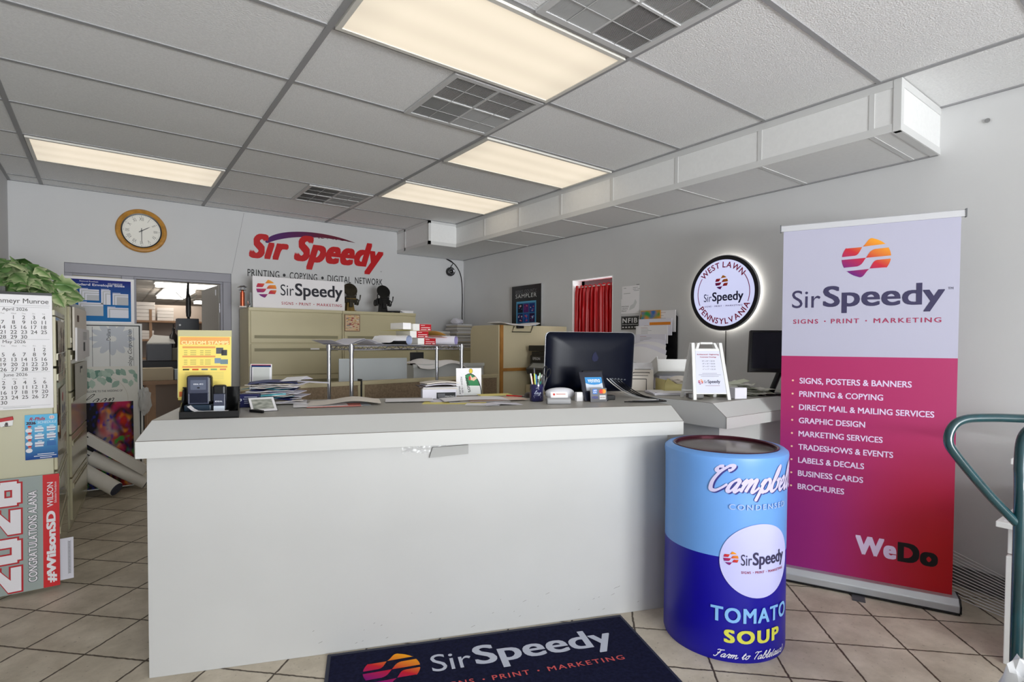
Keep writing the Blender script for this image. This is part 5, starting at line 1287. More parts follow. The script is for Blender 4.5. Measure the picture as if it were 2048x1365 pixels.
# cream workstation in the right rear corner
m_cream = mat('cream_laminate', (214, 202, 168), .55, var=.04, vscale=2)
m_orw = mat('orange_wood_trim', (176, 122, 58), .45, var=.2, vscale=12)
w_ = thing('workstation_screen', 'tall cream workstation screen with orange wood trim by the side window', 'screen', (3.4, 4.2, 0))
obj('front_panel', MB().bx(3.02, 3.86, 4.20, 4.23, 0, 1.54), m_cream, w_, bevel=.004)
rp_ = [(4.2, 0), (4.70, 0), (4.70, 1.46), (4.695, 1.495), (4.675, 1.525), (4.64, 1.54), (4.2, 1.54)]
obj('side_panel', MB().prism([V((2.985, y, z)) for y, z in rp_], (.03, 0, 0)), m_cream, w_, bevel=.003)
obj('wood_trim', MB().bx(2.995, 3.03, 4.185, 4.205, 0, 1.54).bx(3.03, 3.86, 4.19, 4.202, 1.095, 1.125), m_orw, w_)
fl_ = thing('cream_cabinet', 'cream cabinet side at the foot of the workstation screen behind the printer', 'cabinet', (3.45, 4.0, 0))
obj('body', MB().bx(3.30, 3.84, 3.75, 4.18, 0, .96), m_cream, fl_, bevel=.004)
for k in range(4):
    single('loose_sheet', sheet((3.19+.03*k, 4.25+.03*k, 1.5425+.004*k), .44, .26, .12-.08*k, th=.004, seed=k, lift=lambda u, v: .018*(u-.5)**2*4-.04*max(0, .22-v)), m_paper, ('lowest', 'second', 'third', 'topmost')[k]+' loose sheet on top of the cream workstation screen', 'paper', 'sheets on the workstation screen')
ht = thing('clip_holder', 'black wire clip holder hooked over the cream workstation screen', 'clip holder', (3.25, 4.18, 1.45))
obj('wire_frame', MB().tube([(3.16, 4.185, 1.53), (3.13, 4.18, 1.475), (3.36, 4.18, 1.475), (3.40, 4.185, 1.555)], .004, 6), m_black, ht)
obj('clip', MB().bx(3.19, 3.26, 4.16, 4.195, 1.51, 1.545), m_black, ht, bevel=.003)
# printer
pn = thing('printer', 'black office printer at the cream screen, partly behind the computer', 'printer', (3.45, 3.9, .96), 0)
obj('body', MB().bx(3.30, 3.76, 3.70, 4.12, .962, 1.25), m_black, pn, bevel=.012)
obj('scanner_lid', MB().bx(3.29, 3.77, 3.72, 4.13, 1.29, 1.345), m_black, pn, bevel=.008)
obj('feeder', MB().prism([(3.31, 3.72, 1.245), (3.75, 3.72, 1.245), (3.75, 4.1, 1.245), (3.31, 4.1, 1.245)], (0, 0, .04)), m_black, pn)
obj('control_panel', MB().prism([V((3.30, 4.08, 1.18)), V((3.30, 3.80, 1.18)), V((3.22, 3.80, 1.12)), V((3.22, 4.08, 1.12))], (0.02, 0, -.05)), mat('printer_panel', (60, 62, 66), .3), pn)
obj('screen', MB().prism([V((3.290, 4.05, 1.1735)), V((3.290, 3.83, 1.1735)), V((3.235, 3.83, 1.1325)), V((3.235, 4.05, 1.1325))], (-.001, 0, .002)), mat('printer_screen', (150, 152, 150), .2), pn)
pfm = Fr((3.2995, 4.07, 1.205), (0, -1, 0), (0, 0, 1)); mb = MB(); text(mb, pfm, 'EPSON', 0, 0, .11, .026, .001, .02, col=lin((200, 200, 204))); obj('lettering', mb, INK, pn)
# boards and boxes behind the partitions
single('grey_board', MB().bx(1.50, 2.10, 4.34, 4.352, .0, 1.235), mat('pale_grey_board', (196, 202, 204), .5), 'pale blue grey board standing behind the partition, left of the bin', 'board')
bb_ = thing('white_bin', 'pale open bin with papers behind the right partition', 'bin', (2.6, 4.5, .6))
B = MB(); B.bx(2.22, 2.98, 4.45, 4.46, .6, 1.16); B.bx(2.22, 2.98, 4.74, 4.75, .6, 1.16); B.bx(2.22, 2.23, 4.46, 4.74, .6, 1.16); B.bx(2.97, 2.98, 4.46, 4.74, .6, 1.16); B.bx(2.22, 2.98, 4.45, 4.75, .59, .6); B.bx(2.21, 2.99, 4.44, 4.452, 1.14, 1.17)
obj('tub', B, mat('bin_grey', (204, 206, 204), .5), bb_)
single('bin_stand', MB().bx(2.2, 3.0, 4.42, 4.78, 0, .589), m_beige, 'low putty stand under the pale bin behind the partition', 'stand')
single('draped_sheet', sheet((2.50, 4.56, 1.172), .52, .34, .05, sag=-.02, wav=.05, nu=14, seed=3, lift=lambda u, v: -.07*max(0, .25-v)*4*.6), m_paper, 'white draped paper over the left of the pale bin', 'paper')
single('black_folder', MB().prism([(2.27, 4.62, 1.10), (2.41, 4.62, 1.10), (2.43, 4.66, 1.275), (2.29, 4.66, 1.275)], (0, .01, 0)), m_black, 'black folder sticking up behind the draped paper in the bin', 'folder')

# ---------------------------------------------------------------- chrome wire rack
RA = R(8); RO_ = V((1.209, 3.274, 0)); re_ = V((cos(RA), sin(RA), 0)); rn_ = V((-sin(RA), cos(RA), 0))
def K_(x, y, z): return RO_+re_*x+rn_*y+V((0, 0, z))
rk_ = thing('wire_rack', 'chrome wire rack with rolled prints on top behind the counter', 'rack', K_(.45, .15, 0), RA)
ZR = 1.348
for x, y in ((0, 0), (.88, 0), (0, .30), (.88, .30)):
    B = MB(); B.tube([K_(x, y, .02), K_(x, y, ZR+.012)], .0127, 12)
    for q in range(44): B.tube([K_(x, y, .05+q*.0254*1.15), K_(x, y, .0535+q*.0254*1.15)], .0136, 12)
    B.tube([K_(x, y, 0), K_(x, y, .03)], .009, 10); obj('post', B, m_chrome, rk_, smooth=True)
    obj('collar', MB().tube([K_(x, y, ZR-.035), K_(x, y, ZR+.004)], [.0165, .0185], 14), m_chrome, rk_, smooth=True)
for z in (ZR, .25):
    B = MB()
    for (a, b) in (((0, 0), (.88, 0)), ((0, .3), (.88, .3)), ((0, 0), (0, .3)), ((.88, 0), (.88, .3))):
        B.tube([K_(*a, z), K_(*b, z)], .0032, 6); B.tube([K_(*a, z-.024), K_(*b, z-.024)], .0032, 6)
        n = int(max(abs(a[0]-b[0]), abs(a[1]-b[1]))/.032)
        B.tube([K_(a[0]+(b[0]-a[0])*q/n, a[1]+(b[1]-a[1])*q/n, z-(.024 if q % 2 else 0)) for q in range(n+1)], .002, 5)
    for q in range(1, 35): B.tube([K_(.88*q/35, 0, z+.003), K_(.88*q/35, .3, z+.003)], .0016, 5)
    obj('wire_shelf', B, m_chrome, rk_)
ZS = ZR+.0065
# what lies on the rack
def sheet_k(x, y, z, w, d, rz=0, **k):
    p = K_(x, y, z); return sheet(tuple(p), w, d, RA+rz, **k)
def ridge(u, v): return .042*max(0, 1-abs(u-.33)/.17)+.03*max(0, (.14-u)/.14)
single('print_sheet', sheet_k(.20, .14, ZS, .66, .28, .0, nu=30, lift=ridge), m_paper2, 'large buckled white print on the left end of the rack', 'print')
single('print_sheet', sheet_k(.22, .16, ZS+.002, .60, .26, .05, nu=30, lift=lambda u, v: .038*max(0, 1-abs(u-.35)/.2)), m_paper, 'second buckled white print under the top one on the rack', 'print')
def roll(x0, y0, x1, y1, rad, label, inner, outer, bands=False):
    a, b = K_(x0, y0, ZS+rad), K_(x1, y1, ZS+rad); d = (b-a).normalized(); u_ = V((0, 0, 1)); s_ = d.cross(u_)
    t = thing('rolled_print', label, 'rolled print', (a+b)/2-V((0, 0, rad)), 0, 'rolled prints on the rack')
    def sp(r_, t0, t1, n):
        vs = []
        for k in range(n+1):
            th_ = t0+(t1-t0)*k/n; q = u_*cos(th_)*r_+s_*sin(th_)*r_; vs += [a+q, b+q]
        return vs, [(2*k, 2*k+1, 2*k+3, 2*k+2) for k in range(n)]
    v1, f1_ = sp(rad, 0, 2*pi, 28); obj('outer_sheet', MB().add(v1, f1_), outer, t, smooth=True)
    v1, f1_ = sp(rad*.93, 0, 2*pi, 28); obj('inner_sheet', MB().add(v1, [q[::-1] for q in f1_]), inner, t, smooth=True)
    if bands:
        B = MB(); rn = random.Random(4); v1, f1_ = sp(rad*1.012, pi*.55, pi*1.6, 20)
        obj('dark_print', MB().add(v1, f1_), m_black, t, smooth=True)
    return t
m_lil = mat('lilac_print', (170, 160, 205), .6); m_lilb = mat('blue_white', (196, 206, 232), .6)
roll(.37, .285, .445, .03, .033, 'rolled print with black outside in the middle of the rack', m_lilb, m_paper, True)
roll(.71, .285, .845, .02, .033, 'rolled print with lilac inside at the right end of the rack', m_lil, m_paper2)
single('folded_sheet', sheet_k(.27, .17, ZS+.008, .2, .2, .3, curl=.06, wav=.012, seed=2), m_paper, 'white sheet tucked beside the black outside roll on the rack', 'paper')
RED = mat('label_red', (176, 22, 34), .5)
for k, (x, z, w_2, lab) in enumerate(((.665, ZS, .19, 'white carton with red end label, bottom of the three on the rack'), (.60, ZS+.05, .20, 'white carton with red end label, middle of the three on the rack'), (.625, ZS+.10, .20, 'white carton with red end label, top of the three on the rack'))):
    t = thing('label_carton', lab, 'box', K_(x, .15, z), RA, 'red labelled cartons on the rack')
    obj('carton', MB().bx(-.10, .055, -.05, .13, 0, .048), mat('carton_bright', (236, 234, 230), .6), t, world=False, bevel=.002)
    obj('end_label', MB().bx(-.046, .054, -.0515, -.05, .001, .047), RED, t, world=False)
    fr2 = Fr((-.046, -.0518, 0), (1, 0, 0), (0, 0, 1)); B = MB()
    rect(B, fr2, .01, .045, .036, .040, 0, lin((230, 200, 200))); rect(B, fr2, .012, .09, .020, .024, 0, lin((235, 215, 215))); rect(B, fr2, .01, .06, .007, .011, 0, lin((230, 210, 210))); rect(B, fr2, .07, .093, .006, .012, 0, lin((235, 220, 220)))
    obj('label_printing', B, INK, t, world=False)
single('white_carton', MB().prism([K_(.455, .12, ZS+.1085), K_(.52, .12, ZS+.1085), K_(.52, .28, ZS+.1085), K_(.455, .28, ZS+.1085)], (0, 0, .045)), m_paper, 'plain white box left of the red labelled cartons on the rack', 'box')
single('yellow_sheet', sheet_k(.535, .20, ZS+.0985, .30, .2, .0, curl=-.0, wav=.004), m_yel, 'yellow sheet between the red labelled cartons on the rack', 'paper')
single('orange_sheet', sheet_k(.755, .2, ZS+.07, .13, .2, 0, lift=lambda u, v: .03*(1-u*u)), mat('orange_paper', (240, 190, 90), .7), 'orange sheet curling right of the red labelled cartons', 'paper')
single('pink_sheet', sheet_k(.74, .1, ZS+.066, .16, .12, .3, lift=lambda u, v: -.02*u), mat('peach_paper', (240, 190, 170), .7), 'peach sheet over the lilac roll on the rack', 'paper')

# ================================================================ things on the front counter
def fn(n): return Fr(C(0, n, 0), CU, (0, 0, 1))
Z0 = ZT+.0012
# --- custom stamp display
sd_ = thing('stamp_display', 'black stamp display stand with yellow price board at the counter left end', 'display stand', C(.2, .2, Z0), CAN)
hb = MB()
f3_ = fn(0)
hb.prism([C(.10, .06, Z0), C(.325, .06, Z0), C(.29, .26, Z0), C(.06, .26, Z0)], (0, 0, .006))
hb.prism([C(.10, .06, Z0), C(.325, .06, Z0), C(.325, .066, Z0), C(.10, .066, Z0)], (0, 0, .03))
hb.prism([C(.06, .25, Z0), C(.29, .25, Z0), C(.29, .26, Z0), C(.06, .26, Z0)], (0, 0, .12))
for (a, b) in ((.10, .06), (.325, .29)):
    hb.prism([C(a, .06, Z0), C(b, .26, Z0), C(b, .26, Z0+.12), C(b+(a-b)*.2, .22, Z0+.11), C(b+(a-b)*.5, .16, Z0+.06), C(a, .06, Z0+.03)], CU*.004)
hb.prism([C(.09, .12, Z0), C(.30, .12, Z0), C(.29, .25, Z0), C(.07, .25, Z0)], (0, 0, .022))
obj('holder', hb, mat('black_acrylic', (16, 16, 17), .18, spec=.6), sd_)
ps = Fr(C(.012, .268, Z0), CU, V((0, 0, 1))+CN*.05)
obj('price_board', slab(ps, .02, .242, .07, .378, -.003, 0), mat('board_green_grey', (198, 192, 150), .5), sd_)
obj('yellow_card', slab(ps, .024, .24, .06, .349, .0005, .0025), mat('card_yellow', (250, 226, 120), .6), sd_)
mb = MB(); OR = lin((240, 172, 100)); OG = lin((232, 160, 96))
rect(mb, ps, .03, .235, .312, .346, .003, OR); text(mb, ps, 'CUSTOM STAMPS', .036, .3125, .195, .0165, .0035, .03, col=lin((252, 236, 170)))
for (a, b) in ((.03, .2955), (.03, .2535), (.04, .206)): rect(mb, ps, .04, .175 if b > .21 else .225, b, b+.008, .003, OG)
for (bz, rows) in ((.285, 3), (.242, 3)):
    for q in range(rows):
        for x0, x1 in ((.046, .06), (.072, .096), (.112, .126), (.132, .156)): rect(mb, ps, x0, x1, bz-.009*q, bz-.0065-.009*q+.004, .003, lin((170, 156, 96)))
for k, c in enumerate(((60, 56, 36), (214, 80, 40), (112, 110, 130), (130, 172, 120), (214, 130, 110))): rect(mb, ps, .042+.038*k, .068+.038*k, .195, .2015, .003, lin(c))
for (x, z, w2, h2, c) in ((.178, .27, .03, .028, (96, 96, 100)), (.2, .262, .024, .026, (70, 70, 74)), (.172, .226, .026, .024, (130, 150, 170)), (.196, .222, .032, .022, (120, 142, 150))): rect(mb, ps, x, x+w2, z, z+h2, .0032, lin(c))
for q in range(5): rect(mb, ps, .05, .21, .183-.007*q, .1845-.007*q, .003, lin((214, 200, 120)))
rect(mb, ps, .028, .075, .075, .098, .003, lin((226, 120, 60)))
obj('printing', mb, INK, sd_)
m_stg = mat('stamp_grey_blue', (62, 66, 84), .3, spec=.5)
t = thing('self_inking_stamp', 'larger self inking stamp standing in the display stand', 'stamp', C(.15, .17, Z0+.022), CAN, 'self inking stamps')
f17 = fn(.155)
obj('base', slab(f17, .094, .20, Z0+.022, Z0+.05, -.05, .012), mat('stamp_base_teal', (34, 50, 66), .3), t, bevel=.004)
B = MB(); slab(f17, .10, .198, Z0+.052, Z0+.178, -.045, .0, B); obj('case', B, m_black, t, bevel=.012)
B = MB(); slab(f17, .108, .19, Z0+.10, Z0+.172, .0, .004, B); slab(f17, .108, .114, Z0+.055, Z0+.10, 0, .004, B); slab(f17, .184, .19, Z0+.055, Z0+.10, 0, .004, B); slab(f17, .108, .19, Z0+.052, Z0+.058, 0, .004, B)
obj('front_shell', B, m_stg, t, bevel=.002)
obj('window', slab(f17, .114, .184, Z0+.058, Z0+.10, .0, .002), mat('ink_window', (14, 20, 40), .15), t)
mb = MB(); rect(mb, f17, .119, .18, Z0+.115, Z0+.158, .0045, lin((92, 98, 116))); text(mb, f17, 'IDEAL 4912', .131, Z0+.137, .038, .006, .005, .02, col=lin((226, 228, 236)))
poly(mb, f17, [(.15+.006*a, Z0+.124+.003*b) for a, b in arc(0, 345, 15)], .005, lin((20, 20, 26))); obj('label', mb, INK, t)
t = thing('self_inking_stamp', 'smaller self inking stamp at the right of the display stand', 'stamp', C(.237, .15, Z0+.022), CAN, 'self inking stamps')
f14 = fn(.135)
obj('case', slab(f14, .206, .256, Z0+.06, Z0+.135, -.05, -.016), m_black, t, bevel=.008)
obj('front_shell', slab(f14, .213, .259, Z0+.03, Z0+.098, -.018, .004), m_stg, t, bevel=.003)
mb = MB(); rect(mb, f14, .214, .258, Z0+.024, Z0+.045, .0046, lin((196, 204, 214))); text(mb, f14, 'IDEAL', .22, Z0+.062, .03, .006, .0048, .02, col=lin((220, 222, 230))); obj('label', mb, INK, t)
single('curled_card', sheet(tuple(C(.20, .105, Z0+.0245)), .15, .05, CAN, lift=lambda u, v: .026*max(0, 1-u/.28)**2), m_paper, 'curled white card in front of the stamps', 'card')
# --- leaning notice frame and heap of mail
tf_ = Fr(C(.25, .71, Z0), (CU*.93-CN*.25), V((0, 0, 1))+CN*.12)
nt_ = thing('tent_notice', 'small tent notice with blue top stripe behind the mail heap', 'notice', C(.30, .70, Z0), CAN)
obj('card', slab(tf_, .0, .115, .0, .205, -.004, 0), m_paper, nt_)
obj('side_card', MB().prism([tf_(0, 0, -.004), tf_(0, .205, -.004), tf_(-.02, .19, -.03), tf_(-.02, 0, -.03)], tf_.ux*.002), m_paper, nt_)
mb = MB(); rect(mb, tf_, .004, .111, .188, .198, .0006, lin((30, 60, 110))); rect(mb, tf_, .004, .111, .198, .2015, .0006, lin((190, 60, 50))); rect(mb, tf_, .014, .104, .01, .185, .0004, lin((206, 208, 204))); rect(mb, tf_, .004, .009, .01, .19, .0006, lin((40, 44, 60)))
for k in range(4): ring(mb, Fr(tf_(.06, .06, 0), tf_.ux, tf_.uy), .016+.007*k, .0165+.007*k, .0008, 0, 180, 16, lin((160, 162, 160)))
obj('printing', mb, INK, nt_)
hpbox = thing('ink_box', 'small navy printer ink box standing against the mail heap', 'box', C(.257, .60, Z0), CAN)
fh = fn(.44)
obj('carton', slab(fh, .225, .342, Z0, Z0+.065, -.05, 0), mat('navy_carton', (28, 32, 86), .4), hpbox, bevel=.002)
mb = MB(); text(mb, fh, 'HP', .236, Z0+.022, .028, .022, .0008, .03, col=lin((226, 230, 240)))
for q in range(4): rect(mb, fh, .275 if q != 1 else .27, .325 if q % 2 else .334, Z0+.050-.010*q, Z0+.0535-.010*q, .0008, lin((190, 196, 220)))
obj('lettering', mb, INK, hpbox)
rn = random.Random(33); zc = Z0
tones = [m_paper, m_paper2, m_paper3, mat('env_navy', (36, 46, 110), .5), m_paper, mat('env_teal', (40, 120, 140), .5), m_paper2, m_paper3]
names = ('white', 'cool white', 'cream', 'navy printed', 'bright white', 'teal', 'pale', 'ivory')
for k in range(20):
    w2, d2 = rn.uniform(.20, .25), rn.uniform(.14, .20); cu_, cn_ = .40+rn.uniform(-.045, .055), .60+rn.uniform(-.025, .03)
    o = single('mail_piece', sheet(tuple(C(cu_, cn_, zc)), w2, d2, CAN+rn.uniform(-.25, .25), th=.0018, lift=(lambda s_: (lambda u, v: .004+.012*abs(sin(u*3+s_))*(1 if s_ % 2 else .4)))(k)), tones[k % 8],
        '%s mail piece in the counter heap, layer %d from the bottom' % (names[k % 8], k+1), 'mail', 'mail heap on the counter')
    zc += .0054
single('open_envelope', sheet(tuple(C(.48, .60, zc+.006)), .17, .11, CAN-.5, th=.001, lift=lambda u, v: .018*(1-abs(v-.5)*2)*(u > .2)+.012*u), m_paper, 'opened white envelope on top of the mail heap', 'mail', 'mail heap on the counter')
single('open_envelope', sheet(tuple(C(.58, .63, zc-.006)), .16, .10, CAN+.1, th=.001, lift=lambda u, v: .012*(1-u)), m_paper2, 'white envelope poking out right at the top of the mail heap', 'mail', 'mail heap on the counter')
single('teal_pencil', MB().tube([C(.33, .49, Z0+.05), C(.46, .50, Z0+.058)], .005, 6), mat('teal_plastic', (80, 160, 170), .4), 'teal pen sticking out of the mail heap above the ink box', 'pen')
# tilted framed booklet in front of the heap
bkx = thing('photo_booklet', 'dark edged booklet with grey picture leaning at the ink box', 'booklet', C(.38, .33, Z0), CAN)
u1 = (CU*.93+CN*.30).normalized(); v1 = (CN*.72-CU*.45+V((0, 0, .38))).normalized(); v1 = (v1-u1*v1.dot(u1)).normalized()
bf = Fr(C(.345, .235, Z0+.002), u1, v1)
obj('cover', slab(bf, 0, .115, 0, .13, -.005, -.0015), m_black, bkx); obj('page', slab(bf, .002, .113, .003, .127, -.0015, .0), m_paper, bkx)
mb = MB(); mb.grid(lambda u, v: bf(.012+.09*u, .02+.09*v, .0006), 20, 20, col=lambda u, v: fade(lin((196, 196, 186)), lin((120, 126, 116)), max(0, min(1, .5+.9*noise.noise(V((u*4, v*5, 3))))))); obj('picture', mb, INK, bkx)
single('black_slip', MB().prism([C(.335, .245, Z0), C(.40, .19, Z0), C(.405, .20, Z0), C(.34, .30, Z0)], (0, 0, .012)), m_black, 'black slip case under the leaning booklet', 'case')
# --- sheets lying on the counter
k = 0
for (cu_, cn_, w2, d2, rz, mm, lab, kw) in (
    (.70, .50, .30, .20, -.10, m_paper3, 'lowest pale sheet of the middle counter pile', {}),
    (.73, .46, .28, .17, .15, mat('blue_grey_paper', (196, 206, 214), .7), 'blue grey sheet of the middle counter pile', {}),
    (.70, .42, .26, .15, .05, m_pink, 'pink sheet showing in the middle counter pile', {}),
    (.63, .46, .26, .18, .12, m_paper, 'white sheet under the left of the middle counter pile', {}),
    (.75, .50, .36, .22, .02, m_paper3, 'topmost large cream sheet of the middle counter pile', dict(lift=lambda u, v: .020*math.exp(-((u-.62)/.28)**2)+.002)),
    (1.09, .56, .26, .16, -.05, m_paper, 'single white sheet alone on the counter right of the middle pile', {}),
    (1.33, .46, .34, .22, -.22, m_yel, 'large yellow sheet under the right counter pile', {}),
    (1.30, .53, .22, .13, .1, m_paper2, 'white sheet left over the yellow sheet', {}),
    (1.46, .50, .34, .20, .0, m_paper, 'white sheet, lowest of the right counter pile', {}),
    (1.50, .52, .32, .19, .08, m_paper3, 'cream sheet of the right counter pile', {}),
    (1.56, .50, .34, .18, .12, mat('peach_sheet', (238, 208, 190), .8), 'peach sheet of the right counter pile', {}),
    (1.44, .50, .36, .18, .04, m_paper, 'topmost long white sheet of the right counter pile', dict(lift=lambda u, v: .006*sin(u*3))),
    (1.55, .29, .20, .10, .1, m_paper2, 'folded white slip in front of the right counter pile', dict(lift=lambda u, v: .008*(1-abs(u-.4)*2)*(u < .9))),
    (1.45, .30, .18, .10, -.3, m_paper, 'flat white slip in front of the yellow sheet', {}),
    (1.60, .66, .20, .12, .05, m_yel, 'yellow pad sheet at the back right of the right pile', dict(lift=lambda u, v: .012))):
    base = Z0+.0012*(k % 6)+(.003 if k in (9, 10, 11) else 0)
    single('paper_sheet', sheet(tuple(C(cu_, cn_, base)), w2, d2, CAN+rz, **kw), mm, lab, 'paper', 'loose sheets on the counter'); k += 1
rp2 = thing('red_pen', 'red pen lying on the right counter pile', 'pen', C(1.68, .56, Z0+.016))
obj('barrel', MB().tube([C(1.65, .58, Z0+.017), C(1.735, .54, Z0+.014)], .004, 8), mat('pen_red', (186, 26, 30), .3), rp2, smooth=True)
obj('tip', MB().tube([C(1.735, .54, Z0+.014), C(1.75, .533, Z0+.0135)], [.0035, .001], 8), m_black, rp2)
# magazines on a low box
sbx = thing('white_box', 'white box with dark printed front under the magazines', 'box', C(1.26, .69, Z0), CAN)
f68 = fn(.64)
obj('carton', slab(f68, 1.17, 1.365, Z0, Z0+.055, -.10, 0), m_paper2, sbx, bevel=.002)
mb = MB(); rect(mb, f68, 1.25, 1.36, Z0+.002, Z0+.036, .0006, lin((30, 30, 34))); text(mb, f68, 'PRINTING', 1.30, Z0+.008, .055, .009, .001, .02, col=lin((210, 210, 210)))
for q in range(7): rect(mb, f68, 1.258+.006*q, 1.262+.006*q, Z0+.006, Z0+.03, .001, lin((120, 120, 126)))
obj('printing', mb, INK, sbx)
zz = Z0+.0565
for q, (mm, lab) in enumerate(((m_paper3, 'cream folded paper lying directly on the white box'), (m_paper, 'white booklet in the magazine stack on the white box'), (mat('dark_mag', (66, 52, 52), .5), 'dark magazine in the stack on the white box'), (m_paper2, 'pale magazine near the top of the stack on the white box'), (m_paper3, 'topmost curled magazine on the white box'))):
    single('magazine', sheet(tuple(C(1.265+(-.02 if q == 2 else .01), .70, zz)), .20, .14, CAN+.08*q-.1, th=.004, lift=(lambda u, v: .008*sin(u*3)) if q > 2 else None), mm, lab, 'magazine', 'magazines on the white box'); zz += .0062 if q < 3 else .011
# pizza sign card
f74 = Fr(C(0, .735, 0), (CU), V((0, 0, 1))+CN*.08)
am = thing('shop_sign_card', 'white restaurant sign card with green arch standing on the counter', 'sign', C(1.46, .735, Z0), CAN)
AX, AZ = 1.395, Z0
obj('card', slab(f74, AX, AX+.158, AZ, AZ+.17, -.006, 0), m_paper, am)
mb = MB(); GR = lin((24, 128, 70)); BKc = lin((24, 24, 24))
half = [(AX+.157, AZ+.05)]+[(AX+.085+.072*a, AZ+.062+.075*b) for a, b in arc(0, 105, 14)]+[(AX+.068, AZ+.066)]
poly(mb, f74, [(AX+.085+.074*a, AZ+.0+.137*b) for a, b in arc(0, 118, 18)]+[(AX+.05, AZ+.0)], .0004, BKc); poly(mb, f74, [(AX+.083+.071*a, AZ+.0+.132*b) for a, b in arc(0, 120, 18)]+[(AX+.048, AZ+.0)], .0006, lin((232, 234, 232)))
poly(mb, f74, [(AX+.083+.071*a, AZ+.0+.132*b) for a, b in arc(27, 112, 14)]+[(AX+.06, AZ+.062)], .0008, GR)
poly(mb, f74, [(AX+.092+.012*a, AZ+.152+.016*b) for a, b in arc(0, 345, 17)], .001, BKc); poly(mb, f74, [(AX+.092+.0105*a, AZ+.152+.0145*b) for a, b in arc(0, 345, 17)], .0012, lin((220, 190, 40)))
poly(mb, f74, [(AX+.08, AZ+.10), (AX+.11, AZ+.09), (AX+.13, AZ+.105), (AX+.12, AZ+.118), (AX+.10, AZ+.11), (AX+.09, AZ+.128)], .0012, lin((232, 190, 160))); rect(mb, f74, AX+.078, AX+.09, AZ+.095, AZ+.118, .0014, lin((190, 40, 30)))
poly(mb, f74, [(AX+.022, AZ+.15), (AX+.035, AZ+.135), (AX+.052, AZ+.14), (AX+.076, AZ+.02), (AX+.060, AZ+.01), (AX+.045, AZ+.10)], .001, lin((238, 238, 238)))
class RotA:
    n = f74.n
    def __call__(s, x, y, l=0.0):
        a = R(-78); return f74(AX+.055+x*cos(a)-y*sin(a), AZ+.112+x*sin(a)+y*cos(a), l)
ra = RotA(); text(mb, ra, "AMIGO'S", 0, 0, .095, .016, .0016, .03, col=BKc)
class RotA2(RotA):
    def __call__(s, x, y, l=0.0):
        a = R(-85); return f74(AX+.022+x*cos(a)-y*sin(a), AZ+.115+x*sin(a)+y*cos(a), l)
text(mb, RotA2(), 'PIZZAS \u2022 SUBS', 0, .004, .10, .010, .0016, .0, col=BKc); text(mb, RotA2(), 'SALADS', .055, -.012, .05, .009, .0016, .01, col=BKc)
obj('printing', mb, INK, am)
# --- pen cup
PC = C(1.78, .405, Z0)
cup = thing('pen_cup', 'navy printed cup full of pens beside the computer', 'cup', PC)
B = MB(); B.lathe([(.036, 0), (.0385, .004), (.0385, .095), (.0365, .095), (.0355, .008), (.0, .008)], PC, 32, caps=False); B.lathe([(.0385, .004), (.036, 0), (0, 0)], PC, 32, caps=False)
obj('body', B, mat('cup_navy', (28, 26, 78), .15, spec=.6, coat=.4), cup, smooth=True)
class FC:
    def __init__(s, c, r, a0): s.c, s.r, s.a0 = V(c), r, a0
    def __call__(s, x, y, l=0.0):
        a = s.a0+x/s.r; return s.c+V(((s.r+l)*cos(a), (s.r+l)*sin(a), y))
fcp = FC(PC, .0385, math.atan2(-PC.y, -PC.x)+.1); mb = MB(); CWt = lin((200, 206, 226))
script(mb, fcp, 'lag', -.018, .042, .038, .010, .0022, .0008, CWt, .3, .3); text(mb, fcp, 'your printer', -.02, .032, .04, .004, .0008, .0, col=CWt); text(mb, fcp, 'signs and more', -.022, .024, .045, .004, .0008, .0, col=CWt) if False else None
for q in range(2): rect(mb, fcp, -.02+.003*q, .022-.002*q, .028-.007*q, .031-.007*q, .0008, CWt)
ring(mb, FC(PC+V((0, 0, .068)), .0385, fcp.a0), .008, .0092, .0008, -20, 150, 16, CWt)
obj('lettering', mb, INK, cup)
rn = random.Random(6)
cols = [('white', (226, 226, 222)), ('orange', (240, 140, 40)), ('lime', (190, 206, 70)), ('pale blue', (150, 180, 205)), ('blue', (70, 150, 214)), ('light grey', (196, 200, 206)), ('red', (190, 40, 60)), ('pale green', (170, 206, 170)), ('teal', (60, 140, 130)), ('yellow', (230, 210, 90))]
for k, (nm, c) in enumerate(cols):
    a = 2*pi*k/10; r0_ = .018; b0 = PC+V((r0_*cos(a+2.6)*.7, r0_*sin(a+2.6)*.7, .012)); lean = .030
    top_ = PC+CU*((k-4.5)/4.5*.036)+CN*(.012*sin(k*2.2))+V((0, 0, .125+.04*((k*7) % 5)/5+(.03 if k in (0, 2) else 0)))
    d = (top_-b0)
    t = thing('pen', '%s pen standing in the navy cup' % nm, 'pen', b0, 0, 'pens in the navy cup')
    obj('barrel', MB().tube([b0, b0+d*.82], .0042, 8), mat('pen_'+nm, c, .35), t, smooth=True)
    obj('pen_cap', MB().tube([b0+d*.82, b0+d*.97, top_], [.0046, .0046, .003], 8), mat('pen_cap_%d' % (k % 3), ((236, 236, 234), c, (60, 60, 64))[k % 3], .35) if k % 3 != 1 else mat('pen_'+nm, c, .35), t, smooth=True)
sc_ = thing('scissors', 'black handled scissors standing in the navy cup', 'scissors', PC+V((.012, 0, .012)))
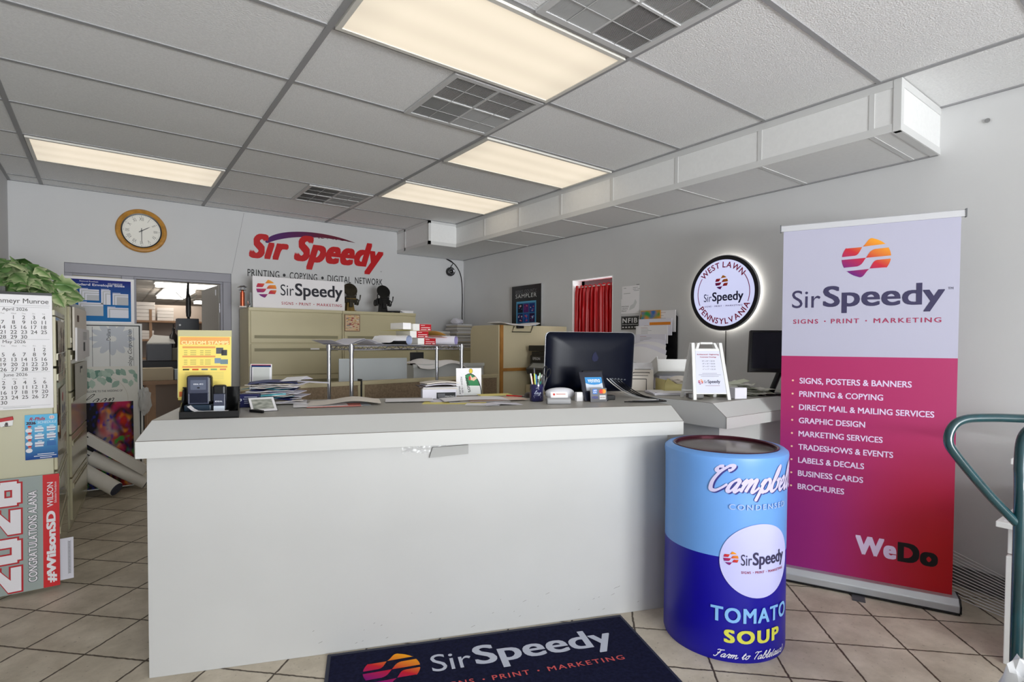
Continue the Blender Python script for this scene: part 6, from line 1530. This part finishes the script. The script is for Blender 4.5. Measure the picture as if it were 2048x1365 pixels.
for s_ in (-1, 1):
    o0 = PC+CU*(.02+.006*s_)+V((0, 0, .02)); c0 = PC+CU*(.058+.012*s_)+CN*(.006*s_)+V((0, 0, .155+.014*(s_ < 0)))
    ax = (c0-o0).normalized(); sx_ = (CU-ax*CU.dot(ax)).normalized()
    obj('handle', MB().tube([c0+ax*.026*cos(2*pi*q/20)+sx_*.011*sin(2*pi*q/20) for q in range(20)], .0032, 8, True), m_black, sc_, smooth=True)
    obj('blade', MB().tube([o0, c0-ax*.026], [.0015, .004], 6), m_steel, sc_, smooth=True)
# --- mouse
single('computer_mouse', MB().grid(lambda u, v: tuple(C(1.80+.028*(u-.5)*2*math.sqrt(max(0, 1-(2*v-1)**2)), .62+.05*(2*v-1), Z0+.03*math.sqrt(max(0, 1-(2*v-1)**2))*math.sqrt(max(0, 1-(2*u-1)**2)))), 14, 14), mat('mouse_dark', (44, 36, 34), .3), 'dark computer mouse left of the navy pen cup', 'mouse', smooth=True)
# --- foam football and card holder
FB = C(1.93, .44, Z0+.0355)
fo = thing('foam_football', 'white foam football lying behind the card holder', 'football', FB-V((0, 0, .0355)), CAN)
def fbp(u, v):
    t_ = pi*(.02+.96*v); a = 2*pi*u; r_ = .0355*abs(sin(t_))**.75
    return FB+CU*(-.088*cos(t_))+CN*(r_*cos(a))+V((0, 0, r_*sin(a)))
obj('body', MB().grid(fbp, 28, 24), mat('foam_white', (226, 226, 232), .6), fo, smooth=True)
B = MB(); 
for q in range(9):
    x = -.036+.009*q; zz = .0355*math.sqrt(max(0, 1-(x/.095)**2)); B.tube([FB+CU*(x)-CN*(.022)+V((0, 0, zz*.62)), FB+CU*(x+.004)-CN*.012+V((0, 0, zz*.86)), FB+CU*x-CN*.004+V((0, 0, zz*.98))], .0012, 5)
B.tube([FB+CU*(-.045+.011*q)-CN*.021+V((0, 0, .0355*math.sqrt(1-((-.045+.011*q)/.095)**2)*.66)) for q in range(9)], .0012, 5)
obj('laces', B, mat('lace_grey', (120, 124, 140), .6), fo)
ch_ = thing('card_holder', 'grey plastic business card holder with cards in front of the football', 'card holder', C(1.85, .24, Z0), CAN-.12)
hf = Fr(C(1.785, .235, Z0), (CU*.985-CN*.17), (0, 0, 1))
obj('tray', MB().prism([hf(0, 0, .0), hf(0, .026, -.0), hf(0, .034, -.012), hf(0, .03, -.05), hf(0, 0, -.055)], hf.ux*.128), mat('holder_grey', (156, 156, 158), .4), ch_, bevel=.005)
cfm = Fr(hf(.022, .026, -.012), hf.ux, V((0, 0, 1))-hf.n*.45)
for q in range(3):
    o = single('business_card', slab(cfm, .0+.002*q, .088+.002*q, .0, .042-.003*q, .001*q-.004, .001*q-.0034), m_paper, ('rear', 'middle', 'front')[q]+' white business card in the grey holder', 'card', 'cards in the grey holder')
mb = MB(); ring(mb, Fr(cfm(.018, .027, -.0006), cfm.ux, cfm.uy), .0, .006, .0, 0, 360, 16, lin((206, 60, 50))); rect(mb, cfm, .03, .08, .026, .031, -.0006, lin((206, 150, 140))); tag(obj('card_print', mb, INK, ch_), '', '') if False else obj('card_print', mb, INK, ch_)
single('small_white_box', slab(fn(.34), 1.995, 2.035, Z0, Z0+.05, -.03, 0), m_paper, 'small white box between football and tablet', 'box', bevel=.001)
single('red_bottle_cap', MB().lathe([(.014, 0), (.014, .012), (.0, .014)], C(1.975, .46, Z0), 16), mat('cap_brown', (150, 92, 72), .5), 'small brown cap right of the football', 'cap')
# --- pay tablet
tbf = Fr(C(2.0, .315, Z0), CU, V((0, 0, 1))+CN*.32-CU*.12)
tb_ = thing('pay_tablet', 'dark tablet stand with payment stickers in front of the computer', 'tablet', C(2.09, .33, Z0), CAN)
obj('tablet', slab(tbf, .035, .178, .002, .174, -.012, 0), mat('tablet_dark', (26, 28, 44), .2, spec=.6), tb_, bevel=.004)
obj('prop', MB().prism([tbf(.06, .13, -.012), tbf(.15, .13, -.012), tbf(.15, .13, -.012)+CN*.05-V((0, 0, .135)), tbf(.06, .13, -.012)+CN*.05-V((0, 0, .135))], CN*.004), m_black, tb_)
mb = MB(); VB = lin((62, 146, 210))
poly(mb, tbf, [(.058, .062), (.161, .062), (.166, .14), (.064, .14)], .0006, lin((208, 216, 228))); poly(mb, tbf, [(.0615, .106), (.085, .098), (.113, .0955), (.14, .098), (.1635, .106), (.166, .14), (.064, .14)], .0009, VB)
text(mb, tbf, 'venmo', .078, .109, .074, .019, .0013, .02, 1.1, col=lin((236, 242, 250))); rect(mb, tbf, .075, .15, .078, .0805, .001, lin((150, 156, 170)))
obj('sticker', mb, INK, tb_)
kf2 = Fr(C(2.055, .285, Z0), CU, V((0, 0, 1))+CN*.12)
kc = thing('card_brand_sticker', 'grey card with payment logos leaning on the dark tablet', 'sign', C(2.1, .29, Z0), CAN)
obj('card', slab(kf2, 0, .098, .0, .076, -.003, 0), mat('card_grey', (96, 96, 100), .4), kc)
mb = MB(); rect(mb, kf2, .014, .042, .044, .072, .0006, lin((60, 120, 200))); text(mb, kf2, 'AM', .018, .060, .02, .008, .0012, .02, col=WHT); text(mb, kf2, 'EX', .018, .049, .02, .008, .0012, .02, col=WHT)
poly(mb, kf2, [(.066+.0125*a, .058+.0125*b) for a, b in arc(0, 345, 23)], .0006, lin((216, 50, 40))); poly(mb, kf2, [(.081+.0125*a, .058+.0125*b) for a, b in arc(0, 345, 23)], .0009, lin((236, 160, 50))); poly(mb, kf2, [(.0735+.0045*a, .058+.0098*b) for a, b in arc(0, 345, 23)], .0012, lin((230, 100, 40)))
text(mb, kf2, 'VISA', .008, .018, .036, .014, .0008, .02, shear=.2, col=lin((52, 60, 150))); rect(mb, kf2, .054, .091, .013, .036, .0006, lin((220, 220, 222))); text(mb, kf2, 'DISCOVER', .0575, .022, .030, .006, .001, .02, col=lin((150, 110, 90)))
obj('printing', mb, INK, kc)
# --- all-in-one computer seen from behind
ia = CAN+R(3); iu = V((cos(ia), sin(ia), 0)); im_ = V((-sin(ia), cos(ia), 0))
IC = C(2.195, .63, 0)
ifr = Fr(IC+V((0, 0, 1.068)), iu, V((0, 0, 1))-im_*.08)
ic = thing('desktop_computer', 'black backed all-in-one computer with silver rim on the counter', 'computer', C(2.2, .66, Z0), ia)
def rrect(w2, h2, rd, n=6):
    pts = []
    for cx0, cy0, a0 in ((w2-rd, h2-rd, 0), (rd-w2, h2-rd, 90), (rd-w2, rd-h2, 180), (w2-rd, rd-h2, 270)):
        pts += [(cx0+rd*a, cy0+rd*b) for a, b in arc(a0, a0+90, n)]
    return pts
HW, HH = .303, .187
rr2 = rrect(HW, HH, .03)
B = MB().prism([ifr(x, y+HH, -.004) for x, y in rr2], -ifr.n*.012); obj('bezel', B, mat('silver_bezel', (214, 216, 222), .25, .6), ic, bevel=.002)
B = MB(); nn_ = len(rr2); lv = [(.992, .0), (.985, .004), (.95, .014), (.86, .026), (.70, .034), (.4, .038)]
for sc2, dp in lv: B.v += [ifr(x*sc2-(.0), y*sc2+HH, dp-.004) for x, y in rr2]
for q in range(len(lv)-1):
    for p in range(nn_): B.f.append([q*nn_+p, q*nn_+(p+1) % nn_, (q+1)*nn_+(p+1) % nn_, (q+1)*nn_+p]); B.c.append(None)
B.f.append([(len(lv)-1)*nn_+p for p in range(nn_)]); B.c.append(None)
obj('back_cover', B, mat('piano_black_blue', (4, 9, 28), .34, spec=.2), ic, smooth=True)
obj('screen', slab(ifr, -HW+.015, HW-.015, .03, 2*HH-.015, -.018, -.016), mat('screen_black', (8, 8, 10), .1), ic)
obj('vent_slot', slab(ifr, -.17, .14, .338, .344, .018, .0225), m_black, ic)
poly_ = [(.0, .032), (-.014, .018), (-.022, -.002), (-.020, -.020), (-.004, -.030), (.014, -.024), (.022, -.006), (.012, .012)]
obj('emblem', MB().prism([ifr(x+.012, y*1.0+.225, .033) for x, y in poly_], ifr.n*.003), mat('emblem_blue', (14, 20, 60), .3, spec=.3), ic)
obj('stand_leg', MB().prism([ifr(-.07, .02, .03), ifr(.06, .02, .03), ifr(.06, .14, .035), ifr(-.07, .14, .035)], -im_*.012).prism([C(2.10, .50, Z0), C(2.26, .50, Z0), C(2.25, .66, Z0), C(2.11, .66, Z0)], (0, 0, .008)).prism([C(2.13, .505, Z0), C(2.24, .505, Z0), C(2.25, .565, Z0+.06), C(2.12, .565, Z0+.06)], CN*.012), m_black, ic)
for k in range(5): obj('port', slab(ifr, .13+.022*k, .143+.022*k, .085-.002*k, .092-.002*k, .028, .034), mat('port_metal', (80, 84, 92), .4), ic)
for k, (u1_, z1_, mm) in enumerate(((2.29, 1.15, mat('cable_white')), (2.31, 1.14, mat('cable_grey', (170, 172, 178), .4)), (2.33, 1.13, m_black), (2.35, 1.12, m_black), (2.27, 1.11, m_black))):
    single('computer_cable', MB().tube(catmull([ifr(.10+.02*k, .09, .03), ifr(.14+.02*k, .05, .06), C(2.36+.012*k, .44-.02*k, Z0+.025), C(2.44+.008*k, .33-.012*k, Z0+.006), C(2.44+.002*k, .26-.02*k, Z0+.006), C(2.34-.03*k, .25-.01*k, Z0+.006)], 8), .0033, 6), mm, ('white', 'grey', 'black upper', 'black middle', 'black lower')[k]+' cable curving from the computer to the counter edge', 'cable', 'computer cables')
single('power_brick', slab(fn(.36), 2.19, 2.24, Z0, Z0+.026, -.05, 0), m_black, 'small black power brick right of the tablet', 'power brick', bevel=.003)

# ================================================================ side counter and right wall
Z3 = Z2+.0015
# A-frame price sign
at0, at1 = V((2.74, 1.895, Z3)), V((2.935, 1.775, Z3)); ax_ = (at1-at0).normalized(); an_ = V((-ax_.y, ax_.x, 0))
aw = (at1-at0).length
sl = .22
f_fr = Fr(at0-ax_*.0, ax_, V((0, 0, 1))+an_*.25)
afs = thing('a_frame_sign', 'white tabletop A-frame price sign on the side counter', 'sign', (at0+at1)/2+an_*.08)
HT = .345
def leg_panel(fr, flip=1):
    B = MB(); W0 = aw; tpw = .02
    def q(x, y, l): return fr(x, y, l)
    for (a, b) in ((0.0, .02), (W0-.02, W0)):
        B.prism([q(a, 0, 0), q(b, 0, 0), q(a+(b-a)*1+(tpw if a == 0 else -tpw), HT, 0), q(a+(tpw if a == 0 else -tpw), HT, 0)], fr.n*.012*flip)
    B.prism([q(.02, .035, 0), q(W0-.02, .035, 0), q(W0-.02-tpw, HT-.035, 0), q(.02+tpw, HT-.035, 0)], fr.n*.008*flip)
    B.prism([q(.045, HT-.035, 0), q(.062, HT-.035, 0), q(.075, HT, 0), q(.058, HT, 0)], fr.n*.01*flip); B.prism([q(W0-.062, HT-.035, 0), q(W0-.045, HT-.035, 0), q(W0-.058, HT, 0), q(W0-.075, HT, 0)], fr.n*.01*flip)
    B.prism([q(.075, HT-.008, 0), q(W0-.075, HT-.008, 0), q(W0-.078, HT+.004, 0), q(.078, HT+.004, 0)], fr.n*.01*flip)
    return B
obj('front_panel', leg_panel(f_fr), m_white, afs, bevel=.002)
f_bk = Fr(at0+an_*.175, ax_, V((0, 0, 1))-an_*.25)
obj('rear_panel', leg_panel(f_bk, -1), m_white, afs, bevel=.002)
fsn = Fr(f_fr(0, 0, .0085), ax_, f_fr.uy)
mb = MB(); rect(mb, fsn, .022, aw-.022, .038, HT-.042, .0002, lin((222, 224, 242))) if False else poly(mb, fsn, [(.024, .04), (aw-.024, .04), (aw-.04, HT-.05), (.04, HT-.05)], .0003, lin((224, 226, 244)))
RDc, GYc = lin((176, 40, 60)), lin((96, 96, 112))
text(mb, fsn, 'Architectural \u2022 Engineering', aw/2, .268, .135, .0095, .0008, .02, col=RDc, align='C'); text(mb, fsn, 'Contractor Drawings', aw/2, .252, .10, .0095, .0008, .02, col=RDc, align='C')
for k, s_ in enumerate(('18" x 24" = $3.00', '24" x 36" = $4.00', '30" x 42" = $4.50', '11" x 17" = $2.50')): text(mb, fsn, s_, aw/2, .229-.0165*k, .078, .0085, .0008, .0, col=GYc, align='C')
for k, w3 in enumerate((.09, .135, .11)): rect(mb, fsn, aw/2-w3/2, aw/2+w3/2, .158-.009*k, .1605-.009*k, .0008, lin((160, 160, 176)))
logo(mb, fsn, .055, .108, .0155, .0008); brand(mb, fsn, .076, .094, .098, .026, .0008, lin((60, 58, 84))); rect(mb, fsn, .082, .17, .084, .0865, .0008, lin((170, 140, 160)))
obj('printing', mb, INK, afs)
# grey gadget under the A-frame
gd = thing('grey_gadget', 'small grey card reader sitting inside the A-frame legs', 'card reader', (2.83, 1.95, Z3))
obj('body', MB().box((2.84, 1.945, Z3+.018), (.09, .045, .034), rz=R(-31)), mat('gadget_grey', (130, 128, 126), .4), gd, bevel=.008)
obj('grille', MB().box((2.80, 1.963, Z3+.019), (.02, .038, .024), rz=R(-31)), mat('gadget_dark', (84, 82, 82), .5), gd)
# paper stack
rn = random.Random(12)
for k in range(6):
    single('paper_stack_sheet', sheet((2.97+rn.uniform(-.01, .01), 2.22+rn.uniform(-.01, .01), Z3+.003*k), .28, .215, R(-35)+rn.uniform(-.06, .06), th=.0026), m_paper if k % 2 else m_paper2, ('lowest', 'second', 'third', 'fourth', 'fifth', 'topmost')[k]+' sheet pad of the white paper stack on the side counter', 'paper', 'paper stack on the side counter')
# envelope sorter
eo = V((2.90, 2.51, Z3)); es = (V((3.06, 2.38, Z3))-eo).normalized(); en = V((-es.y, es.x, 0))
srt = thing('envelope_sorter', 'black wire sorter holding pale envelopes behind the computer', 'sorter', eo+es*.1)
B = MB()
for k in range(4):
    o_ = eo+en*(.05*k-.02)+es*(.02*k)
    B.tube([o_, o_+V((0, 0, .085+.02*k)), o_+es*.11+V((0, 0, .085+.02*k)), o_+es*.11], .003, 6)
B.tube([eo-en*.02, eo+en*.16], .003, 6); B.tube([eo+es*.11-en*.02, eo+es*.11+en*.16], .003, 6)
obj('wire', B, m_black, srt)
for k in range(5):
    o_ = eo+en*(.045*k+.004)-es*(.06-.012*k)
    fr3 = Fr(o_, es, V((0, 0, 1))+en*.1)
    single('envelope', slab(fr3, 0, .22, .002, (.105, .12, .145, .165, .19)[k], -.004, 0), m_paper3 if k < 3 else m_paper, ('frontmost', 'second', 'third', 'fourth', 'rearmost tall')[k]+' pale envelope standing in the wire sorter', 'envelope', 'envelopes in the wire sorter')
# yellow box with papers
yb = thing('yellow_box', 'open pale yellow box with papers behind the A-frame', 'box', (3.12, 2.25, Z3), R(-35))
T = Matrix.Translation((3.12, 2.28, Z3)) @ Matrix.Rotation(R(-35), 4, 'Z')
B = MB(); B.bx(-.12, .12, -.10, -.097, 0, .062); B.bx(-.12, .12, .10, .103, 0, .075); B.bx(-.12, -.117, -.1, .1, 0, .09); B.bx(.117, .12, -.1, .1, 0, .062); B.bx(-.12, .12, -.1, .1, 0, .003); B.prism([V((-.12, -.1, .06)), V((-.10, -.1, .10)), V((-.04, -.1, .062))], (0, .003, 0)); B.xf(T)
obj('carton', B, mat('pale_yellow_carton', (208, 196, 134), .6), yb)
single('crumpled_papers', crumple(MB(), (3.14, 2.27, Z3+.045), (.19, .16, .075), .25, 3, 8, True), m_paper3, 'cream crumpled papers filling the yellow box', 'papers')
tr_ = thing('white_tray', 'white letter tray tilted behind the A-frame sign', 'tray', (3.28, 2.42, Z3))
B = MB(); T = Matrix.Translation((3.25, 2.45, Z3+.10)) @ Matrix.Rotation(R(-35), 4, 'Z') @ Matrix.Rotation(R(-18), 4, 'X')
B.bx(-.11, .11, -.11, -.105, 0, .09); B.bx(-.11, .11, .105, .11, 0, .12); B.bx(-.11, -.105, -.11, .11, 0, .11); B.bx(.105, .11, -.11, .11, 0, .11); B.bx(-.11, .11, -.11, .11, 0, .004); B.xf(T)
obj('tray', B, m_white, tr_)
obj('stand', MB().box((3.25, 2.46, Z3+.05), (.16, .14, .098), rz=R(-35)), m_paper2, tr_)
single('note_cube', MB().box((3.06, 1.80, Z3+.034), (.085, .05, .066), rz=R(-20)), m_paper2, 'small white box right of the A-frame sign', 'box', bevel=.001)
# pile of printed slips
rn = random.Random(77); sl0 = None; tint = [(222, 222, 208), (206, 210, 190), (232, 230, 222), (196, 200, 178)]
for k in range(72):
    x, y = 3.06+.34*rn.random(), 0; y = 2.0-.45*(x-3.06)+rn.uniform(-.07, .07); hgt = .105*max(.15, 1-max(0, x-3.14)/.34)*(k/71)
    mb = sheet((0, 0, 0), .15, .062, 0, th=.0006, lift=(lambda q: (lambda u, v: .006*sin(u*3+q)))(k), nu=6, nv=3)
    Mx = Matrix.Translation((x, y, Z3+.006+hgt)) @ Matrix.Rotation(R(-28)+rn.uniform(-.8, .8), 4, 'Z') @ Matrix.Rotation(rn.uniform(-.18, .18), 4, 'Y') @ Matrix.Rotation(rn.uniform(-.05, .22), 4, 'X')
    mb.xf(Mx); mn_ = min(p.z for p in mb.v)
    if mn_ < Z3+.0005: mb.v = [p+V((0, 0, Z3+.0006-mn_)) for p in mb.v]
    single('printed_slip', mb, mat('slip_%d' % (k % 4), tint[k % 4], .7), 'loose printed paper slip in the heap right of the A-frame sign', 'slip', 'heap of printed slips')
# monitor behind the banner
mo_ = thing('desk_monitor', 'black tilted monitor on the side counter, half hidden by the banner', 'monitor', (3.38, 1.96, Z3))
mu_ = V((.72, -.69, 0)).normalized(); mn2 = V((-mu_.y, mu_.x, 0))
mfr = Fr((3.285, 1.865, 1.195), mu_, V((0, 0, 1))+mn2*.22+mu_*.1)
obj('bezel', slab(mfr, 0, .46, 0, .275, -.03, 0), m_black, mo_, bevel=.004)
obj('screen', slab(mfr, .016, .444, .022, .259, 0, .002), mat('screen_dark_gloss', (14, 13, 24), .12, spec=.7), mo_)
obj('stand', MB().tube([mfr(.20, .10, -.03), mfr(.20, .0, -.035), V((3.45, 1.80, Z3+.02))], .018, 10).prism([V((3.34, 1.83, Z3)), V((3.50, 1.72, Z3)), V((3.56, 1.82, Z3)), V((3.40, 1.93, Z3))], (0, 0, .012)), m_black, mo_)
# wall pocket rack
wp = thing('wall_pocket_rack', 'tall black wall pocket rack stuffed with papers on the grey wall', 'wall rack', (XR-.05, 3.03, 1.05))
B = MB().prism([(XR-.006, 3.24, 1.05), (XR-.006, 2.86, 1.05), (XR-.006, 2.83, 1.25), (XR-.006, 2.83, 1.60), (XR-.006, 2.87, 1.63), (XR-.006, 3.22, 1.63), (XR-.006, 3.24, 1.5)], (-.012, 0, 0)); obj('backing', B, m_black, wp)
ph_ = [(1.56, 1.70), (1.46, 1.58), (1.36, 1.50), (1.27, 1.42), (1.16, 1.34)]
for k, (a, b) in enumerate(ph_):
    o = obj('pocket', MB().prism([(XR-.02, 3.22, a-.09), (XR-.02, 2.85, a-.09), (XR-.024, 2.85, a-.03), (XR-.024, 3.22, a-.03)], (-.004, 0, 0)), m_black, wp)
rf = lambda off, tilt: Fr((XR-off, 3.22, 0), (0, -1, 0), V((0, 0, 1))+V((-1, 0, 0))*tilt)
rn = random.Random(15)
for k, (z0, z1, off, a, b, mm, lab) in enumerate(((1.47, 1.655, .025, .09, .385, m_paper, 'white sheets standing at the rear top of the wall rack'), (1.50, 1.66, .04, .03, .24, mat('orange_map', (226, 160, 60), .5), 'orange printed map at the top of the wall rack'), (1.44, 1.585, .055, .02, .37, m_paper2, 'white forms in the second pocket of the wall rack'), (1.37, 1.525, .07, .0, .34, m_paper, 'white printed forms in the middle of the wall rack'), (1.30, 1.45, .085, .0, .33, m_paper2, 'white folded forms in the fourth pocket of the wall rack'))):
    fr3 = rf(off, -.0); t = thing('rack_papers', lab, 'papers', fr3((a+b)/2, z0, 0), 0, 'papers in the wall rack')
    obj('sheets', slab(fr3, a, b, z0, z1, 0, .010), mm, t)
    mb = MB()
    if k == 1:
        mb.grid(lambda u, v: fr3(a+.004+(b-a-.008)*u, z0+.01+(z1-z0-.014)*v, .0106), 24, 16, col=lambda u, v: fade(fade(lin((232, 150, 50)), lin((60, 160, 90)), max(0, min(1, .5+2*noise.noise(V((u*3, v*3, 2)))))), lin((60, 120, 190)), max(0, min(1, 2.4*noise.noise(V((u*2.4, v*3+4, 7)))))))
    else:
        if k == 2: rect(mb, fr3, a+.12, b-.01, z1-.055, z1-.03, .0106, lin((232, 140, 40)))
        for q in range(5): rect(mb, fr3, a+.06, a+.06+rn.uniform(.05, .14), z1-.02-.012*q-(.04 if k == 2 else 0), z1-.017-.012*q-(.04 if k == 2 else 0), .0106, lin((190, 150, 150) if q == 0 else (180, 180, 184)))
    obj('printing', mb, INK, t)
for k in range(4):
    mb = MB()
    def bent(u, v, k=k): return (XR-.10-.05*v-.02*k, 3.24-.02*k-.36*u, 1.36-.022*k-.10*v+.05*sin(u*2.4+k*.4)*(1-v*.6)-.04*u*v)
    mb.grid(bent, 14, 10)
    single('drooping_sheet', mb, m_paper if k % 2 else m_paper2, ('topmost', 'second', 'third', 'lowest')[k]+' drooping white sheet spilling from the bottom of the wall rack', 'paper', 'sheets drooping from the wall rack', solid=.0012)
# notes and the small dark sign
def note(y0_, y1_, z0_, z1_, lab, fnp, mm=m_paper, name='paper_note', cat='note', l0=.001):
    fr3 = Fr((XR-l0, y1_, z0_), (0, -1, 0), (0, 0, 1)); t = thing(name, lab, cat, fr3((y1_-y0_)/2, 0, 0))
    obj('sheet', slab(fr3, 0, y1_-y0_, 0, z1_-z0_, 0, .0012), mm, t); mb = MB(); fnp(mb, fr3, y1_-y0_, z1_-z0_); obj('printing', mb, INK, t)
def n1(mb, fr, w2, h2):
    for a, b, c, d in ((.02, .05, .10, .104), (.02, .10, .05, .0535), (.13, .19, .10, .1035), (.13, .17, .085, .0885), (.18, .21, .085, .0885), (.14, .2, .072, .0755), (.17, .205, .122, .129)): rect(mb, fr, a, b, c-.0, d, .0016, lin((140, 140, 142)))
def n2(mb, fr, w2, h2):
    poly(mb, fr, [(.10, .03), (.16, .05), (.19, .10), (.17, .13), (.15, .09), (.11, .07)], .0016, lin((216, 218, 218)))
    for q in range(3):
        text(mb, fr, ('IMAGINE', 'CREATE', 'PRINT')[q], .008, .060-.021*q, .085-.012*q, .0135, .0018, .0, col=lin((110, 110, 112)))
note(3.25, 3.455, 1.78, 1.90, 'upper white printed sheet taped to the grey wall by the window', n1)
note(3.25, 3.465, 1.645, 1.782, 'lower white printed sheet taped to the grey wall by the window', n2, l0=.0026)
def n3(mb, fr, w2, h2):
    WS_ = lin((226, 226, 226)); rect(mb, fr, .006, w2-.006, .006, .0075, .0016, WS_); rect(mb, fr, .006, w2-.006, h2-.0075, h2-.006, .0016, WS_); rect(mb, fr, .006, .0075, .006, h2-.006, .0016, WS_); rect(mb, fr, w2-.0075, w2-.006, .006, h2-.006, .0016, WS_)
    text(mb, fr, 'NFIB', .016, .064, w2-.034, .045, .0018, .03, 1.2, col=WS_); text(mb, fr, 'The Voice of Small Business', .012, .045, w2-.024, .010, .0018, .01, col=WS_)
    for q in range(5): poly(mb, fr, [(.025+.036*q+.013*a, .024+.006*b) for a, b in arc(0, 330, 11)], .0018, WS_)
note(3.25, 3.462, 1.495, 1.622, 'small black framed plaque with white lettering under the taped sheets', n3, mat('plaque_black', (26, 26, 28), .4), 'plaque', 'plaque', .002)
# framed poster
pf_ = Fr((XR-.03, 5.142, 1.0), (0, -1, 0), (.0, 0, 1))
ps_ = thing('framed_poster', 'black framed poster with blue quilt squares behind the cream screen', 'poster', (XR-.02, 4.87, 1.3))
PWd, PT = .542, 1.03
obj('frame', slab(pf_, 0, PWd, .32, PT, -.028, 0), mat('poster_edge_silver', (190, 190, 190), .35, .4), ps_)
obj('sheet', slab(pf_, 0.002, PWd-.004, .322, PT-.004, 0, .0015), mat('poster_black', (12, 12, 14), .25, spec=.5), ps_)
mb = MB(); PWt = lin((216, 216, 216))
text(mb, pf_, 'BERKS COUNTY', .075, .945, .385, .032, .0022, .0, 1.1, col=lin((120, 120, 124))); text(mb, pf_, 'SAMPLER', .075, .885, .385, .045, .0022, .0, 1.15, col=PWt); rect(mb, pf_, .075, .46, .937, .9395, .0022, lin((150, 150, 150)))
LBL = lin((96, 168, 206)); rect(mb, pf_, .09, .455, .34, .845, .0022, LBL); rect(mb, pf_, .105, .44, .34, .825, .0024, lin((50, 110, 160)))
rn = random.Random(18); sqc = [(14, 20, 40), (90, 40, 110), (30, 50, 120), (24, 40, 90), (30, 70, 150), (40, 24, 70), (16, 20, 36), (26, 30, 90), (34, 40, 130)]
for r_ in range(4):
    for c_ in range(3):
        x0_, z0_ = .118+.108*c_, .715-.112*r_; cc_ = sqc[(r_*3+c_) % 9]; rect(mb, pf_, x0_, x0_+.096, max(.345, z0_), z0_+.10, .0027, lin(cc_))
        for q in range(7):
            a = rn.uniform(0, 6.28); rr_ = rn.uniform(.01, .04); p, s_ = (x0_+.048+rr_*cos(a), z0_+.05+rr_*sin(a)), rn.uniform(.006, .016)
            poly(mb, pf_, [(p[0]+s_*cos(b+a), p[1]+s_*.8*sin(b+a)) for b in (0, 1.6, 3.1, 4.7)], .003+.0001*q, lin(rn.choice([(150, 180, 220), (200, 90, 110), (90, 130, 200), (210, 200, 210), (120, 60, 130)])))
obj('picture', mb, INKG, ps_)
